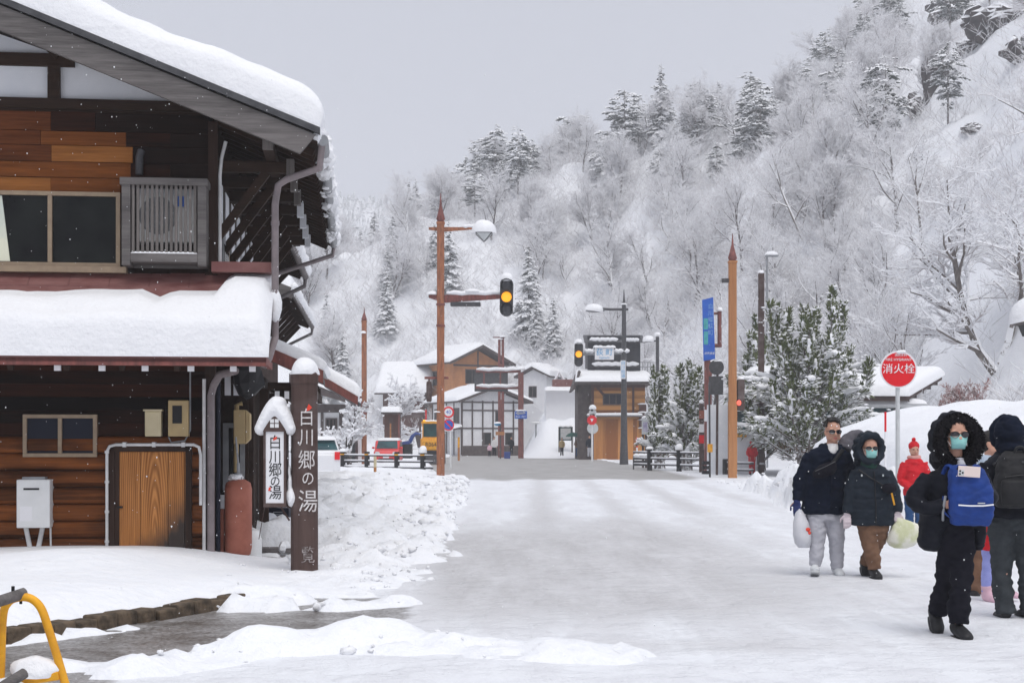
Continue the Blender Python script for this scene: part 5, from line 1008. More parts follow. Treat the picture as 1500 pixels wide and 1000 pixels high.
# blue plough
t_ = T('snow_plough','blue folded snow plough with a dark boom parked by the snow bank','plough',597,104,.3); M['ploughblue'] = mat('blue_plough_paint', (.02,.05,.22), (.03,.07,.28), 4, rough=.45)
MB().prism([(t_.x(589),t_.z(651)),(t_.x(601),t_.z(650)),(t_.x(600),t_.z(645)),(t_.x(590),t_.z(646.5))],'y',-.5,.5).build('blade', M['ploughblue'], t_.o, bevel=.04); MB().tube([t_.p(600,648),t_.p(604,639),t_.p(609,635),t_.p(615,637)],.14,8).build('boom', M['ploughblue'], t_.o, smooth=True)
MB().beam(t_.p(611,637),t_.p(615,655),.3,.3).build('mast', M['timber'], t_.o); MB().lathe([(.5,-.4),(.5,t_.z(650))],12,(t_.x(594),.3,0)).build('roller', M['black'], t_.o)
# small road furniture in front of the shop
t_ = T('warning_sign','red octagonal sign with a small arrow on a white post left of the timber shop','road sign',867,100,0); MB().tube([(0,.03,-.3),t_.p(867,607,.03)],.05,8).build('pole', M['white'], t_.o); o = MB().prism([(t_.x(867)+.36*math.cos(a),t_.z(615)+.36*math.sin(a)) for a in [math.pi/8+i*math.pi/4 for i in range(8)]],'y',-.05,-.02).build('sign_plate', M['red'], t_.o); MB().prism([(-.12,t_.z(613)),(.12,t_.z(613)),(0,t_.z(618))],'y',-.06,-.05).build('arrow_mark', M['signwhite'], o)
t_ = T('double_round_sign','white post with two pale round signs capped with snow before the shop door','road sign',868,106,0); MB().tube([(0,0,-.3),t_.p(868,600)],.05,8).build('pole', M['white'], t_.o)
for v, r_ in ((604,.28),(611.5,.3),(627,.42)): MB().prism([(r_*math.cos(i*math.pi/10),t_.z(v)+r_*math.sin(i*math.pi/10)) for i in range(20)],'y',-.1,-.06).build('sign_disc', M['lampglass'], t_.o)
MB().ell((0,-.08,t_.z(598)),(.28,.15,.28),10,7,cut=-.2).build('snow_cap', M['roof_snow'], t_.o, smooth=True); MB().ell((-.05,-.12,t_.z(600)),(.1,.05,.1),8,6).build('lens', M['black'], t_.o, smooth=True)
t_ = T('map_board','teal-framed information board with a white snow blanket left of the shop','notice board',828,122,.2); MB().bx(t_.x(819),t_.x(838),-.1,0,t_.z(645),t_.z(625)).build('board', M['tealglass'], t_.o); MB().bx(t_.x(821),t_.x(836),-.12,-.1,t_.z(643),t_.z(627)).build('map_sheet', M['lampglass'], t_.o); MB().bx(t_.x(818),t_.x(820),-.1,.1,-.3,t_.z(625)).bx(t_.x(837),t_.x(839),-.1,.1,-.3,t_.z(625)).build('post', M['timber'], t_.o); snow_ridge(t_,t_.p(819,624.5),t_.p(838,624.5),.12)
t_ = T('cross_post','thin dark post with a short cross-piece on the snowy slope','post',801,130,.3); MB().tube([(0,0,-.3),t_.p(801,608)],.07,6).build('post', M['timber'], t_.o); MB().bx(t_.x(795),t_.x(806),-.05,.05,t_.z(625),t_.z(622)).build('cross_piece', M['timber'], t_.o)
t_ = T('small_park_lamp','thin lamp post with a white dish top on the snowy slope','lamp post',785,128,.2); MB().tube([(0,0,-.3),t_.p(785,621)],.07,6).build('post', M['grey'], t_.o); MB().ell(t_.p(785,619),(.45,.3,.12),12,6).build('lamp_dish', M['white'], t_.o, smooth=True)
t_ = T('poster_board','white poster board with purple-grey drawings on dark legs beside the small junipers','notice board',944,78,.1); MB().bx(t_.x(940),t_.x(953),-.06,0,t_.z(636),t_.z(614)).build('poster', M['lampglass'], t_.o); MB().bx(t_.x(941.5),t_.x(951.5),-.07,-.06,t_.z(632),t_.z(618)).build('printed_picture', mat('grey_violet_print',(.3,.27,.42),(.62,.6,.68),3), t_.o)
for u in (942,946.5,954): MB().bx(t_.x(u)-.06,t_.x(u)+.06,0,.12,-.3,t_.z(602 if u > 950 else 614)).build('leg', M['postwood'], t_.o)
snow_ridge(t_,t_.p(940,613.5),t_.p(953,613.5),.1)
for u in (944,953): cap(t_,t_.x(u),t_.z(602 if u > 950 else 612),.15,.12)
# ---------------------------------------------------------------- trees
M['bark'] = mat('snowy_bark', (.085,.07,.066), (.18,.155,.145), 6, (1,1,.4), rough=.9, snow=.10, snoise=5)
M['twig'] = mat('snowy_twigs', (.40,.365,.37), (.54,.50,.50), 3, rough=.9, snow=-.42, snoise=9)
M['pale_bark'] = mat('snow_crusted_bark', (.12,.10,.09), (.22,.19,.17), 6, (1,1,.4), rough=.9, snow=.0, snoise=5)
M['darkbark'] = mat('dark_wet_bark', (.05,.042,.04), (.11,.095,.088), 6, (1,1,.4), rough=.9, snow=.25, snoise=5)
M['twig_red'] = mat('reddish_twigs', (.30,.09,.08), (.25,.13,.11), 3, rough=.9, snow=.35, snoise=9)
M['needle'] = mat('snowy_needles', (.022,.034,.026), (.05,.062,.048), 2.5, rough=.9, snow=.12, snoise=2.2)
M['juniper'] = mat('juniper_needles', (.050,.072,.020), (.115,.135,.042), 1.6, rough=.85, snow=.50, snoise=2.5)
M['brownneedle'] = mat('dry_juniper_needles', (.10,.06,.035), (.17,.11,.06), 3, rough=.9, snow=.7)
M['boughsnow'] = snow_mat('bough_snow', .3, 4, 20)
def branch_ring(p, d, r, sn=0.0):
    s = d.cross(Vector((0,0,1)))
    if s.length < .05: s = Vector((1,0,0))
    s.normalize(); u = s.cross(d)
    return [p+u*(r+sn), p+s*r, p-u*r, p-s*r]
def limb(mb, pts, rads, sn=0.0):
    rg = []
    for i, p in enumerate(pts):
        d = (pts[min(i+1,len(pts)-1)]-pts[max(i-1,0)]).normalized(); hz = math.hypot(d.x,d.y)
        rg.append(branch_ring(p, d, rads[i], sn*hz*min(1,rads[i]*60)))
    mb.rings(rg, False)
def bare_tree(seed, H, kids=(9,6,5,4), spread=.95, lean=(0,0), sn=.03, trunk_r=None, up=.25, droop=0.0, first=.28, forks=1, rmin=.007, lens=(.55,.5,.5,.5)):
    rnd = random.Random(seed); tr = MB(); cr = MB(); R = trunk_r or H*.016
    def grow(p, d, L, r, lv):
        n = 5 if lv == 0 else (4 if lv == 1 else (3 if lv == 2 else 2)); pts = [p.copy()]; rads = [r]; dirs = [d]
        for i in range(n):
            d = (d+Vector((rnd.gauss(0,1),rnd.gauss(0,1),rnd.gauss(0,.7)))*(.10+.07*lv)+Vector((0,0,up*.35-droop*(lv > 1)*.3))*.5).normalized()
            p = p+d*L/n; pts.append(p.copy()); rads.append(max(rmin, r*(1-(i+1)/n*(.62 if lv < 3 else .8)))); dirs.append(d)
        limb(tr if lv <= 1 else cr, pts, rads, sn*(1 if lv else .3))
        if lv >= len(kids): return
        for k in range(kids[lv]):
            t = lerp(first if lv == 0 else .2, 1.0, (k+rnd.random()*.8)/kids[lv]); t = min(t, .999); i = int(t*n); q = pts[i].lerp(pts[i+1], t*n-i); dd = dirs[i+1]
            a = rnd.uniform(0,6.283); ax = dd.cross(Vector((math.cos(a),math.sin(a),.3)))
            if ax.length < .1: ax = Vector((1,0,0))
            ang = spread*rnd.uniform(.65,1.15)*(1-.45*t if lv == 0 else .85)
            nd = Matrix.Rotation(ang,3,ax.normalized()) @ dd
            if lv > 0 and nd.z < -.35: nd.z *= .3
            rr = max(rmin, lerp(rads[i],rads[i+1],t*n-i)*.62)
            grow(q, nd.normalized(), L*lens[lv]*rnd.uniform(.75,1.15)*(1-.35*t if lv == 0 else 1), rr, lv+1)
    for f in range(forks): grow(Vector((0,0,-.5)), Vector((lean[0]+rnd.uniform(-.4,.4)*(forks > 1),lean[1]+rnd.uniform(-.3,.3)*(forks > 1),1)).normalized(), H*.72*rnd.uniform(.85,1), R, 0)
    return tr, cr
def clump(mb, p, d, L, w_, h, rnd):
    """a snow-laden needle tuft: a six-sided spindle, flattened"""
    s = d.cross(Vector((0,0,1)))
    if s.length < .05: s = Vector((1,0,0))
    s.normalize(); u = s.cross(d); j = lambda k: rnd.uniform(-k,k)
    a = p; m_ = p+d*L*.55+u*j(.1)*h; e = p+d*L-Vector((0,0,abs(j(.25))*L))
    vs = [a, m_+u*h*rnd.uniform(.7,1.2), m_+s*w_*rnd.uniform(.7,1.2)-u*h*.35, m_-s*w_*rnd.uniform(.7,1.2)-u*h*.35, e]
    mb.add(vs,[(0,2,1),(0,1,3),(0,3,2),(4,1,2),(4,3,1),(4,2,3)])
def conifer(seed, H, R, rows=24, per=9, droop=.35, kind='cedar'):
    rnd = random.Random(seed); tr = MB(); cr = MB(); tr.tube([(0,0,-1),(rnd.uniform(-.1,.1),0,H*.5),(0,0,H*.98)],[H*.014,H*.009,.02],7)
    for i in range(rows):
        f = i/rows; z = H*(lerp(.12,.985,f) if kind == 'cedar' else lerp(.34,.98,f)+rnd.uniform(-.06,.06)*(kind == 'pine')); rr = R*(1-f)**.8*rnd.uniform(.75,1.15)+.12
        if kind == 'pine': rr = R*(.35+.75*math.sin(f*2.6+.35))*rnd.uniform(.5,1.2)
        for k in range(max(3,int(per*(1-.55*f)))):
            a = rnd.uniform(0,6.283); L = rr*rnd.uniform(.6,1.15); d = Vector((math.cos(a),math.sin(a),-droop*rnd.uniform(.4,1.2)+(.25 if kind == 'pine' else .18))).normalized()
            p0 = Vector((0,0,z+rnd.uniform(-.3,.3))); n = max(3,int(L/.33)); limb(tr,[p0,p0+d*L*.9],[.03,.012])
            for q in range(n):
                t = (q+.6)/n
                if kind == 'pine' and t < .35: continue
                pt = p0+d*L*t-Vector((0,0,droop*.4*L*t*t)); sz = (.55+.35*(1-abs(2*t-1)))*rnd.uniform(.7,1.25)*min(1,.35+L*.35)
                for s_ in (-1,1,0):
                    dd = (d+Vector((-d.y,d.x,0))*s_*rnd.uniform(.6,1.1)+Vector((0,0,rnd.uniform(-.35,.15)))).normalized()
                    clump(cr, pt, dd, sz*.9, sz*.24, sz*.17, rnd)
    return tr, cr
def make_proto(name, tr, cr, tm, cm):
    me = [tr.mesh('trunk', False), cr.mesh('crown', False)]; me[0].materials.append(tm); me[1].materials.append(cm); return name, me
def plant(proto, loc, s, rz, label, cat, group=None, tilt=(0,0)):
    name, me = proto; o = thing(name, label, cat, loc, rz, group); o.scale = (s,s,s*1.0); o.rotation_euler = (tilt[0],tilt[1],rz)
    for m_, n in zip(me, ('trunk','crown')): c = bpy.data.objects.new(n, m_); C.objects.link(c); c.parent = o
    return o
FAST = False
bares = [make_proto('bare_tree', *bare_tree(10+i, 11.5, kids=(11,8,7,5), spread=(.8,1.0,.7,.95,.85)[i], forks=(1,1,3,2,1)[i], up=(.3,.15,.4,.25,.3)[i]), M['bark'], M['twig']) for i in range(5)]
cedars = [make_proto('cedar_tree', *conifer(30+i, 13, 2.7, 30, 10, .45), M['bark'], M['needle']) for i in range(3)]
pines = [make_proto('pine_tree', *conifer(40+i, (11,9.5,12,10)[i], (2.9,3.2,2.5,2.7)[i], (20,17,24,20)[i], 8, (.3,.45,.35,.25)[i], 'pine'), M['bark'], M['needle']) for i in range(4)]
# the wood on the slopes
rnd = random.Random(77); spots = []
cell = 5.7
for i in range(-20, 18):
    for j in range(0, 46):
        x = i*cell+rnd.uniform(-.45,.45)*cell*1.9; y = 56+j*cell+rnd.uniform(-.45,.45)*cell*1.9; u = 750+F*x/y
        if not 420 < u < 1560: continue
        fd = float(foot_dist(np.array([x]),np.array([y]))[0])
        if fd < 4: continue
        z = gz(x, y); v = 645-F*(z-EYE)/y
        if v < -140: continue
        hm = float(np.interp(x,HX,HZ)); top = z/(hm*1.25)
        if z > hm*1.12 and fd > 120: continue
        # hidden behind the crest?
        ts = np.linspace(.5,.97,24); hid = np.any(ground_h(x*ts, y*ts) > EYE+(z+7-EYE)*ts)
        if hid: continue
        if 630 < u < 760 and y < 171: continue
        if 1300 < u < 1480 and 360 < v < 560 and rnd.random() < .8: continue          # the open snow slope
        if 1320 < u and v < 285 and rnd.random() < .88: continue
        spots.append((x,y,z,u,v,fd,z/hm))
nb = {'bare':0,'cedar':0,'pine':0}
spots.sort(key=lambda s: s[1])
for x,y,z,u,v,fd,top in spots:
    if nb['bare'] >= 292: break
    r_ = rnd.random()
    conif = (u < 660 and v > 380 and r_ < .62) or (680 < u < 860 and v > 455 and r_ < .8) or (u < 640 and r_ < .42)
    pine = (top > .74 and 680 < u < 1160 and r_ < .42) or (u >= 1060 and v < 230 and r_ < .30)
    if top > .74 and 680 < u < 1160 and .42 <= r_ < .58: conif = True
    if conif: nb['cedar'] += 1; plant(cedars[rnd.randrange(3)], (x,y,z-.3), rnd.uniform(.42,.78 if u < 690 else 1.0), rnd.uniform(0,6.28), 'dark cedar powdered with snow in the wood below the ridge', 'tree', 'snowy cedars on the lower slope')
    elif pine: nb['pine'] += 1; plant(pines[rnd.randrange(4)], (x,y,z-.3), rnd.uniform(.5,1.15), rnd.uniform(0,6.28), 'flat-topped pine under snow along the ridge skyline', 'tree', 'snowy pines along the ridge')
    else: nb['bare'] += 1; plant(bares[rnd.randrange(5)], (x,y,z-.2), rnd.uniform(.6,1.08), rnd.uniform(0,6.28), 'leafless tree white with snow among many on the steep hillside', 'tree', 'bare trees covering the hillside', tilt=(0,rnd.uniform(-.25,.05)))
print('TREES', nb, len(spots))
# undergrowth on the slope: one mass of frosted twigs
mb = MB(); rnd = random.Random(5); cnt = 0
while cnt < 6500:
    y = rnd.uniform(62,300); u = rnd.uniform(430,1540); x = (u-750)*y/F; fd = float(foot_dist(np.array([x]),np.array([y]))[0])
    if fd < 1.5 or fd > 120: continue
    z = gz(x,y); v = 645-F*(z-EYE)/y
    if 1300 < u and 330 < v < 600 and rnd.random() < .9: continue
    if 1330 < u and v < 270 and rnd.random() < .75: continue
    cnt += 1
    for k in range(10):
        a = rnd.uniform(0,6.28); L = rnd.uniform(.8,3.2); d = Vector((math.cos(a)*.7-.15,math.sin(a)*.6,rnd.uniform(.5,1.1))).normalized(); p = Vector((x+rnd.uniform(-.9,.9),y+rnd.uniform(-.9,.9),z-.1))
        q = p+d*L*.55; e = q+(d+Vector((rnd.uniform(-.5,.5),rnd.uniform(-.5,.5),-.1))).normalized()*L*.5; limb(mb,[p,q,e],[.018,.013,.007],.018)
        for s_ in range(2):
            e2 = q+(d+Vector((rnd.uniform(-.9,.9),rnd.uniform(-.9,.9),rnd.uniform(-.2,.3)))).normalized()*L*.4; limb(mb,[q,e2],[.014,.008],.02)
me = mb.mesh('undergrowth', False); me.materials.append(M['twig']); o = bpy.data.objects.new('undergrowth', me); C.objects.link(o); tag(o,'tangle of frosted saplings and brush covering the hillside','undergrowth',None,'stuff')
# far forest on the distant ridge
fx = MB(); rnd = random.Random(9)
for k in range(3000):
    x = rnd.uniform(-230,90); y = rnd.uniform(560,960); z = gz(x,y); h_ = rnd.uniform(9,15)
    for q in range(3): r_ = 2.4*(1-q*.26)*rnd.uniform(.7,1.2); fx.lathe([(r_,h_*q*.24),(r_*.4,h_*(q*.24+.3)),(.02,h_*(q*.24+.42))],5,(x+rnd.uniform(-.5,.5),y,z),a0=rnd.uniform(0,1))
me = fx.mesh('distant_forest', False); me.materials.append(M['needle']); o = bpy.data.objects.new('distant_forest', me); C.objects.link(o); tag(o,'hazy mass of conifers on the far ridge','forest',None,'stuff')
# single trees that stand out
def special(name, u, Y, label, s=1, rz=0, tm='pale_bark', cm='twig', z=None, **kw):
    x = (u-750)*Y/F; zz = gz(x,Y)-.2 if z is None else z; return plant(make_proto(name,*bare_tree(**kw),M[tm],M[cm]), (x,Y,zz), s, rz, label, 'tree')
special('bare_tree', 1092, 104, 'wide leaning tree with long snow-lined limbs reaching over the tan pole', seed=51, H=13, kids=(12,7,5,3), lean=(-.6,0), spread=.95, sn=.12, up=.06, trunk_r=.30, first=.2, tm='darkbark')
special('bare_tree', 1462, 82, 'large pale many-limbed tree high on the open slope above the snow heap', seed=57, H=15, kids=(12,8,6,4), lean=(-.05,0), spread=1.05, sn=.10, up=.14, trunk_r=.30, forks=2, first=.15)
special('bare_tree', 1330, 84, 'slender forked tree with curved foot growing above the hydrant sign', seed=64, H=11, kids=(7,5,5,3), lean=(-.28,0), spread=.6, sn=.03, up=.35, trunk_r=.15, forks=3, first=.35)
special('bare_tree', 1262, 86, 'thin multi-stemmed tree rising between the juniper and the open slope', seed=66, H=11, kids=(7,5,5,3), lean=(-.12,0), spread=.6, sn=.03, up=.4, trunk_r=.10, forks=4, first=.4)
special('bare_tree', 1352, 108, 'crooked dark tree clinging below the rock outcrop', seed=71, H=12, kids=(9,6,5,4), lean=(-.3,0), spread=1.0, sn=.05, up=.2, trunk_r=.17)
special('bare_tree', 1180, 138, 'crooked tree with a dark slanting trunk near the crest of the hill', seed=73, H=13, kids=(9,6,5,4), lean=(-.3,0), spread=1.0, sn=.05, up=.2, trunk_r=.17)
special('plum_tree', 512, 76, 'low spreading tree thickly plastered with snow in front of the roadside shop', seed=81, H=5.2, kids=(9,6,5,3), lean=(.1,0), spread=1.1, sn=.09, up=.12, trunk_r=.15, tm='darkbark', first=.12, rmin=.016, z=.2)
special('plum_tree', 560, 110, 'wide white-crusted tree spreading behind the slim brown pole', seed=83, H=8.0, kids=(10,7,5,3), lean=(.2,0), spread=1.1, sn=.09, up=.15, trunk_r=.2, first=.12, rmin=.016, z=.2)
special('berry_bush', 1412, 57, 'reddish twiggy bush dusted with snow above the snow heap', seed=91, H=2.6, kids=(9,7,6,4), spread=1.0, sn=.02, forks=4, cm='twig_red', tm='twig_red', trunk_r=.03, first=.1, z=2.0)
special('berry_bush', 1462, 59, 'sparse grey-red bush to the right of the reddish bush', seed=92, H=1.8, kids=(8,6,6,3), spread=1.1, sn=.02, forks=3, cm='twig_red', tm='twig_red', trunk_r=.03, first=.1, z=2.0)
# junipers on the pavement
def juniper(u, Y, H, R, seed, label, nl=46, cap_=1.0, col='juniper'):
    rnd = random.Random(seed); x = (u-750)*Y/F; t = thing('juniper_tree', label, 'tree', (x,Y,gz(x,Y)-.1))
    tr = MB(); lf = MB(); dry = MB(); sn = MB()
    for s_ in range(6): a = s_*1.05+rnd.uniform(-.2,.2); tr.tube([(.25*math.cos(a),.25*math.sin(a),-.3),(.30*R*math.cos(a)*.5,.15*R*math.sin(a),H*.22),(.4*R*math.cos(a),.3*R*math.sin(a),H*.55)],[.12,.09,.03],7)
    for k in range(nl):
        f = (k+.5)/nl; a = k*2.399+rnd.uniform(-.4,.4); z0 = H*lerp(.08,.62,f); lean = R*(1.08-.62*f**1.1)*rnd.uniform(.45,1.2)
        L = lerp(.30,.34,f)*H*rnd.uniform(.75,1.15); low = rnd.random() < .34 and f < .8
        p0 = Vector((.22*R*math.cos(a),.22*R*math.sin(a),z0))
        if low: q_ = R*lerp(1.25,.85,f)*rnd.uniform(.75,1.1); tip = Vector((q_*math.cos(a),q_*math.sin(a),z0+.10*H)); mid = p0.lerp(tip,.55)+Vector((0,0,.03*H))
        else: tip = Vector((lean*math.cos(a),lean*math.sin(a),min(H*rnd.uniform(.86,1.04),z0+L*rnd.uniform(.8,1.25)))); mid = p0.lerp(tip,.5)+Vector((math.cos(a),math.sin(a),0))*lean*.22-Vector((0,0,.02*H))
        pts = crom([p0,mid,tip],7); limb(tr, pts, [.045*(1-i/len(pts))+.008 for i in range(len(pts))]); LL = (tip-p0).length
        n = int(46*LL**.8); ft = rnd.uniform(.20,.30)*R/2.4+.06
        for q in range(n):
            tq = 1-rnd.random()**1.25*.96; tq = max(.03,tq); i = min(len(pts)-2,int(tq*(len(pts)-1))); ax = (pts[i+1]-pts[i]); pp = pts[i]+ax*(tq*(len(pts)-1)-i); ax = ax.normalized()
            wd = ft*(1.15-tq)**.55; th = rnd.uniform(0,6.28); s1 = ax.orthogonal().normalized(); s2 = ax.cross(s1); rad_ = (s1*math.cos(th)+s2*math.sin(th))
            tgt = dry if (pp.z < H*.17 and rnd.random() < .6) else lf
            for r_ in range(2):
                d2 = (ax*rnd.uniform(.6,1.2)+rad_*rnd.uniform(.25,.95)+Vector((0,0,.22))).normalized(); clump(tgt, pp+rad_*wd*rnd.uniform(.0,.75), d2, rnd.uniform(.20,.42), .042, .036, rnd)
        if low:
            tp = [p+Vector((0,0,ft*.55+.03)) for p in pts[3:-1]]; sn.tube([p+Vector((rnd.gauss(0,.03),rnd.gauss(0,.03),rnd.gauss(0,.03))) for p in tp],[.05]+[rnd.uniform(.10,.20)*(.8+.2*cap_) for _ in tp[1:-1]]+[.04],7,flat=.65)
        for q in range(int((1.2 if low else 3)*cap_+rnd.random())):
            tq = rnd.uniform(.25,.92); i = min(len(pts)-2,int(tq*(len(pts)-1))); pp = pts[i].lerp(pts[i+1], tq*(len(pts)-1)-i); ax = pts[i+1]-pts[i]; ang = math.atan2(ax.y,ax.x); tl = -math.atan2(ax.z,math.hypot(ax.x,ax.y))*.85
            rr = rnd.uniform(.10,.22)*(1.25 if low else .62); up_ = Vector((-math.sin(-tl)*math.cos(ang),-math.sin(-tl)*math.sin(ang),math.cos(tl))); sn.ell(pp+Vector((math.cos(a)*ft*.35,math.sin(a)*ft*.35,ft*.55)),(rr*2.1,rr*.8,rr*.42),8,6,rough=.4,seed=k*7+q,M=Matrix.Rotation(ang,3,'Z') @ Matrix.Rotation(tl,3,'Y'))
        for q in range(int(9*LL*cap_**.5)):
            tq = rnd.uniform(.1,1.); i = min(len(pts)-2,int(tq*(len(pts)-1))); pp = pts[i].lerp(pts[i+1], tq*(len(pts)-1)-i)+Vector((rnd.gauss(0,.5)*ft,rnd.gauss(0,.5)*ft,rnd.gauss(.4,.4)*ft))
            rr = rnd.uniform(.03,.085); sn.ell(pp,(rr*1.6,rr*1.2,rr*.6),6,4,rough=.4,seed=q)
    for nm, q_, mm, sm in (('trunk',tr,'bark',0),('crown',lf,col,0),('dry_skirt',dry,'brownneedle',0),('bough_snow',sn,'boughsnow',1)):
        if q_.v: me = q_.mesh(nm, bool(sm)); me.materials.append(M[mm]); o = bpy.data.objects.new(nm, me); C.objects.link(o); o.parent = t
    return t
juniper(1183, 60, 8.2, 2.9, 3, 'big ragged green juniper loaded with snow beside the dark square post', 66, 1.5)
juniper(1005, 72, 6.0, 1.2, 4, 'mid-sized juniper with snowy boughs directly left of the blue banner sign', 36, 1.5)
juniper(966, 76, 6.0, .85, 5, 'slim juniper with snowy plumes behind the poster board', 34, 1.3)
juniper(1112, 70, 7.6, 1.2, 6, 'white-crusted juniper half hidden behind the dark square post', 36, 1.6)
# rock outcrops high on the slope
M['rock'] = mat('dark_rock', (.02,.016,.017), (.075,.058,.055), 1.2, rough=.95, bump=1.0, bscale=3, snow=.36, snoise=1.1)
def rock(u, v, w_, h, seed, label):
    k = (u-750)/F; Y = 60.
    while Y < 330 and gz(k*Y, Y) < EYE+(645-v)*Y/F: Y += .5
    rr = random.Random(seed); mb = MB(); sx = w_*Y/F
    for i in range(5): mb.ell((rr.uniform(-.6,.6)*sx, rr.uniform(-.3,.3)*sx, rr.uniform(-.5,.5)*h*Y/F),(sx*rr.uniform(.45,.8),sx*.55,h*Y/F*rr.uniform(.5,.85)),11,9,rough=.6,seed=seed*9+i)
    o = mb.build('rock_outcrop', M['rock']); o.location = (k*(Y-sx*.35), Y-sx*.35, EYE+(645-v)*(Y-sx*.35)/F); return tag(o, label, 'rock')
rock(1455,45,38,34,1,'largest dark rock face capped with snow at the top of the slope'); rock(1498,75,26,30,2,'dark reddish rock below and right of the largest rock face'); rock(1368,125,15,44,3,'narrow upright dark rock on the upper slope'); rock(1345,160,18,22,4,'low dark rock beside the leaning trunks mid-slope'); rock(1415,75,20,14,5,'flat dark rock ledge left of the largest rock face')
rock(1400,20,30,26,11,'jagged dark rock crag at the top edge of the slope'); rock(1340,235,12,10,12,'small dark rock under the crooked tree'); rock(1375,270,16,9,13,'low dark rock ledge below the narrow upright rock'); rock(1290,200,20,10,14,'slanting dark rock band below the crest trees'); rock(1270,175,16,12,6,'small dark rock ledge under the crest trees'); rock(1430,190,18,9,7,'thin dark rock ledge in the middle of the snow slope')
# ---------------------------------------------------------------- people
M['skin'] = mat('skin', (.58,.33,.24), (.50,.27,.19), 9, rough=.5); M['hair'] = mat('black_hair', (.010,.009,.009), (.022,.019,.018), 40, rough=.45, bump=.6, bscale=60)
M['navy'] = mat('navy_coat', (.008,.012,.026), (.005,.008,.017), 10, rough=.8, bump=.3, bscale=14, spec=.07); M['puffer'] = mat('dark_puffer', (.020,.027,.038), (.014,.019,.027), 8, rough=.55, bump=.3, bscale=16, spec=.07)
M['blackcoat'] = mat('black_padded_coat', (.008,.009,.014), (.013,.014,.02), 9, rough=.6, bump=.35, bscale=12, spec=.07); M['blackcloth'] = mat('black_cloth', (.009,.009,.014), (.014,.014,.02), 16, rough=.85, bump=.3, bscale=14, spec=.07)
M['sweat'] = mat('light_grey_sweatpants', (.52,.52,.56), (.44,.44,.48), 9, rough=.95, bump=.35, bscale=12); M['browncloth'] = mat('brown_trousers', (.19,.105,.065), (.14,.075,.045), 8, rough=.9, bump=.3, bscale=14)
M['greycloth'] = mat('slate_trousers', (.055,.062,.068), (.04,.045,.05), 12, rough=.85, bump=.3, bscale=14, spec=.07); M['redcloth'] = mat('red_jacket', (.62,.012,.022), (.48,.008,.016), 8, rough=.75, bump=.25, bscale=14)
M['jeans'] = mat('blue_jeans', (.03,.09,.22), (.02,.06,.16), 10, rough=.9); M['lavender'] = mat('lavender_leggings', (.35,.38,.75), (.28,.31,.66), 10, rough=.9); M['pink'] = mat('pink_boots', (.72,.48,.56), (.62,.4,.48), 10, rough=.8)
M['mask'] = mat('mint_face_mask', (.33,.66,.62), (.28,.60,.56), 30, (1,1,5), rough=.85, bump=.2, bscale=30); M['shade'] = mat('sunglass_lens', (.012,.010,.013), rough=.12, spec=.6); M['glove_white'] = mat('pinkish_white_gloves', (.70,.60,.62), (.6,.52,.55), 14, rough=.9)
M['glove_blue'] = mat('blue_gloves', (.03,.045,.16), (.02,.03,.1), 12, rough=.9); M['knit'] = mat('white_knit', (.72,.71,.70), (.62,.61,.61), 30, rough=.95, bump=.4, bscale=60); M['greenknit'] = mat('dark_green_scarf', (.012,.045,.035), (.02,.06,.045), 20, rough=.95)
M['shoe_white'] = mat('white_trainers', (.66,.68,.70), (.56,.58,.6), 14, rough=.7); M['shoe_black'] = mat('black_shoes', (.012,.012,.014), (.02,.02,.022), 18, rough=.5); M['greysleeve'] = mat('grey_wool_sleeve', (.085,.08,.095), (.12,.115,.13), 14, rough=.95)
M['bag_blue'] = mat('blue_backpack_cloth', (.012,.048,.24), (.009,.036,.18), 9, rough=.75, bump=.25, bscale=20); M['lips'] = mat('lips', (.42,.14,.12), rough=.5); M['paleblue_cloth'] = mat('pale_blue_fleece', (.5,.58,.68), (.42,.5,.6), 12, rough=.95)
def union(mbs, name, m, parent, vox=.012, smooth=3, fold=0, fs=(9,22)):
    mb = MB()
    for q in (mbs if isinstance(mbs,list) else [mbs]): mb.add(q.v, q.f)
    me = mb.mesh(name); bm = bmesh.new(); bm.from_mesh(me); bmesh.ops.recalc_face_normals(bm, faces=bm.faces[:]); bm.to_mesh(me); bm.free()
    o = bpy.data.objects.new(name, me); C.objects.link(o); r = o.modifiers.new('r','REMESH'); r.mode = 'VOXEL'; r.voxel_size = vox
    if smooth: k = o.modifiers.new('s','SMOOTH'); k.factor = .5; k.iterations = smooth
    dg = bpy.context.evaluated_depsgraph_get(); n = bpy.data.meshes.new_from_object(o.evaluated_get(dg)); bpy.data.objects.remove(o); bpy.data.meshes.remove(me); n.name = name
    if fold:
        nv = len(n.vertices); co_ = np.empty(nv*3, np.float32); no = np.empty(nv*3, np.float32); n.vertices.foreach_get('co',co_); n.vertices.foreach_get('normal',no); co_ = co_.reshape(-1,3); no = no.reshape(-1,3)
        a = fbm(co_[:,0]*fs[0]+co_[:,1]*fs[0]*.8+co_[:,2]*4, co_[:,2]*fs[1]+co_[:,0]*5, 3); c2 = np.abs(fbm(co_[:,0]*fs[0]*.7-co_[:,1]*fs[0]*.6+co_[:,2]*9+31, co_[:,2]*fs[1]*.8-co_[:,0]*9+7, 2)); co_ += no*(a*fold*1.3+(c2-.12)*fold*1.6)[:,None]; n.vertices.foreach_set('co', co_.reshape(-1)); n.update()
    n.materials.clear(); n.materials.append(m); n.polygons.foreach_set('use_smooth',[True]*len(n.polygons))
    o = bpy.data.objects.new(name, n); C.objects.link(o); o.parent = parent; return o
class Fig(T):
    def __init__(s, label, u, Y, vf, group=None):
        s.u, s.Y = u, Y; s.X = (u-750)*Y/F; s.z0 = EYE+(645-vf)*Y/F; s.o = thing('person', label, 'person', (s.X,Y,s.z0), 0, group)
    def pts(s, L): return [s.p(*q) for q in L]
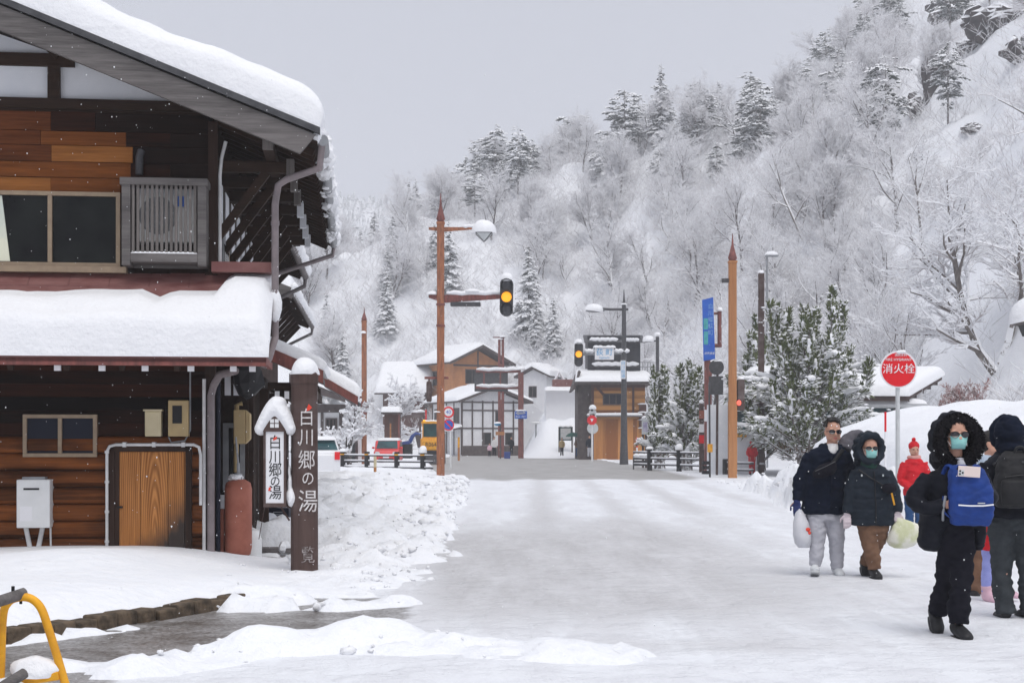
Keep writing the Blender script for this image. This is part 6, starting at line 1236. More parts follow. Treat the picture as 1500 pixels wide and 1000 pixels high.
def head(f, u, v, y=0, yaw=0, k=1.0, hair=None, glasses=False, mask=False, body=None, pitch=0):
    """adds the head to the body mesh; v: height of the eyes"""
    c = f.p(u, v, y); R = Matrix.Rotation(yaw,3,'Z') @ Matrix.Rotation(pitch,3,'X')
    W = lambda x,yy,z: c + R @ Vector((x*k,yy*k,z*k)); b = body
    def e(x,yy,z,r): b.ell(W(x,yy,z), tuple(q*k for q in r), 14, 9, M=R)
    e(0,.012,.035,(.077,.097,.092)); e(0,-.018,-.03,(.064,.072,.082)); e(0,-.045,-.088,(.034,.034,.026)); e(.045,-.015,-.06,(.03,.05,.035)); e(-.045,-.015,-.06,(.03,.05,.035))
    b.tube([W(0,-.082,.01),W(0,-.100,-.022),W(0,-.104,-.04)],[.010*k,.015*k,.016*k],8); e(.036,-.074,.022,(.03,.014,.010)); e(-.036,-.074,.022,(.03,.014,.010)); e(.04,-.068,-.03,(.022,.016,.018)); e(-.04,-.068,-.03,(.022,.016,.018))
    e(.079,.012,-.012,(.010,.020,.032)); e(-.079,.012,-.012,(.010,.020,.032)); e(0,-.082,-.068,(.024,.010,.011)); b.tube([W(0,.02,-.05),W(0,.035,-.17)],[.055*k,.06*k],12)
    if not mask: MB().ell(W(0,-.0935,-.064),(.024*k,.004*k,.005*k),10,6,M=R).ell(W(0,-.093,-.074),(.019*k,.004*k,.006*k),10,6,M=R).build('lips', M['lips'], f.o, smooth=True)
    for s in (-1,1): 
        if not glasses: MB().ell(W(s*.033,-.083,.002),(.013*k,.006*k,.007*k),8,6,M=R).build('eye', M['shade'], f.o, smooth=True)
    if glasses:
        g = MB()
        for s in (-1,1): g.prism([(.031*math.cos(i*.5236),.024*math.sin(i*.5236)) for i in range(12)],'y',-.004,.004); n0 = len(g.v)-24; g.v[n0:] = [tuple(W(s*.036+p[0],-.104+p[1]+.012*abs(p[0]+s*.012)/.03*(p[0]*s > 0),-.002+p[2])) for p in g.v[n0:]]
        go = g.build('sunglasses', M['shade'], f.o); fr = MB(); fr.tube([W(-.012,-.108,.004),W(0,-.111,.008),W(.012,-.108,.004)],.003*k,6)
        for s in (-1,1): fr.tube([W(s*.066,-.092,.006),W(s*.082,-.02,.0)],.0028*k,6)
        fr.build('frame', M['black'], go)
    if mask:
        m_ = MB(); rows = []
        for i in range(8):
            t_ = i/7; z = lerp(-.012,-.105,t_); rows.append([W(a*(.066-.014*t_)*1.0, -.062-.052*math.cos(a*1.35)*(1-.28*abs(2*t_-.75)**2)+.012*(t_ > .85), z+.012*(1-abs(a))*(t_ == 0)+.004*math.sin(t_*18)) for a in np.linspace(-1,1,11)])
        vs = [p for r in rows for p in r]; m_.add(vs,[(i*11+j,i*11+j+1,i*11+j+12,i*11+j+11) for i in range(7) for j in range(10)]); mo = m_.build('face_mask', M['mask'], f.o, smooth=True); so_ = mo.modifiers.new('t','SOLIDIFY'); so_.thickness = .004
        lo_ = MB()
        for s in (-1,1): lo_.tube([W(s*.064,-.07,-.02),W(s*.083,.01,.0),W(s*.06,-.07,-.085)],.0022,5)
        lo_.build('ear_loop', M['signwhite'], mo)
    if hair == 'short':
        h = MB(); rnd = random.Random(3)
        for i in range(120):
            a = rnd.uniform(0,6.28); t_ = rnd.uniform(.12,1.45)
            if math.sin(a) < -.3 and t_ < .62: continue
            q = (.083*math.cos(t_)*math.cos(a),.012+.103*math.cos(t_)*math.sin(a),.035+.098*math.sin(t_)+(.012 if math.sin(a) < 0 else 0)); h.ell(W(*q),(.024*k,.024*k,.018*k),6,5)
        union(h,'hair',M['hair'],f.o,.008,1,.012,(40,40))
    if hair == 'bun':
        h = MB(); h.ell(W(0,.022,.05),(.085*k,.098*k,.088*k),14,9,M=R); h.ell(W(0,.11,.075),(.048*k,.045*k,.05*k),12,8,M=R); h.ell(W(0,.05,-.02),(.07*k,.06*k,.06*k),12,8,M=R); union(h,'hair',M['hair'],f.o,.009,2,.01,(40,30))
    return W
def hand(mb, w_, d, nrm, k=1.0, curl=.6, side=1):
    """palm, four fingers of unequal length and a thumb leaving the side of the palm"""
    d = Vector(d).normalized(); nrm = Vector(nrm); nrm = (nrm-d*nrm.dot(d)).normalized(); s = d.cross(nrm)*side; w_ = Vector(w_)
    mb.tube([w_,w_+d*.03*k,w_+d*.065*k,w_+d*.095*k],[(.028*k,.020*k),(.036*k,.017*k),(.042*k,.016*k),(.040*k,.014*k)],10) if 0 else None
    for t_ in (0,.03,.06,.085): 
        for o_ in (-.6,-.2,.2,.6): mb.ell(w_+d*t_*k+s*o_*.040*k*(1 if t_ else .7),(.018*k,.018*k,.018*k),7,5)
    for i, (o_, L) in enumerate(((-.031,.070),(-.010,.080),(.011,.075),(.030,.058))):
        p = w_+d*.09*k+s*o_*k; a = curl*(.7+.15*i); p1 = p+(d*math.cos(a*.5)+nrm*math.sin(a*.5))*L*.45*k; p2 = p1+(d*math.cos(a*1.3)+nrm*math.sin(a*1.3))*L*.32*k; p3 = p2+(d*math.cos(a*2)+nrm*math.sin(a*2))*L*.25*k; mb.tube([p-d*.02*k,p1,p2,p3],[.0105*k,.0098*k,.009*k,.0075*k],7)
    p = w_+d*.03*k-s*.032*k; q = p+(d*.6-s*.65+nrm*.35).normalized()*.045*k; mb.tube([p,q,q+(d*.85-s*.1+nrm*.5).normalized()*.035*k],[.014*k,.012*k,.009*k],7)
def shoe(mb, ank, yaw=0, L=.27, W_=.052, H_=.085, pitch=0, sole=None):
    R = Matrix.Rotation(yaw,3,'Z') @ Matrix.Rotation(pitch,3,'X'); ank = Vector(ank); g = lambda y,z: ank+R @ Vector((0,y,z))
    secs = [(.085,.035,.040,.04),(.07,.03,.046,.055),(.0,.012,.047,.06),(-.07,.0,.052,.052),(-.13,-.012,.054,.040),(-.17,-.02,.044,.028),(-.188,-.022,.022,.016)]
    rg = []
    for y,z,rx,rz_ in secs:
        y *= L/.27; q = []
        for j in range(14):
            a = 2*math.pi*j/14; zz = max(-.052-.0, z-.015+rz_*math.sin(a)) if math.sin(a) < 0 else z-.015+rz_*math.sin(a)
            q.append(ank+R @ Vector((rx*W_/.052*math.cos(a),y,zz)))
        rg.append(q)
    mb.rings(rg); mb.tube([g(.03,.02),g(.035,.10)],[.046,.046],12)
    if sole is not None:
        so_ = [[ank+R @ Vector((x*W_/.052,y*L/.27,z)) for x,y in ((-.04,.08),(.04,.08),(.05,.0),(.055,-.1),(.04,-.17),(0,-.19),(-.04,-.17),(-.055,-.1),(-.05,0))] for z in (-.075,-.045)]; sole.rings(so_)
def hoodshell(f, mb, u, v, y, rx, rz_, tube=.05, dep=.15, y0=-.07):
    c = f.p(u,v,y); mb.tube([c+Vector((rx*math.cos(a),y0+.02*math.sin(a),rz_*math.sin(a))) for a in [i*math.pi/10 for i in range(21)]],tube,10,caps=False); mb.ell(c+Vector((0,.055,.0)),(rx*1.22,dep,rz_*1.18),16,10); mb.ell(c+Vector((0,.03,-rz_*.9)),(rx*1.2,dep*.9,rz_*.5),14,8); return c
def opencap(f, mb, c, rx, rz_, dep): pass
def trousers(f, legs, hip, m, vox=.012, fold=.022, name='trousers'):
    mb = MB(); mb.hrings(hip, 16)
    for pts, rad in legs: mb.tube(crom(f.pts(pts),4), [float(np.interp(i/(4*(len(pts)-1)), np.linspace(0,1,len(rad)), rad)) for i in range(4*(len(pts)-1)+1)], 14)
    return union(mb, name, m, f.o, vox, 3, fold, (7,16))
def coat(f, secs, arms, m, extra=None, vox=.012, fold=.018, puff=0, pitchz=.075, name='coat', smooth=3, fs=(8,18)):
    """secs: (u, v, half width in px, depth m, y)"""
    mb = MB(); S = [(f.x(u),y,f.z(v),f.px(r),d) for u,v,r,d,y in secs]; zz = [s[2] for s in S]; Z = np.array(zz)[::-1]; out = []
    n = max(10,int((Z[-1]-Z[0])/.012)); arr = np.array(S)[::-1]
    for z in np.linspace(Z[0],Z[-1],n):
        q = [float(np.interp(z,Z,arr[:,i])) for i in range(5)]; k = 1-puff*(abs(math.sin(math.pi*z/pitchz))**.35 < .72) if puff else 1
        out.append((q[0],q[1],z,q[3]*k,q[4]*k))
    mb.hrings(out, 28, 2.5)
    for pts, rad in arms:
        P_ = crom(f.pts(pts),8); R = [float(np.interp(i/(len(P_)-1), np.linspace(0,1,len(rad)), rad))*(1-puff*.8*(abs(math.sin(i*.9)) < .35)) for i in range(len(P_))]; mb.tube(P_, R, 14)
    if extra: extra(mb)
    return union(mb, name, m, f.o, vox, smooth, fold, fs)
# --- the couple
f = Fig('tall man in navy coat, sunglasses and light grey sweatpants walking beside a smaller companion', 1207, 15.8, 846)
b = MB(); head(f,1219,632,-.04,yaw=.05,hair='short',glasses=True,body=b,k=1.06); b.hrings([(0,0,f.z(760),.15,.10),(0,0,f.z(700),.15,.10),(f.x(1215),0,f.z(662),.16,.09),(f.x(1217),0,f.z(652),.06,.06)],14)
for q in ((1190,1176,1167),(1234,1246,1247)): b.tube([f.p(q[0],670),f.p(q[1],700),f.p(q[2],734)],[.05,.04,.03],10)
b.tube(f.pts([(1195,748,0),(1196,772,-.02),(1197,798,-.02),(1193,829,-.02)]),[.08,.07,.05,.04],10); b.tube(f.pts([(1223,748,0),(1225,775,.02),(1227,800,.05),(1228,833,.06)]),[.08,.07,.05,.04],10); hand(b,f.p(1166.5,733),(-.03,-.2,-1),(.3,1,0),1,.9)
union(b,'body',M['skin'],f.o,.0075,2)
def ex(mb):
    c = f.p(1218,653); mb.tube([c+Vector((.105*math.cos(a),.03+.09*math.sin(a),-.01-.06*(math.sin(a) < -.2)*abs(math.sin(a)))) for a in [-.9+i*5.0/14 for i in range(15)]],.042,8)
    mb.ell(c+Vector((.02,.13,-.05)),(.15,.08,.10),12,8); mb.beam(f.p(1213,664,-.14),f.p(1209,750,-.158),.05,.02)
coat(f,[(1217,650,10,.075,0),(1215,655,19,.10,0),(1213,660,27,.12,0),(1211,668,32,.135,0),(1210,690,31,.145,0),(1208,720,30,.145,0),(1207,743,33,.155,0),(1207,752,33,.155,0)],[([(1189,666,0),(1177,690,0),(1170,710,-.01),(1167,733,-.04)],[.085,.078,.07,.055]),([(1236,664,0),(1245,690,.02),(1249,712,.05),(1249,728,.06)],[.085,.075,.065,.06])],M['navy'],ex,fold=.02)
k = MB(); k.tube(f.pts([(1217,660,-.06),(1217.5,650,-.05)]),[.075,.062],14); k.ell(f.p(1216,661,-.1),(.05,.04,.06),12,8); union(k,'turtleneck',M['knit'],f.o,.009,2)
trousers(f,[([(1195,748,0),(1196,772,-.02),(1197,798,-.02),(1193,829,-.02)],[.115,.108,.085,.066]),([(1223,748,0),(1225,775,.02),(1227,800,.05),(1228,833,.06)],[.115,.105,.085,.066])],[(f.x(1208),0,f.z(762),.185,.13),(f.x(1208),0,f.z(742),.19,.13)],M['sweat'])
sh = MB(); so2 = MB(); shoe(sh,f.p(1192,832,-.06),-.22,pitch=-.28,sole=so2); shoe(sh,f.p(1228,835,.08),.05,sole=so2); union(sh,'shoes',M['shoe_white'],f.o,.008,2); union(so2,'soles',M['lampglass'],f.o,.007,1)
gl = MB(); gl.tube([f.p(1167,728,-.03),f.p(1166,737,-.045)],[.042,.036],10); hand(gl,f.p(1166.5,734,-.04),(-.02,-.15,-1),(.3,1,0),1.12,.9); union(gl,'glove',M['glove_blue'],f.o,.007,1)
sl_ = MB(); P_ = crom(f.pts([(1237,660,.05),(1244,645,.12),(1257,638,.17),(1271,640,.20),(1285,652,.20)]),5); sl_.tube(P_,[float(np.interp(i/(len(P_)-1),[0,.3,.6,1],[.085,.075,.055,.05])) for i in range(len(P_))],14); union(sl_,'grey_sleeve',M['greysleeve'],f.o,.011,2,.02)
st = MB(); st.tube(f.pts([(1231,658,-.13),(1216,676,-.165),(1200,690,-.175)]),.012,6,flat=2); st.build('bag_strap', M['black'], f.o)
bt = MB()
for v in (690,705,720,735): bt.ell(f.p(1222,v,-.158),(.008,.006,.008),6,5)
t_ = thing('crossbody_bag','black crossbody bag across the chest of the tall man','bag',(f.X,f.Y,f.z0)); bb = MB(); bb.ell(f.p(1203,688,-.19),(.15,.045,.075),18,9,M=Matrix.Rotation(-.42,3,'Y')); union(bb,'pouch',M['blackcloth'],t_,.01,1,.015); zp = MB(); zp.tube(f.pts([(1188,689,-.225),(1203,682,-.24),(1217,675,-.225)]),.004,5); zp.build('zip', M['darkgrey'], t_)
def sack(name, label, f, prof, m, fold=.05, seed=1, handles=None, text_=None):
    t_ = thing(name, label, 'bag', (f.X,f.Y,f.z0)); mb = MB(); rg = []
    for u,v,rx,ry,y in prof:
        q = []
        for j in range(28):
            a = 2*math.pi*j/28; k = 1+fold*3*math.sin(5*a+seed+v*.11)*.25+fold*2*math.sin(9*a+seed*2+v*.2)*.25+fold*float(fbm(np.array(v*.25),np.array(a*2+seed),3))*1.5
            q.append(f.p(u,v,y)+Vector((f.px(rx)*k*math.cos(a),ry*k*math.sin(a),0)))
        rg.append(q)
    mb.rings(rg); mb.build('sack', m, t_, smooth=True)
    if handles: h = MB(); [h.tube(f.pts(q),.008,6,flat=.5) for q in handles]; h.build('handle', m, t_, smooth=True)
    return t_
M['plasticbag'] = mat('white_plastic_bag', (.70,.70,.73), (.60,.61,.65), 7, rough=.4, bump=.5, bscale=9); M['palebag'] = mat('pale_green_plastic_bag', (.58,.60,.38), (.74,.73,.63), 5, rough=.5, bump=.6, bscale=9, lo=.42, hi=.55)
t_ = sack('plastic_bag','white plastic carrier bag with red print hanging from the tall man',f,[(1169,743,2,.02,-.05),(1170,752,7,.05,-.05),(1172,765,11,.08,-.05),(1174,782,13.5,.10,-.05),(1175,795,12,.09,-.05),(1176,801,8,.06,-.05)],M['plasticbag'],.06,2,[[(1166,741,-.05),(1166,747,-.06),(1168,754,-.05)],[(1167,741,-.05),(1170,747,-.04),(1173,755,-.05)]])
pr = MB(); pr.ell(f.p(1180,774,-.137),(.028,.01,.022),8,5).ell(f.p(1182,779,-.133),(.02,.01,.02),8,5); pr.build('red_print', M['vermilion'], t_)
f = Fig('shorter woman in dark puffer hood, mint mask and brown trousers carrying a pale bag', 1279, 15.55, 848)
b = MB(); head(f,1273,656,-.05,yaw=-.03,glasses=True,mask=True,body=b,k=.98); b.hrings([(f.x(1278),0,f.z(770),.13,.09),(f.x(1277),0,f.z(700),.13,.09),(f.x(1275),0,f.z(684),.12,.07),(f.x(1274),.02,f.z(676),.05,.05)],14)
b.tube(f.pts([(1253,692),(1244,722),(1240,752)]),[.045,.035,.028],10); b.tube(f.pts([(1298,692),(1309,722),(1313,750)]),[.045,.035,.028],10); b.tube(f.pts([(1268,766,0),(1272,790,-.03),(1277,812,-.05),(1279,833,-.05)]),[.07,.06,.045,.04],10); b.tube(f.pts([(1290,766,0),(1287,790,.05),(1281,812,.16),(1276,828,.24)]),[.07,.06,.045,.04],10); union(b,'body',M['skin'],f.o,.0075,2)
h = MB(); c = f.p(1273,659,0); h.tube([c+Vector((.120*math.cos(a),-.075+.03*math.cos(2*a),.015+.148*math.sin(a))) for a in [i*math.pi/12 for i in range(25)]],.040,10,caps=False)
for i in range(9):
    a0 = -.5+i*(math.pi+1.0)/8
    h.tube([c+Vector((.132*math.cos(a0),-.05,.015+.152*math.sin(a0))),c+Vector((.145*math.cos(a0),.03,.02+.158*math.sin(a0))),c+Vector((.09*math.cos(a0),.13,.03+.11*math.sin(a0))),c+Vector((0,.165,.03))],[.042,.045,.045,.05],10)
h.ell(c+Vector((0,.09,-.12)),(.15,.09,.11),12,8); union(h,'hood',M['puffer'],f.o,.011,3,.012)
coat(f,[(1274,679,12,.085,0),(1275,684,22,.11,0),(1276,692,29,.13,0),(1276,715,30,.135,0),(1277,740,32,.14,0),(1277,762,34,.145,0),(1277,769,33,.14,0)],[([(1256,691,0),(1247,712,0),(1243,733,-.01),(1240,752,-.04)],[.075,.072,.064,.052]),([(1297,691,0),(1307,712,0),(1312,733,-.01),(1313,750,-.04)],[.075,.072,.064,.052])],M['puffer'],None,fold=.014,puff=.055,pitchz=.11)
s_ = MB(); s_.tube(f.pts([(1273,684,-.02),(1273,672,-.03)]),[.10,.085],14); s_.ell(f.p(1273,676,-.1),(.075,.04,.045),12,8); union(s_,'scarf',M['greenknit'],f.o,.01,2,.012,(16,40))
zp = MB(); zp.tube(f.pts([(1276,690,-.135),(1277,715,-.14),(1278,740,-.145),(1278,766,-.148)]),.007,6); zp.build('zip', M['black'], f.o); lg = MB(); lg.bx(f.x(1257),f.x(1259),-.135,-.128,f.z(697),f.z(694)).bx(f.x(1288),f.x(1290),-.135,-.128,f.z(697),f.z(694)); lg.build('toggle', M['lampglass'], f.o)
trousers(f,[([(1268,766,0),(1272,790,-.03),(1277,812,-.05),(1279,833,-.05)],[.105,.095,.082,.075]),([(1290,766,0),(1287,790,.05),(1281,812,.16),(1276,828,.24)],[.105,.095,.078,.07])],[(f.x(1279),0,f.z(778),.165,.12),(f.x(1279),0,f.z(760),.17,.12)],M['browncloth'])
sh = MB(); so2 = MB(); shoe(sh,f.p(1279,838,-.06),.05,L=.25,sole=so2); shoe(sh,f.p(1275,831,.26),-.05,L=.25,pitch=.35,sole=so2); union(sh,'shoes',M['shoe_black'],f.o,.008,2); union(so2,'soles',M['black'],f.o,.008,1)
for q, sd in (((1239.5,751,-.04),1),((1313,749,-.04),-1)): gl = MB(); gl.tube([f.p(q[0],q[1]-4,q[2]),f.p(q[0],q[1]+1,q[2])],[.042,.036],10); hand(gl,f.p(*q),(0,-.15,-1),(.2*sd,1,0),1.1,.7,sd); union(gl,'glove',M['glove_white'],f.o,.007,1)
st = MB(); st.tube(f.pts([(1254,687,-.10),(1272,700,-.145),(1292,712,-.15)]),.009,6); st.build('bag_strap', M['black'], f.o)
t_ = thing('crossbody_bag','small black pouch at the side of the hooded woman in brown trousers','bag',(f.X,f.Y,f.z0)); bb = MB(); bb.ell(f.p(1297,714,-.16),(.085,.05,.06),14,8); union(bb,'pouch',M['blackcloth'],t_,.01,1,.012); MB().tube(f.pts([(1299,721,-.2),(1304,738,-.17)]),.010,6).build('yellow_charm', M['yellow'], t_)
sack('plastic_bag','crumpled pale green plastic bag swinging from the hooded woman',f,[(1313,757,2,.02,-.05),(1320,762,10,.05,-.05),(1324,768,20,.07,-.05),(1322,780,22,.09,-.05),(1320,791,22,.09,-.05),(1319,798,17,.07,-.05),(1318,802,8,.04,-.05)],M['palebag'],.12,5,[[(1311,751,-.06),(1312,758,-.05),(1318,764,-.05)],[(1314,751,-.05),(1318,757,-.04),(1326,763,-.05)]])
# --- woman in front with the blue pack
f = Fig('woman in black fur-hooded coat with mint face mask in front, blue pack on her chest', 1398, 10.9, 934)
b = MB(); head(f,1397,636,-.05,yaw=.02,glasses=True,mask=True,body=b,k=1.03); b.hrings([(0,0,f.z(790),.14,.09),(0,0,f.z(720),.14,.10),(f.x(1398),0,f.z(690),.13,.08),(f.x(1398),.02,f.z(676),.055,.055)],14)
b.tube(f.pts([(1362,700),(1342,732,-.03),(1352,742,-.12),(1374,737,-.19)]),[.05,.045,.035,.028],10); b.tube(f.pts([(1434,702),(1440,732,-.05),(1416,698,-.25)]),[.05,.04,.028],10); b.tube(f.pts([(1386,780,0),(1390,815,.03),(1391,855,.12),(1388,902,.24)]),[.08,.07,.05,.04],10); b.tube(f.pts([(1411,780,0),(1408,815,-.03),(1404,860,-.05),(1401,912,-.05)]),[.08,.07,.05,.04],10); hand(b,f.p(1374,737,-.2),(.9,-.35,.05),(.25,1,0),.95,1.0,-1); union(b,'body',M['skin'],f.o,.0075,2)
c = f.p(1399,645,.0); h = MB(); rx, rz_ = .140, .172
for i in range(11):
    a0 = -.7+i*(math.pi+1.4)/10; h.tube([c+Vector((rx*math.cos(a0),-.06,rz_*math.sin(a0))),c+Vector((rx*1.1*math.cos(a0),.04,rz_*1.04*math.sin(a0))),c+Vector((rx*.75*math.cos(a0),.15,.02+rz_*.7*math.sin(a0))),c+Vector((0,.19,.03))],[.05,.055,.05,.055],10)
h.ell(c+Vector((0,.11,-.14)),(.17,.10,.13),12,8); union(h,'hood',M['blackcoat'],f.o,.012,3,.012)
M['fur'] = mat('black_fur', (.006,.006,.008), (.022,.020,.022), 60, rough=.95, spec=.05); fr = MB(); rnd = random.Random(4); ring = []
for i in range(4200):
    a = rnd.uniform(-math.pi*.56, math.pi*1.56); th = rnd.uniform(0,6.28); q = c+Vector((rx*1.03*math.cos(a),-.085,rz_*1.0*math.sin(a)-.006)); n_ = Vector((math.cos(a)*math.cos(th),-math.sin(th)*.8,math.sin(a)*math.cos(th))); p = q+n_*.038
    d = (n_+Vector((rnd.gauss(0,.35),rnd.gauss(0,.35),rnd.gauss(-.1,.35)))).normalized(); L = rnd.uniform(.012,.032); s = d.cross(Vector((rnd.random(),rnd.random(),rnd.random()))).normalized()*.0035; fr.add([p-s,p+s,p+d*L*.6+s*.7,p+d*L-Vector((0,0,.008))],[(0,1,2,3)])
fr.tube([c+Vector((rx*1.03*math.cos(a),-.085,rz_*math.sin(a)-.006)) for a in [-math.pi*.56+i*math.pi*2.12/24 for i in range(25)]],.040,10)
me = fr.mesh('fur_trim'); me.materials.append(M['fur']); o = bpy.data.objects.new('fur_trim', me); C.objects.link(o); o.parent = f.o
def ex(mb):
    mb.hrings([(f.x(1363),.02,f.z(806),f.px(9),.07),(f.x(1363),.02,f.z(801),f.px(15),.12),(f.x(1366),.01,f.z(770),f.px(18),.14),(f.x(1370),0,f.z(740),f.px(20),.13)],18); mb.hrings([(f.x(1434),.03,f.z(806),f.px(6),.07),(f.x(1433),.03,f.z(798),f.px(10),.11),(f.x(1430),.02,f.z(760),f.px(14),.13)],18)
coat(f,[(1398,680,18,.09,0),(1398,688,29,.12,0),(1397,697,37,.135,0),(1397,715,40,.145,0),(1397,745,37,.145,.01),(1398,772,36,.135,.02)],[([(1362,698,0),(1348,716,-.01),(1340,734,-.03),(1352,743,-.12),(1374,737,-.19)],[.078,.078,.072,.062,.050]),([(1433,698,0),(1441,718,-.02),(1442,728,-.10),(1430,714,-.20),(1415,699,-.25)],[.078,.075,.07,.06,.05])],M['blackcoat'],ex,fold=.02,puff=.035,pitchz=.10)
k = MB(); k.tube(f.pts([(1400,690,-.09),(1400,672,-.06)]),[.06,.055],12); k.ell(f.p(1401,684,-.13),(.035,.02,.06),10,7); union(k,'collar',M['sweat'],f.o,.01,2)
trousers(f,[([(1386,780,0),(1390,815,.03),(1391,855,.12),(1388,902,.24)],[.105,.093,.080,.078]),([(1411,780,0),(1408,815,-.03),(1404,860,-.05),(1401,912,-.05)],[.105,.093,.084,.080])],[(f.x(1398),0,f.z(795),.165,.12),(f.x(1398),0,f.z(765),.17,.12)],M['blackcloth'],fold=.03)
sh = MB(); so2 = MB(); shoe(sh,f.p(1401,921,-.06),.12,L=.26,sole=so2); shoe(sh,f.p(1385,908,.27),-.1,L=.26,pitch=.4,sole=so2); union(sh,'shoes',M['shoe_black'],f.o,.007,2); union(so2,'soles',M['black'],f.o,.007,1)
gl = MB(); gl.tube([f.p(1417,701,-.245),f.p(1411,696,-.26)],[.048,.040],10); hand(gl,f.p(1413,697,-.262),(-.85,-.25,.25),(.1,1,.1),1.05,.9,1); union(gl,'glove',M['blackcloth'],f.o,.007,1)
t_ = thing('smartphone','pale pink phone held out by the woman with the blue pack','phone',f.p(1398.5,689,-.345)+Vector((f.X,f.Y,f.z0)),0); t_.rotation_euler = (0,.07,0)
MB().bx(-.083,.083,-.004,.004,-.040,.040).build('phone_case', mat('pale_pink_case',(.74,.62,.58),rough=.35), t_, bevel=.004); cm = MB().bx(-.078,-.038,-.006,-.004,-.034,.010).build('camera_block', M['lampglass'], t_, bevel=.0015); ln = MB()
for x, z in ((-.069,.0),(-.069,-.022),(-.049,-.011)): MB().ell((x,-.0065,z),(.008,.003,.008),10,6).build('lens', M['shade'], cm, smooth=True)
t_ = thing('backpack','blue backpack with a white stripe worn on the chest of the woman in front','backpack',(f.X,f.Y,f.z0)); bk = MB(); bk.hrings([(f.x(1408),-.22,f.z(767),f.px(24),.06),(f.x(1408),-.225,f.z(763),f.px(29),.085),(f.x(1408),-.23,f.z(745),f.px(31.5),.10),(f.x(1407),-.23,f.z(720),f.px(31),.10),(f.x(1405),-.225,f.z(700),f.px(28),.09),(f.x(1402),-.21,f.z(687),f.px(23),.07),(f.x(1401),-.20,f.z(681),f.px(17),.045)],28,3.4); union(bk,'pack_body',M['bag_blue'],t_,.010,2,.016)
MB().tube(f.pts([(1384,736.5,-.332),(1400,737.5,-.345),(1418,737.5,-.345),(1434,736,-.33)]),.006,6,flat=1.0).build('white_stripe', M['signwhite'], t_); MB().bx(f.x(1411),f.x(1421),-.348,-.336,f.z(734.5),f.z(733)).build('small_label', M['lampglass'], t_)
st = MB()
for u0,u1 in ((1384,1376),(1420,1430)): st.tube(crom(f.pts([(u0,690,-.24),(u0-2,682,-.19),((u0+u1)/2,682,-.12),(u1,694,-.10)]),4),[(.022,.010)]*13,8)
st.tube(crom(f.pts([(1379,755,-.22),(1370,745,-.2),(1371,725,-.19)]),4),[(.016,.008)]*9,8); st.build('strap', M['bag_blue'], t_, smooth=True)
t_b = MB().tube(crom(f.pts([(1372,760,-.16),(1369,745,-.22),(1371,724,-.24)]),4),.010,6); t_b.build('edge_piping', M['grey'], t_, smooth=True)
# --- man seen from behind, child, bun-haired woman
f = Fig('man seen from behind in black hooded jacket and slate trousers with a black backpack', 1482, 12.0, 909)
b = MB(); head(f,1480,633,.0,yaw=math.pi,body=b,k=1.0); b.hrings([(0,0,f.z(770),.15,.1),(0,0,f.z(700),.16,.1),(0,0,f.z(672),.16,.09),(0,0,f.z(660),.06,.06)],14); b.tube(f.pts([(1448,684),(1441,715),(1446,748,.1)]),[.05,.04,.03],10); b.tube(f.pts([(1516,684),(1521,715),(1517,748,.1)]),[.05,.04,.03],10); b.tube(f.pts([(1467,770),(1468,830),(1473,893)]),[.08,.06,.045],10); b.tube(f.pts([(1498,770),(1503,830),(1508,890)]),[.08,.06,.045],10); hand(b,f.p(1446,748,.1),(.1,.3,-1),(1,0,0),1,.8); hand(b,f.p(1517,748,.1),(-.1,.3,-1),(-1,0,0),1,.8,-1); union(b,'body',M['skin'],f.o,.0075,2)
h = MB(); h.ell(f.p(1479,634,.0),(f.px(22),.145,f.px(26)),18,11); h.ell(f.p(1480,655,-.02),(f.px(22),.13,f.px(14)),16,8); h.tube([f.p(1479,634,.1)+Vector((.115*math.cos(a),0,.13*math.sin(a))) for a in [i*math.pi/8 for i in range(17)]],.03,8,caps=False); union(h,'hood',M['navy'],f.o,.011,2,.02)
coat(f,[(1480,662,17,.09,0),(1480,668,28,.12,0),(1480,677,37,.14,0),(1481,700,37,.15,0),(1481,735,37,.15,0),(1481,758,37,.15,0)],[([(1450,682,0),(1442,702,0),(1439,722,.02),(1446,747,.10)],[.085,.08,.072,.055]),([(1513,682,0),(1520,702,0),(1523,722,.02),(1517,747,.10)],[.085,.08,.072,.055])],M['blackcoat'],None,fold=.022)
trousers(f,[([(1466,765,0),(1467,800,0),(1469,850,.02),(1473,898,.0)],[.112,.10,.088,.082]),([(1500,765,0),(1503,800,-.02),(1505,850,-.03),(1508,896,-.02)],[.112,.10,.088,.082])],[(f.x(1482),0,f.z(775),.175,.13),(f.x(1482),0,f.z(748),.18,.13)],M['greycloth'],fold=.028)
sh = MB(); shoe(sh,f.p(1473,899,.04),math.pi-.05,L=.29); shoe(sh,f.p(1508,897,.02),math.pi+.1,L=.29); union(sh,'shoes',M['shoe_black'],f.o,.008,2)
t_ = thing('backpack','black backpack with a top handle on the man seen from behind','backpack',(f.X,f.Y,f.z0)); bk = MB(); bk.hrings([(f.x(1474),-.24,f.z(741),f.px(26),.05),(f.x(1474),-.245,f.z(736),f.px(31),.09),(f.x(1474),-.25,f.z(712),f.px(32),.105),(f.x(1475),-.24,f.z(690),f.px(30),.10),(f.x(1476),-.22,f.z(670),f.px(25),.08),(f.x(1477),-.2,f.z(660),f.px(16),.05)],28,3.2); M['packblack']=mat('black_pack_cloth',(.016,.016,.018),(.010,.010,.011),10,rough=.7,bump=.3,bscale=25); union(bk,'pack_body',M['packblack'],t_,.011,2,.014)
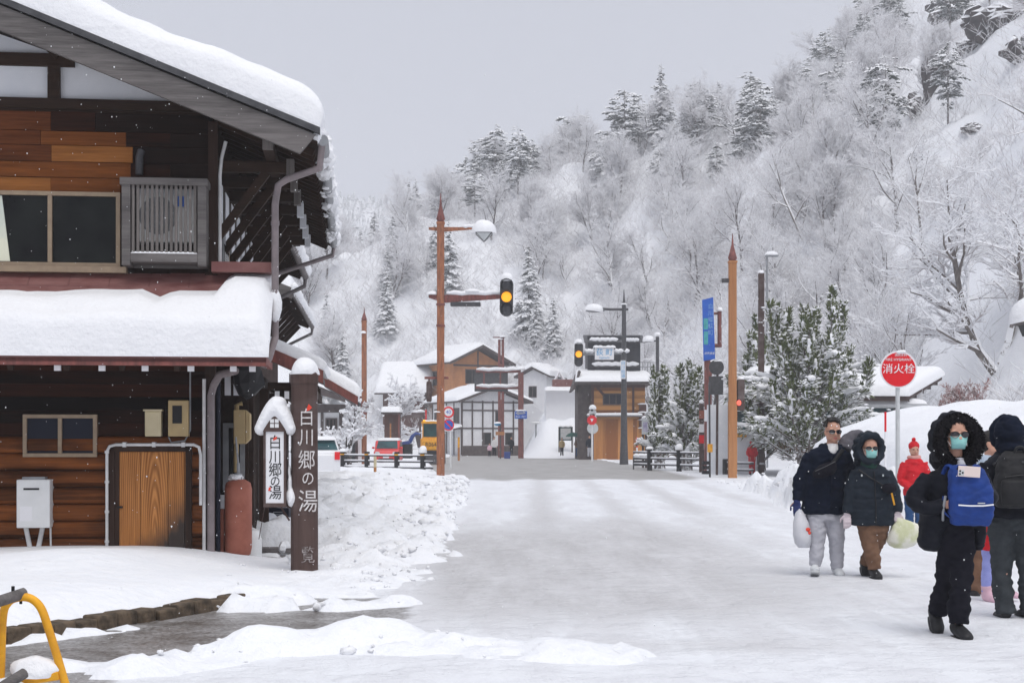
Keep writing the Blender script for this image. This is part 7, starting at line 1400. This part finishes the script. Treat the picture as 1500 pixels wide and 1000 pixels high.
pk = MB(); pk.hrings([(f.x(1472),-.325,f.z(737),f.px(24),.03),(f.x(1472),-.335,f.z(720),f.px(26),.045),(f.x(1472),-.33,f.z(703),f.px(25),.04),(f.x(1473),-.31,f.z(699),f.px(22),.02)],24,3.5); union(pk,'front_pocket',M['packblack'],t_,.010,1); pk = MB(); pk.tube(crom(f.pts([(1470,662,-.26),(1473,655,-.27),(1481,655,-.27),(1485,662,-.26)]),4),.012,6); pk.tube(f.pts([(1452,697,-.345),(1474,694,-.352),(1497,697,-.345)]),.006,5); pk.build('handle', M['black'], t_, smooth=True); pk = MB(); pk.tube(crom(f.pts([(1455,668,-.2),(1452,680,-.12),(1450,672,.0)]),4),.02,6); pk.tube(crom(f.pts([(1500,668,-.2),(1506,680,-.12),(1508,672,.0)]),4),.02,6); pk.build('strap', M['black'], t_, smooth=True); MB().bx(f.x(1477),f.x(1486),-.33,-.318,f.z(677),f.z(674)).build('badge', M['darkgrey'], t_)
f = Fig('small child in red coat, lavender leggings and pink boots between two adults', 1455, 13.2, 884)
b = MB(); head(f,1462,716,.0,yaw=math.pi*.7,hair='short',body=b,k=.9); b.hrings([(0,0,f.z(800),.10,.08),(0,0,f.z(740),.11,.08),(f.x(1458),0,f.z(732),.05,.05)],12); b.tube(f.pts([(1450,742),(1447,760),(1452,776,-.1)]),[.035,.03,.022],8); b.tube(f.pts([(1448,800,0),(1448,825,0),(1446,848,.02),(1446,868,.02)]),[.045,.038,.032,.028],8); b.tube(f.pts([(1466,800,0),(1469,830,.05),(1473,862,.1)]),[.045,.036,.028],8); union(b,'body',M['skin'],f.o,.009,2)
coat(f,[(1459,729,9,.06,0),(1459,735,17,.09,0),(1459,760,19,.11,0),(1458,790,21,.12,0),(1458,806,22,.13,0)],[([(1446,738,0),(1441,752,-.02),(1444,764,-.06),(1451,774,-.11)],[.06,.06,.055,.045]),([(1474,738,0),(1478,755,0),(1479,775,0)],[.06,.055,.045])],M['redcloth'],None,fold=.018)
gl = MB(); gl.ell(f.p(1453,775,-.12),(.045,.04,.05),12,8); gl.ell(f.p(1449,772,-.15),(.02,.02,.03),8,6); union(gl,'mitten',M['knit'],f.o,.009,2)
trousers(f,[([(1448,800,0),(1448,825,0),(1446,848,.02),(1446,868,.02)],[.068,.058,.05,.045]),([(1466,800,0),(1469,830,.05),(1473,862,.1)],[.068,.055,.045])],[(f.x(1457),0,f.z(806),.12,.09),(f.x(1457),0,f.z(792),.12,.09)],M['lavender'],.01,.012,'leggings')
sh = MB(); shoe(sh,f.p(1449,873,.0),.5,L=.21,W_=.05); shoe(sh,f.p(1476,868,.1),.9,L=.21,W_=.05); sh.tube(f.pts([(1447,858,.02),(1448,872,.02)]),[.058,.052],12); sh.tube(f.pts([(1473,855,.1),(1475,868,.1)]),[.058,.052],12); union(sh,'boots',M['pink'],f.o,.008,2,.008,(30,30))
f = Fig('bun-haired woman with glasses and pale blue collar behind the man with black backpack', 1440, 13.9, 878)
b = MB(); W = head(f,1453,650,.0,yaw=1.0,hair='bun',body=b,k=1.0,pitch=-.1); b.hrings([(f.x(1435),0,f.z(770),.13,.09),(f.x(1440),0,f.z(700),.13,.09),(f.x(1448),0,f.z(680),.10,.07)],14); b.tube(f.pts([(1428,770),(1428,820),(1428,862)]),[.08,.06,.045],10); b.tube(f.pts([(1446,770),(1440,820),(1418,864,-.1)]),[.08,.06,.045],10); b.tube(f.pts([(1425,695),(1420,725),(1424,752)]),[.045,.036,.028],8); hand(b,f.p(1424,752),(0,0,-1),(1,0,0),1,.7); union(b,'body',M['skin'],f.o,.0085,2)
g = MB(); g.tube([W(-.06,-.085,.0),W(-.03,-.105,.012),W(0,-.108,.006),W(.03,-.105,.012),W(.06,-.085,.0),W(.08,.0,.0)],.003,6); g.build('glasses', M['black'], f.o)
coat(f,[(1447,678,12,.09,0),(1445,686,22,.11,0),(1442,700,25,.13,0),(1437,740,24,.13,0),(1435,775,24,.13,0)],[([(1424,694,0),(1420,715,0),(1421,735,0),(1424,750,0)],[.07,.065,.06,.05]),([(1462,694,0),(1468,715,-.05),(1466,740,-.1)],[.07,.065,.05])],M['blackcoat'],None,fold=.018)
k = MB(); k.tube([f.p(1446,684,.01),f.p(1449,668,.02)],[.095,.085],14); union(k,'collar',M['paleblue_cloth'],f.o,.01,2,.012)
trousers(f,[([(1429,772,0),(1427,800,0),(1428,835,0),(1430,868,0)],[.10,.092,.085,.085]),([(1446,772,0),(1442,800,0),(1428,838,-.05),(1420,866,-.1)],[.10,.09,.075,.07])],[(f.x(1437),0,f.z(780),.15,.12),(f.x(1437),0,f.z(765),.15,.12)],M['browncloth'])
sh = MB(); shoe(sh,f.p(1431,869,.0),.4,L=.24); shoe(sh,f.p(1419,867,-.1),.0,L=.24); union(sh,'shoes',M['shoe_black'],f.o,.009,2)
# --- simpler small figures, same anatomy
def walker(label, u, Y, vf, h, cm, pm, hat=None, yaw=0, coatlen=.46, hood=False, arm=.0, shoes='shoe_black', bend=0):
    f = Fig(label, u, Y, vf); z = lambda k: k*h; b = MB(); vx = .012 if Y < 40 else .02
    V = lambda k: 645-(h*k+f.z0-EYE)*F/Y; q = lambda x,k,y=0: Vector((x*h,y*h,k*h))
    head(f,u,V(.93),-.01,yaw=yaw,hair=None if hood or hat else 'short',body=b,k=h/1.75)
    b.hrings([(0,0,z(.5),.08*h,.055*h),(0,0,z(.7),.085*h,.06*h),(0,0,z(.82),.08*h,.05*h),(0,.01*h,z(.86),.03*h,.03*h)],12)
    for s in (-1,1): b.tube([q(s*.05,.5),q(s*.05,.27),q(s*.055,.04)],[.045*h,.035*h,.026*h],8); b.tube([q(s*.105,.8),q(s*.135,.63),q(s*(.12-arm),.48+arm,-.03-arm)],[.028*h,.022*h,.016*h],8); hand(b,q(s*(.12-arm),.48+arm,-.03-arm),(0,-.3,-1+3*arm),(-s,0,0),h/1.75,.7,s)
    union(b,'body',M['skin'],f.o,vx*.8,2)
    mb = MB(); mb.hrings([(0,0,z(coatlen),.108*h,.085*h),(0,0,z(.55),.10*h,.08*h),(0,0,z(.72),.098*h,.075*h),(0,0,z(.80),.10*h,.065*h),(0,0,z(.84),.06*h,.05*h),(0,0,z(.865),.04*h,.042*h)],20)
    for s in (-1,1): mb.tube([q(s*.09,.80),q(s*.135,.66),q(s*.14,.62,-.01),q(s*(.12-arm),.49+arm,-.03-arm)],[.045*h,.043*h,.040*h,.030*h],10)
    if hood: mb.ell(q(0,.955,.025),(.062*h,.06*h,.068*h),14,9); mb.tube([q(.052*math.cos(a),.935+.062*math.sin(a),-.035) for a in [i*math.pi/8 for i in range(17)]],.015*h,8,caps=False)
    union(mb,'coat',M[cm],f.o,vx,2,.02)
    mb = MB(); mb.hrings([(0,0,z(.47),.085*h,.065*h),(0,0,z(.53),.09*h,.07*h)],14)
    for s in (-1,1): mb.tube([q(s*.047,.52),q(s*.05,.28,-.01),q(s*.055,.045,.01*s)],[.058*h,.045*h,.038*h],10)
    union(mb,'trousers',M[pm],f.o,vx,2,.015); sh = MB()
    for s in (-1,1): shoe(sh,q(s*.055,.045,.01*s),s*.1+yaw,L=.155*h,W_=.05*h/1.75)
    union(sh,'shoes',M[shoes],f.o,vx*.8,1)
    if hat == 'red':
        hm = MB(); hm.ell(q(0,.965,.008),(.055*h,.06*h,.055*h),14,9); hm.lathe([(.052*h,.955*h),(.054*h,.975*h)],14); ho = union(hm,'hat',M['redcloth'],f.o,.01,1,.006,(40,40)); pm_ = MB().ell(q(0,1.03,.01),(.022*h,.022*h,.022*h),10,7,rough=.2); pm_.build('pompom', M['redcloth'], ho, smooth=True)
        sc = MB(); sc.tube([q(.05*math.cos(a),.855,.005+.045*math.sin(a)) for a in [i*math.pi/8 for i in range(17)]],.022*h,8,caps=False); union(sc,'scarf',M['pinkscarf'],f.o,.01,2,.012)
    return f
M['pinkscarf'] = mat('pink_scarf', (.68,.36,.32), (.6,.3,.27), 12, rough=.95)
walker('woman in red jacket, blue jeans and red bobble hat in front of the heap', 1339, 21, 794, 1.47, 'redcloth','jeans','red', arm=.06, coatlen=.47)
walker('walker in an all-red hooded snowsuit beside the dark square post', 1101.5, 62.5, 696, 1.52, 'redcloth','redcloth', hood=True, arm=.05, coatlen=.4)
walker('person in dark coat and pale trousers standing at the timber shop doors', 863.5, 110, 670, 1.70, 'navy','sweat')
walker('person in dark blue jacket directly left of the one in pale trousers', 857, 113, 669.5, 1.62, 'navy','blackcloth')
f = walker('person in a brown coat sheltering under the green umbrella', 846, 114, 669, 1.6, 'browncloth','jeans', arm=.05)
t_ = thing('umbrella','dark green umbrella held up over the person in the brown coat','umbrella',(f.X-.35,f.Y-.2,f.z0)); M['umbgreen'] = mat('green_umbrella_cloth',(.02,.09,.075),(.03,.11,.09),3,rough=.7)
um = MB(); um.lathe([(.62,1.62),(.6,1.68),(.45,1.83),(.25,1.93),(.02,1.97)],8); um.build('canopy', M['umbgreen'], t_); MB().tube([(0,0,.9),(0,0,2.02)],.012,6).build('shaft', M['black'], t_)
walker('person in a beige coat at the foot of the snowy map board', 823, 117, 667.5, 1.5, 'tan','navy')
walker('person in black crouched coat beside a blue suitcase near the gantry foot', 749, 116, 666, 1.45, 'blackcoat','blackcloth')
t_ = T('suitcase','small blue suitcase standing on the snow beside the dark-coated person','suitcase',743,115,.05); MB().bx(-.25,.25,-.15,.15,.0,.55).build('shell', M['ploughblue'], t_.o, bevel=.04); MB().tube([(-.12,0,.55),(-.12,0,.85),(.12,0,.85),(.12,0,.55)],.015,6).build('handle', M['black'], t_.o)
walker('person in a white coat in front of the half-timbered house', 724, 114, 668, 1.55, 'knit','blackcloth')
walker('child in a pink jacket and dark trousers beside the person in white', 717, 113, 668.5, 1.05, 'pink','blackcloth')
# ---------------------------------------------------------------- loose clods thrown up by the plough
mb = MB(); rnd = random.Random(21); k = 0; tries = 0
while k < 1500 and tries < 40000:
    tries += 1; side = rnd.random()
    if side < .66: y = rnd.uniform(14.2,50); x = float(xl(y))-abs(rnd.gauss(0,.9))+.25
    elif side < .96: y = rnd.uniform(22,56); x = float(xr(y))+abs(rnd.gauss(0,.9))-.35
    else: y = rnd.uniform(9.1,13.2); x = rnd.uniform(-2.6,.4)
    z = gz(x,y)
    if z < -.01: continue
    k += 1; r = rnd.uniform(.010,.034)*(1 if side < .96 else .7)*(2.6 if rnd.random() < .07 else rnd.uniform(.5,1.1))*(1+max(0,y-22)*.02); mb.ell((x,y,z+r*.25),(r*rnd.uniform(.8,1.5),r*rnd.uniform(.8,1.3),r*rnd.uniform(.6,1)),6,5,rough=.55,seed=k)
me = mb.mesh('snow_clods'); me.materials.append(M['snow']); o = bpy.data.objects.new('snow_clods', me); C.objects.link(o); tag(o,'loose clods of ploughed snow strewn along both banks','snow clods',None,'stuff')
# ---------------------------------------------------------------- falling snow and the air
mb = MB(); rnd = random.Random(12); ICO = [(0,0,1),(.9,0,.3),(.28,.85,.3),(-.72,.53,.3),(-.72,-.53,.3),(.28,-.85,.3),(0,0,-1)]; IF = [(0,1,2),(0,2,3),(0,3,4),(0,4,5),(0,5,1),(6,2,1),(6,3,2),(6,4,3),(6,5,4),(6,1,5)]
for i in range(8500):
    y = 3.0+37*rnd.random()**.75; x = rnd.uniform(-.40,.40)*y*1.15; z = rnd.uniform(.05, 1.5+.33*y)
    r = rnd.uniform(.0014,.0042)*(1.0 if y > 6 else .8); mb.add([(x+a*r,y+b_*r,z+c_*r*1.1) for a,b_,c_ in ICO], IF)
me = mb.mesh('falling_snow'); m = mat('snowflake', (.9,.91,.93), rough=.9); me.materials.append(m); o = bpy.data.objects.new('falling_snow', me); C.objects.link(o); tag(o,'light snowflakes drifting down over the whole street','snowflakes',None,'stuff')
bm = MB().bx(-600,600,-80,1290,-3,260); m = bpy.data.materials.new('snowy_air'); m.use_nodes = True; t = m.node_tree; t.nodes.remove(t.nodes['Principled BSDF']); vn = N(t,'ShaderNodeVolumePrincipled'); vn.inputs['Color'].default_value = (.93,.94,.97,1); vn.inputs['Density'].default_value = HAZE; vn.inputs['Anisotropy'].default_value = .2
t.links.new(vn.outputs[0], t.nodes['Material Output'].inputs['Volume']); o = bm.build('haze', m); tag(o,'pale snowy air filling the valley','haze',None,'stuff')

# repeats of a kind share a group
kinds = {}
for o in SC.objects:
    if o.parent is None and 'category' in o and 'group' not in o: kinds.setdefault(o.name.split('.')[0], []).append(o)
for k, v in kinds.items():
    if len(v) > 1:
        p = 'people walking in the snowy street' if k == 'person' else k.replace('_',' ') + ('es' if k.endswith(('sh','ch')) else 's') + ' in the snowy street'
        for o in v: o['group'] = p
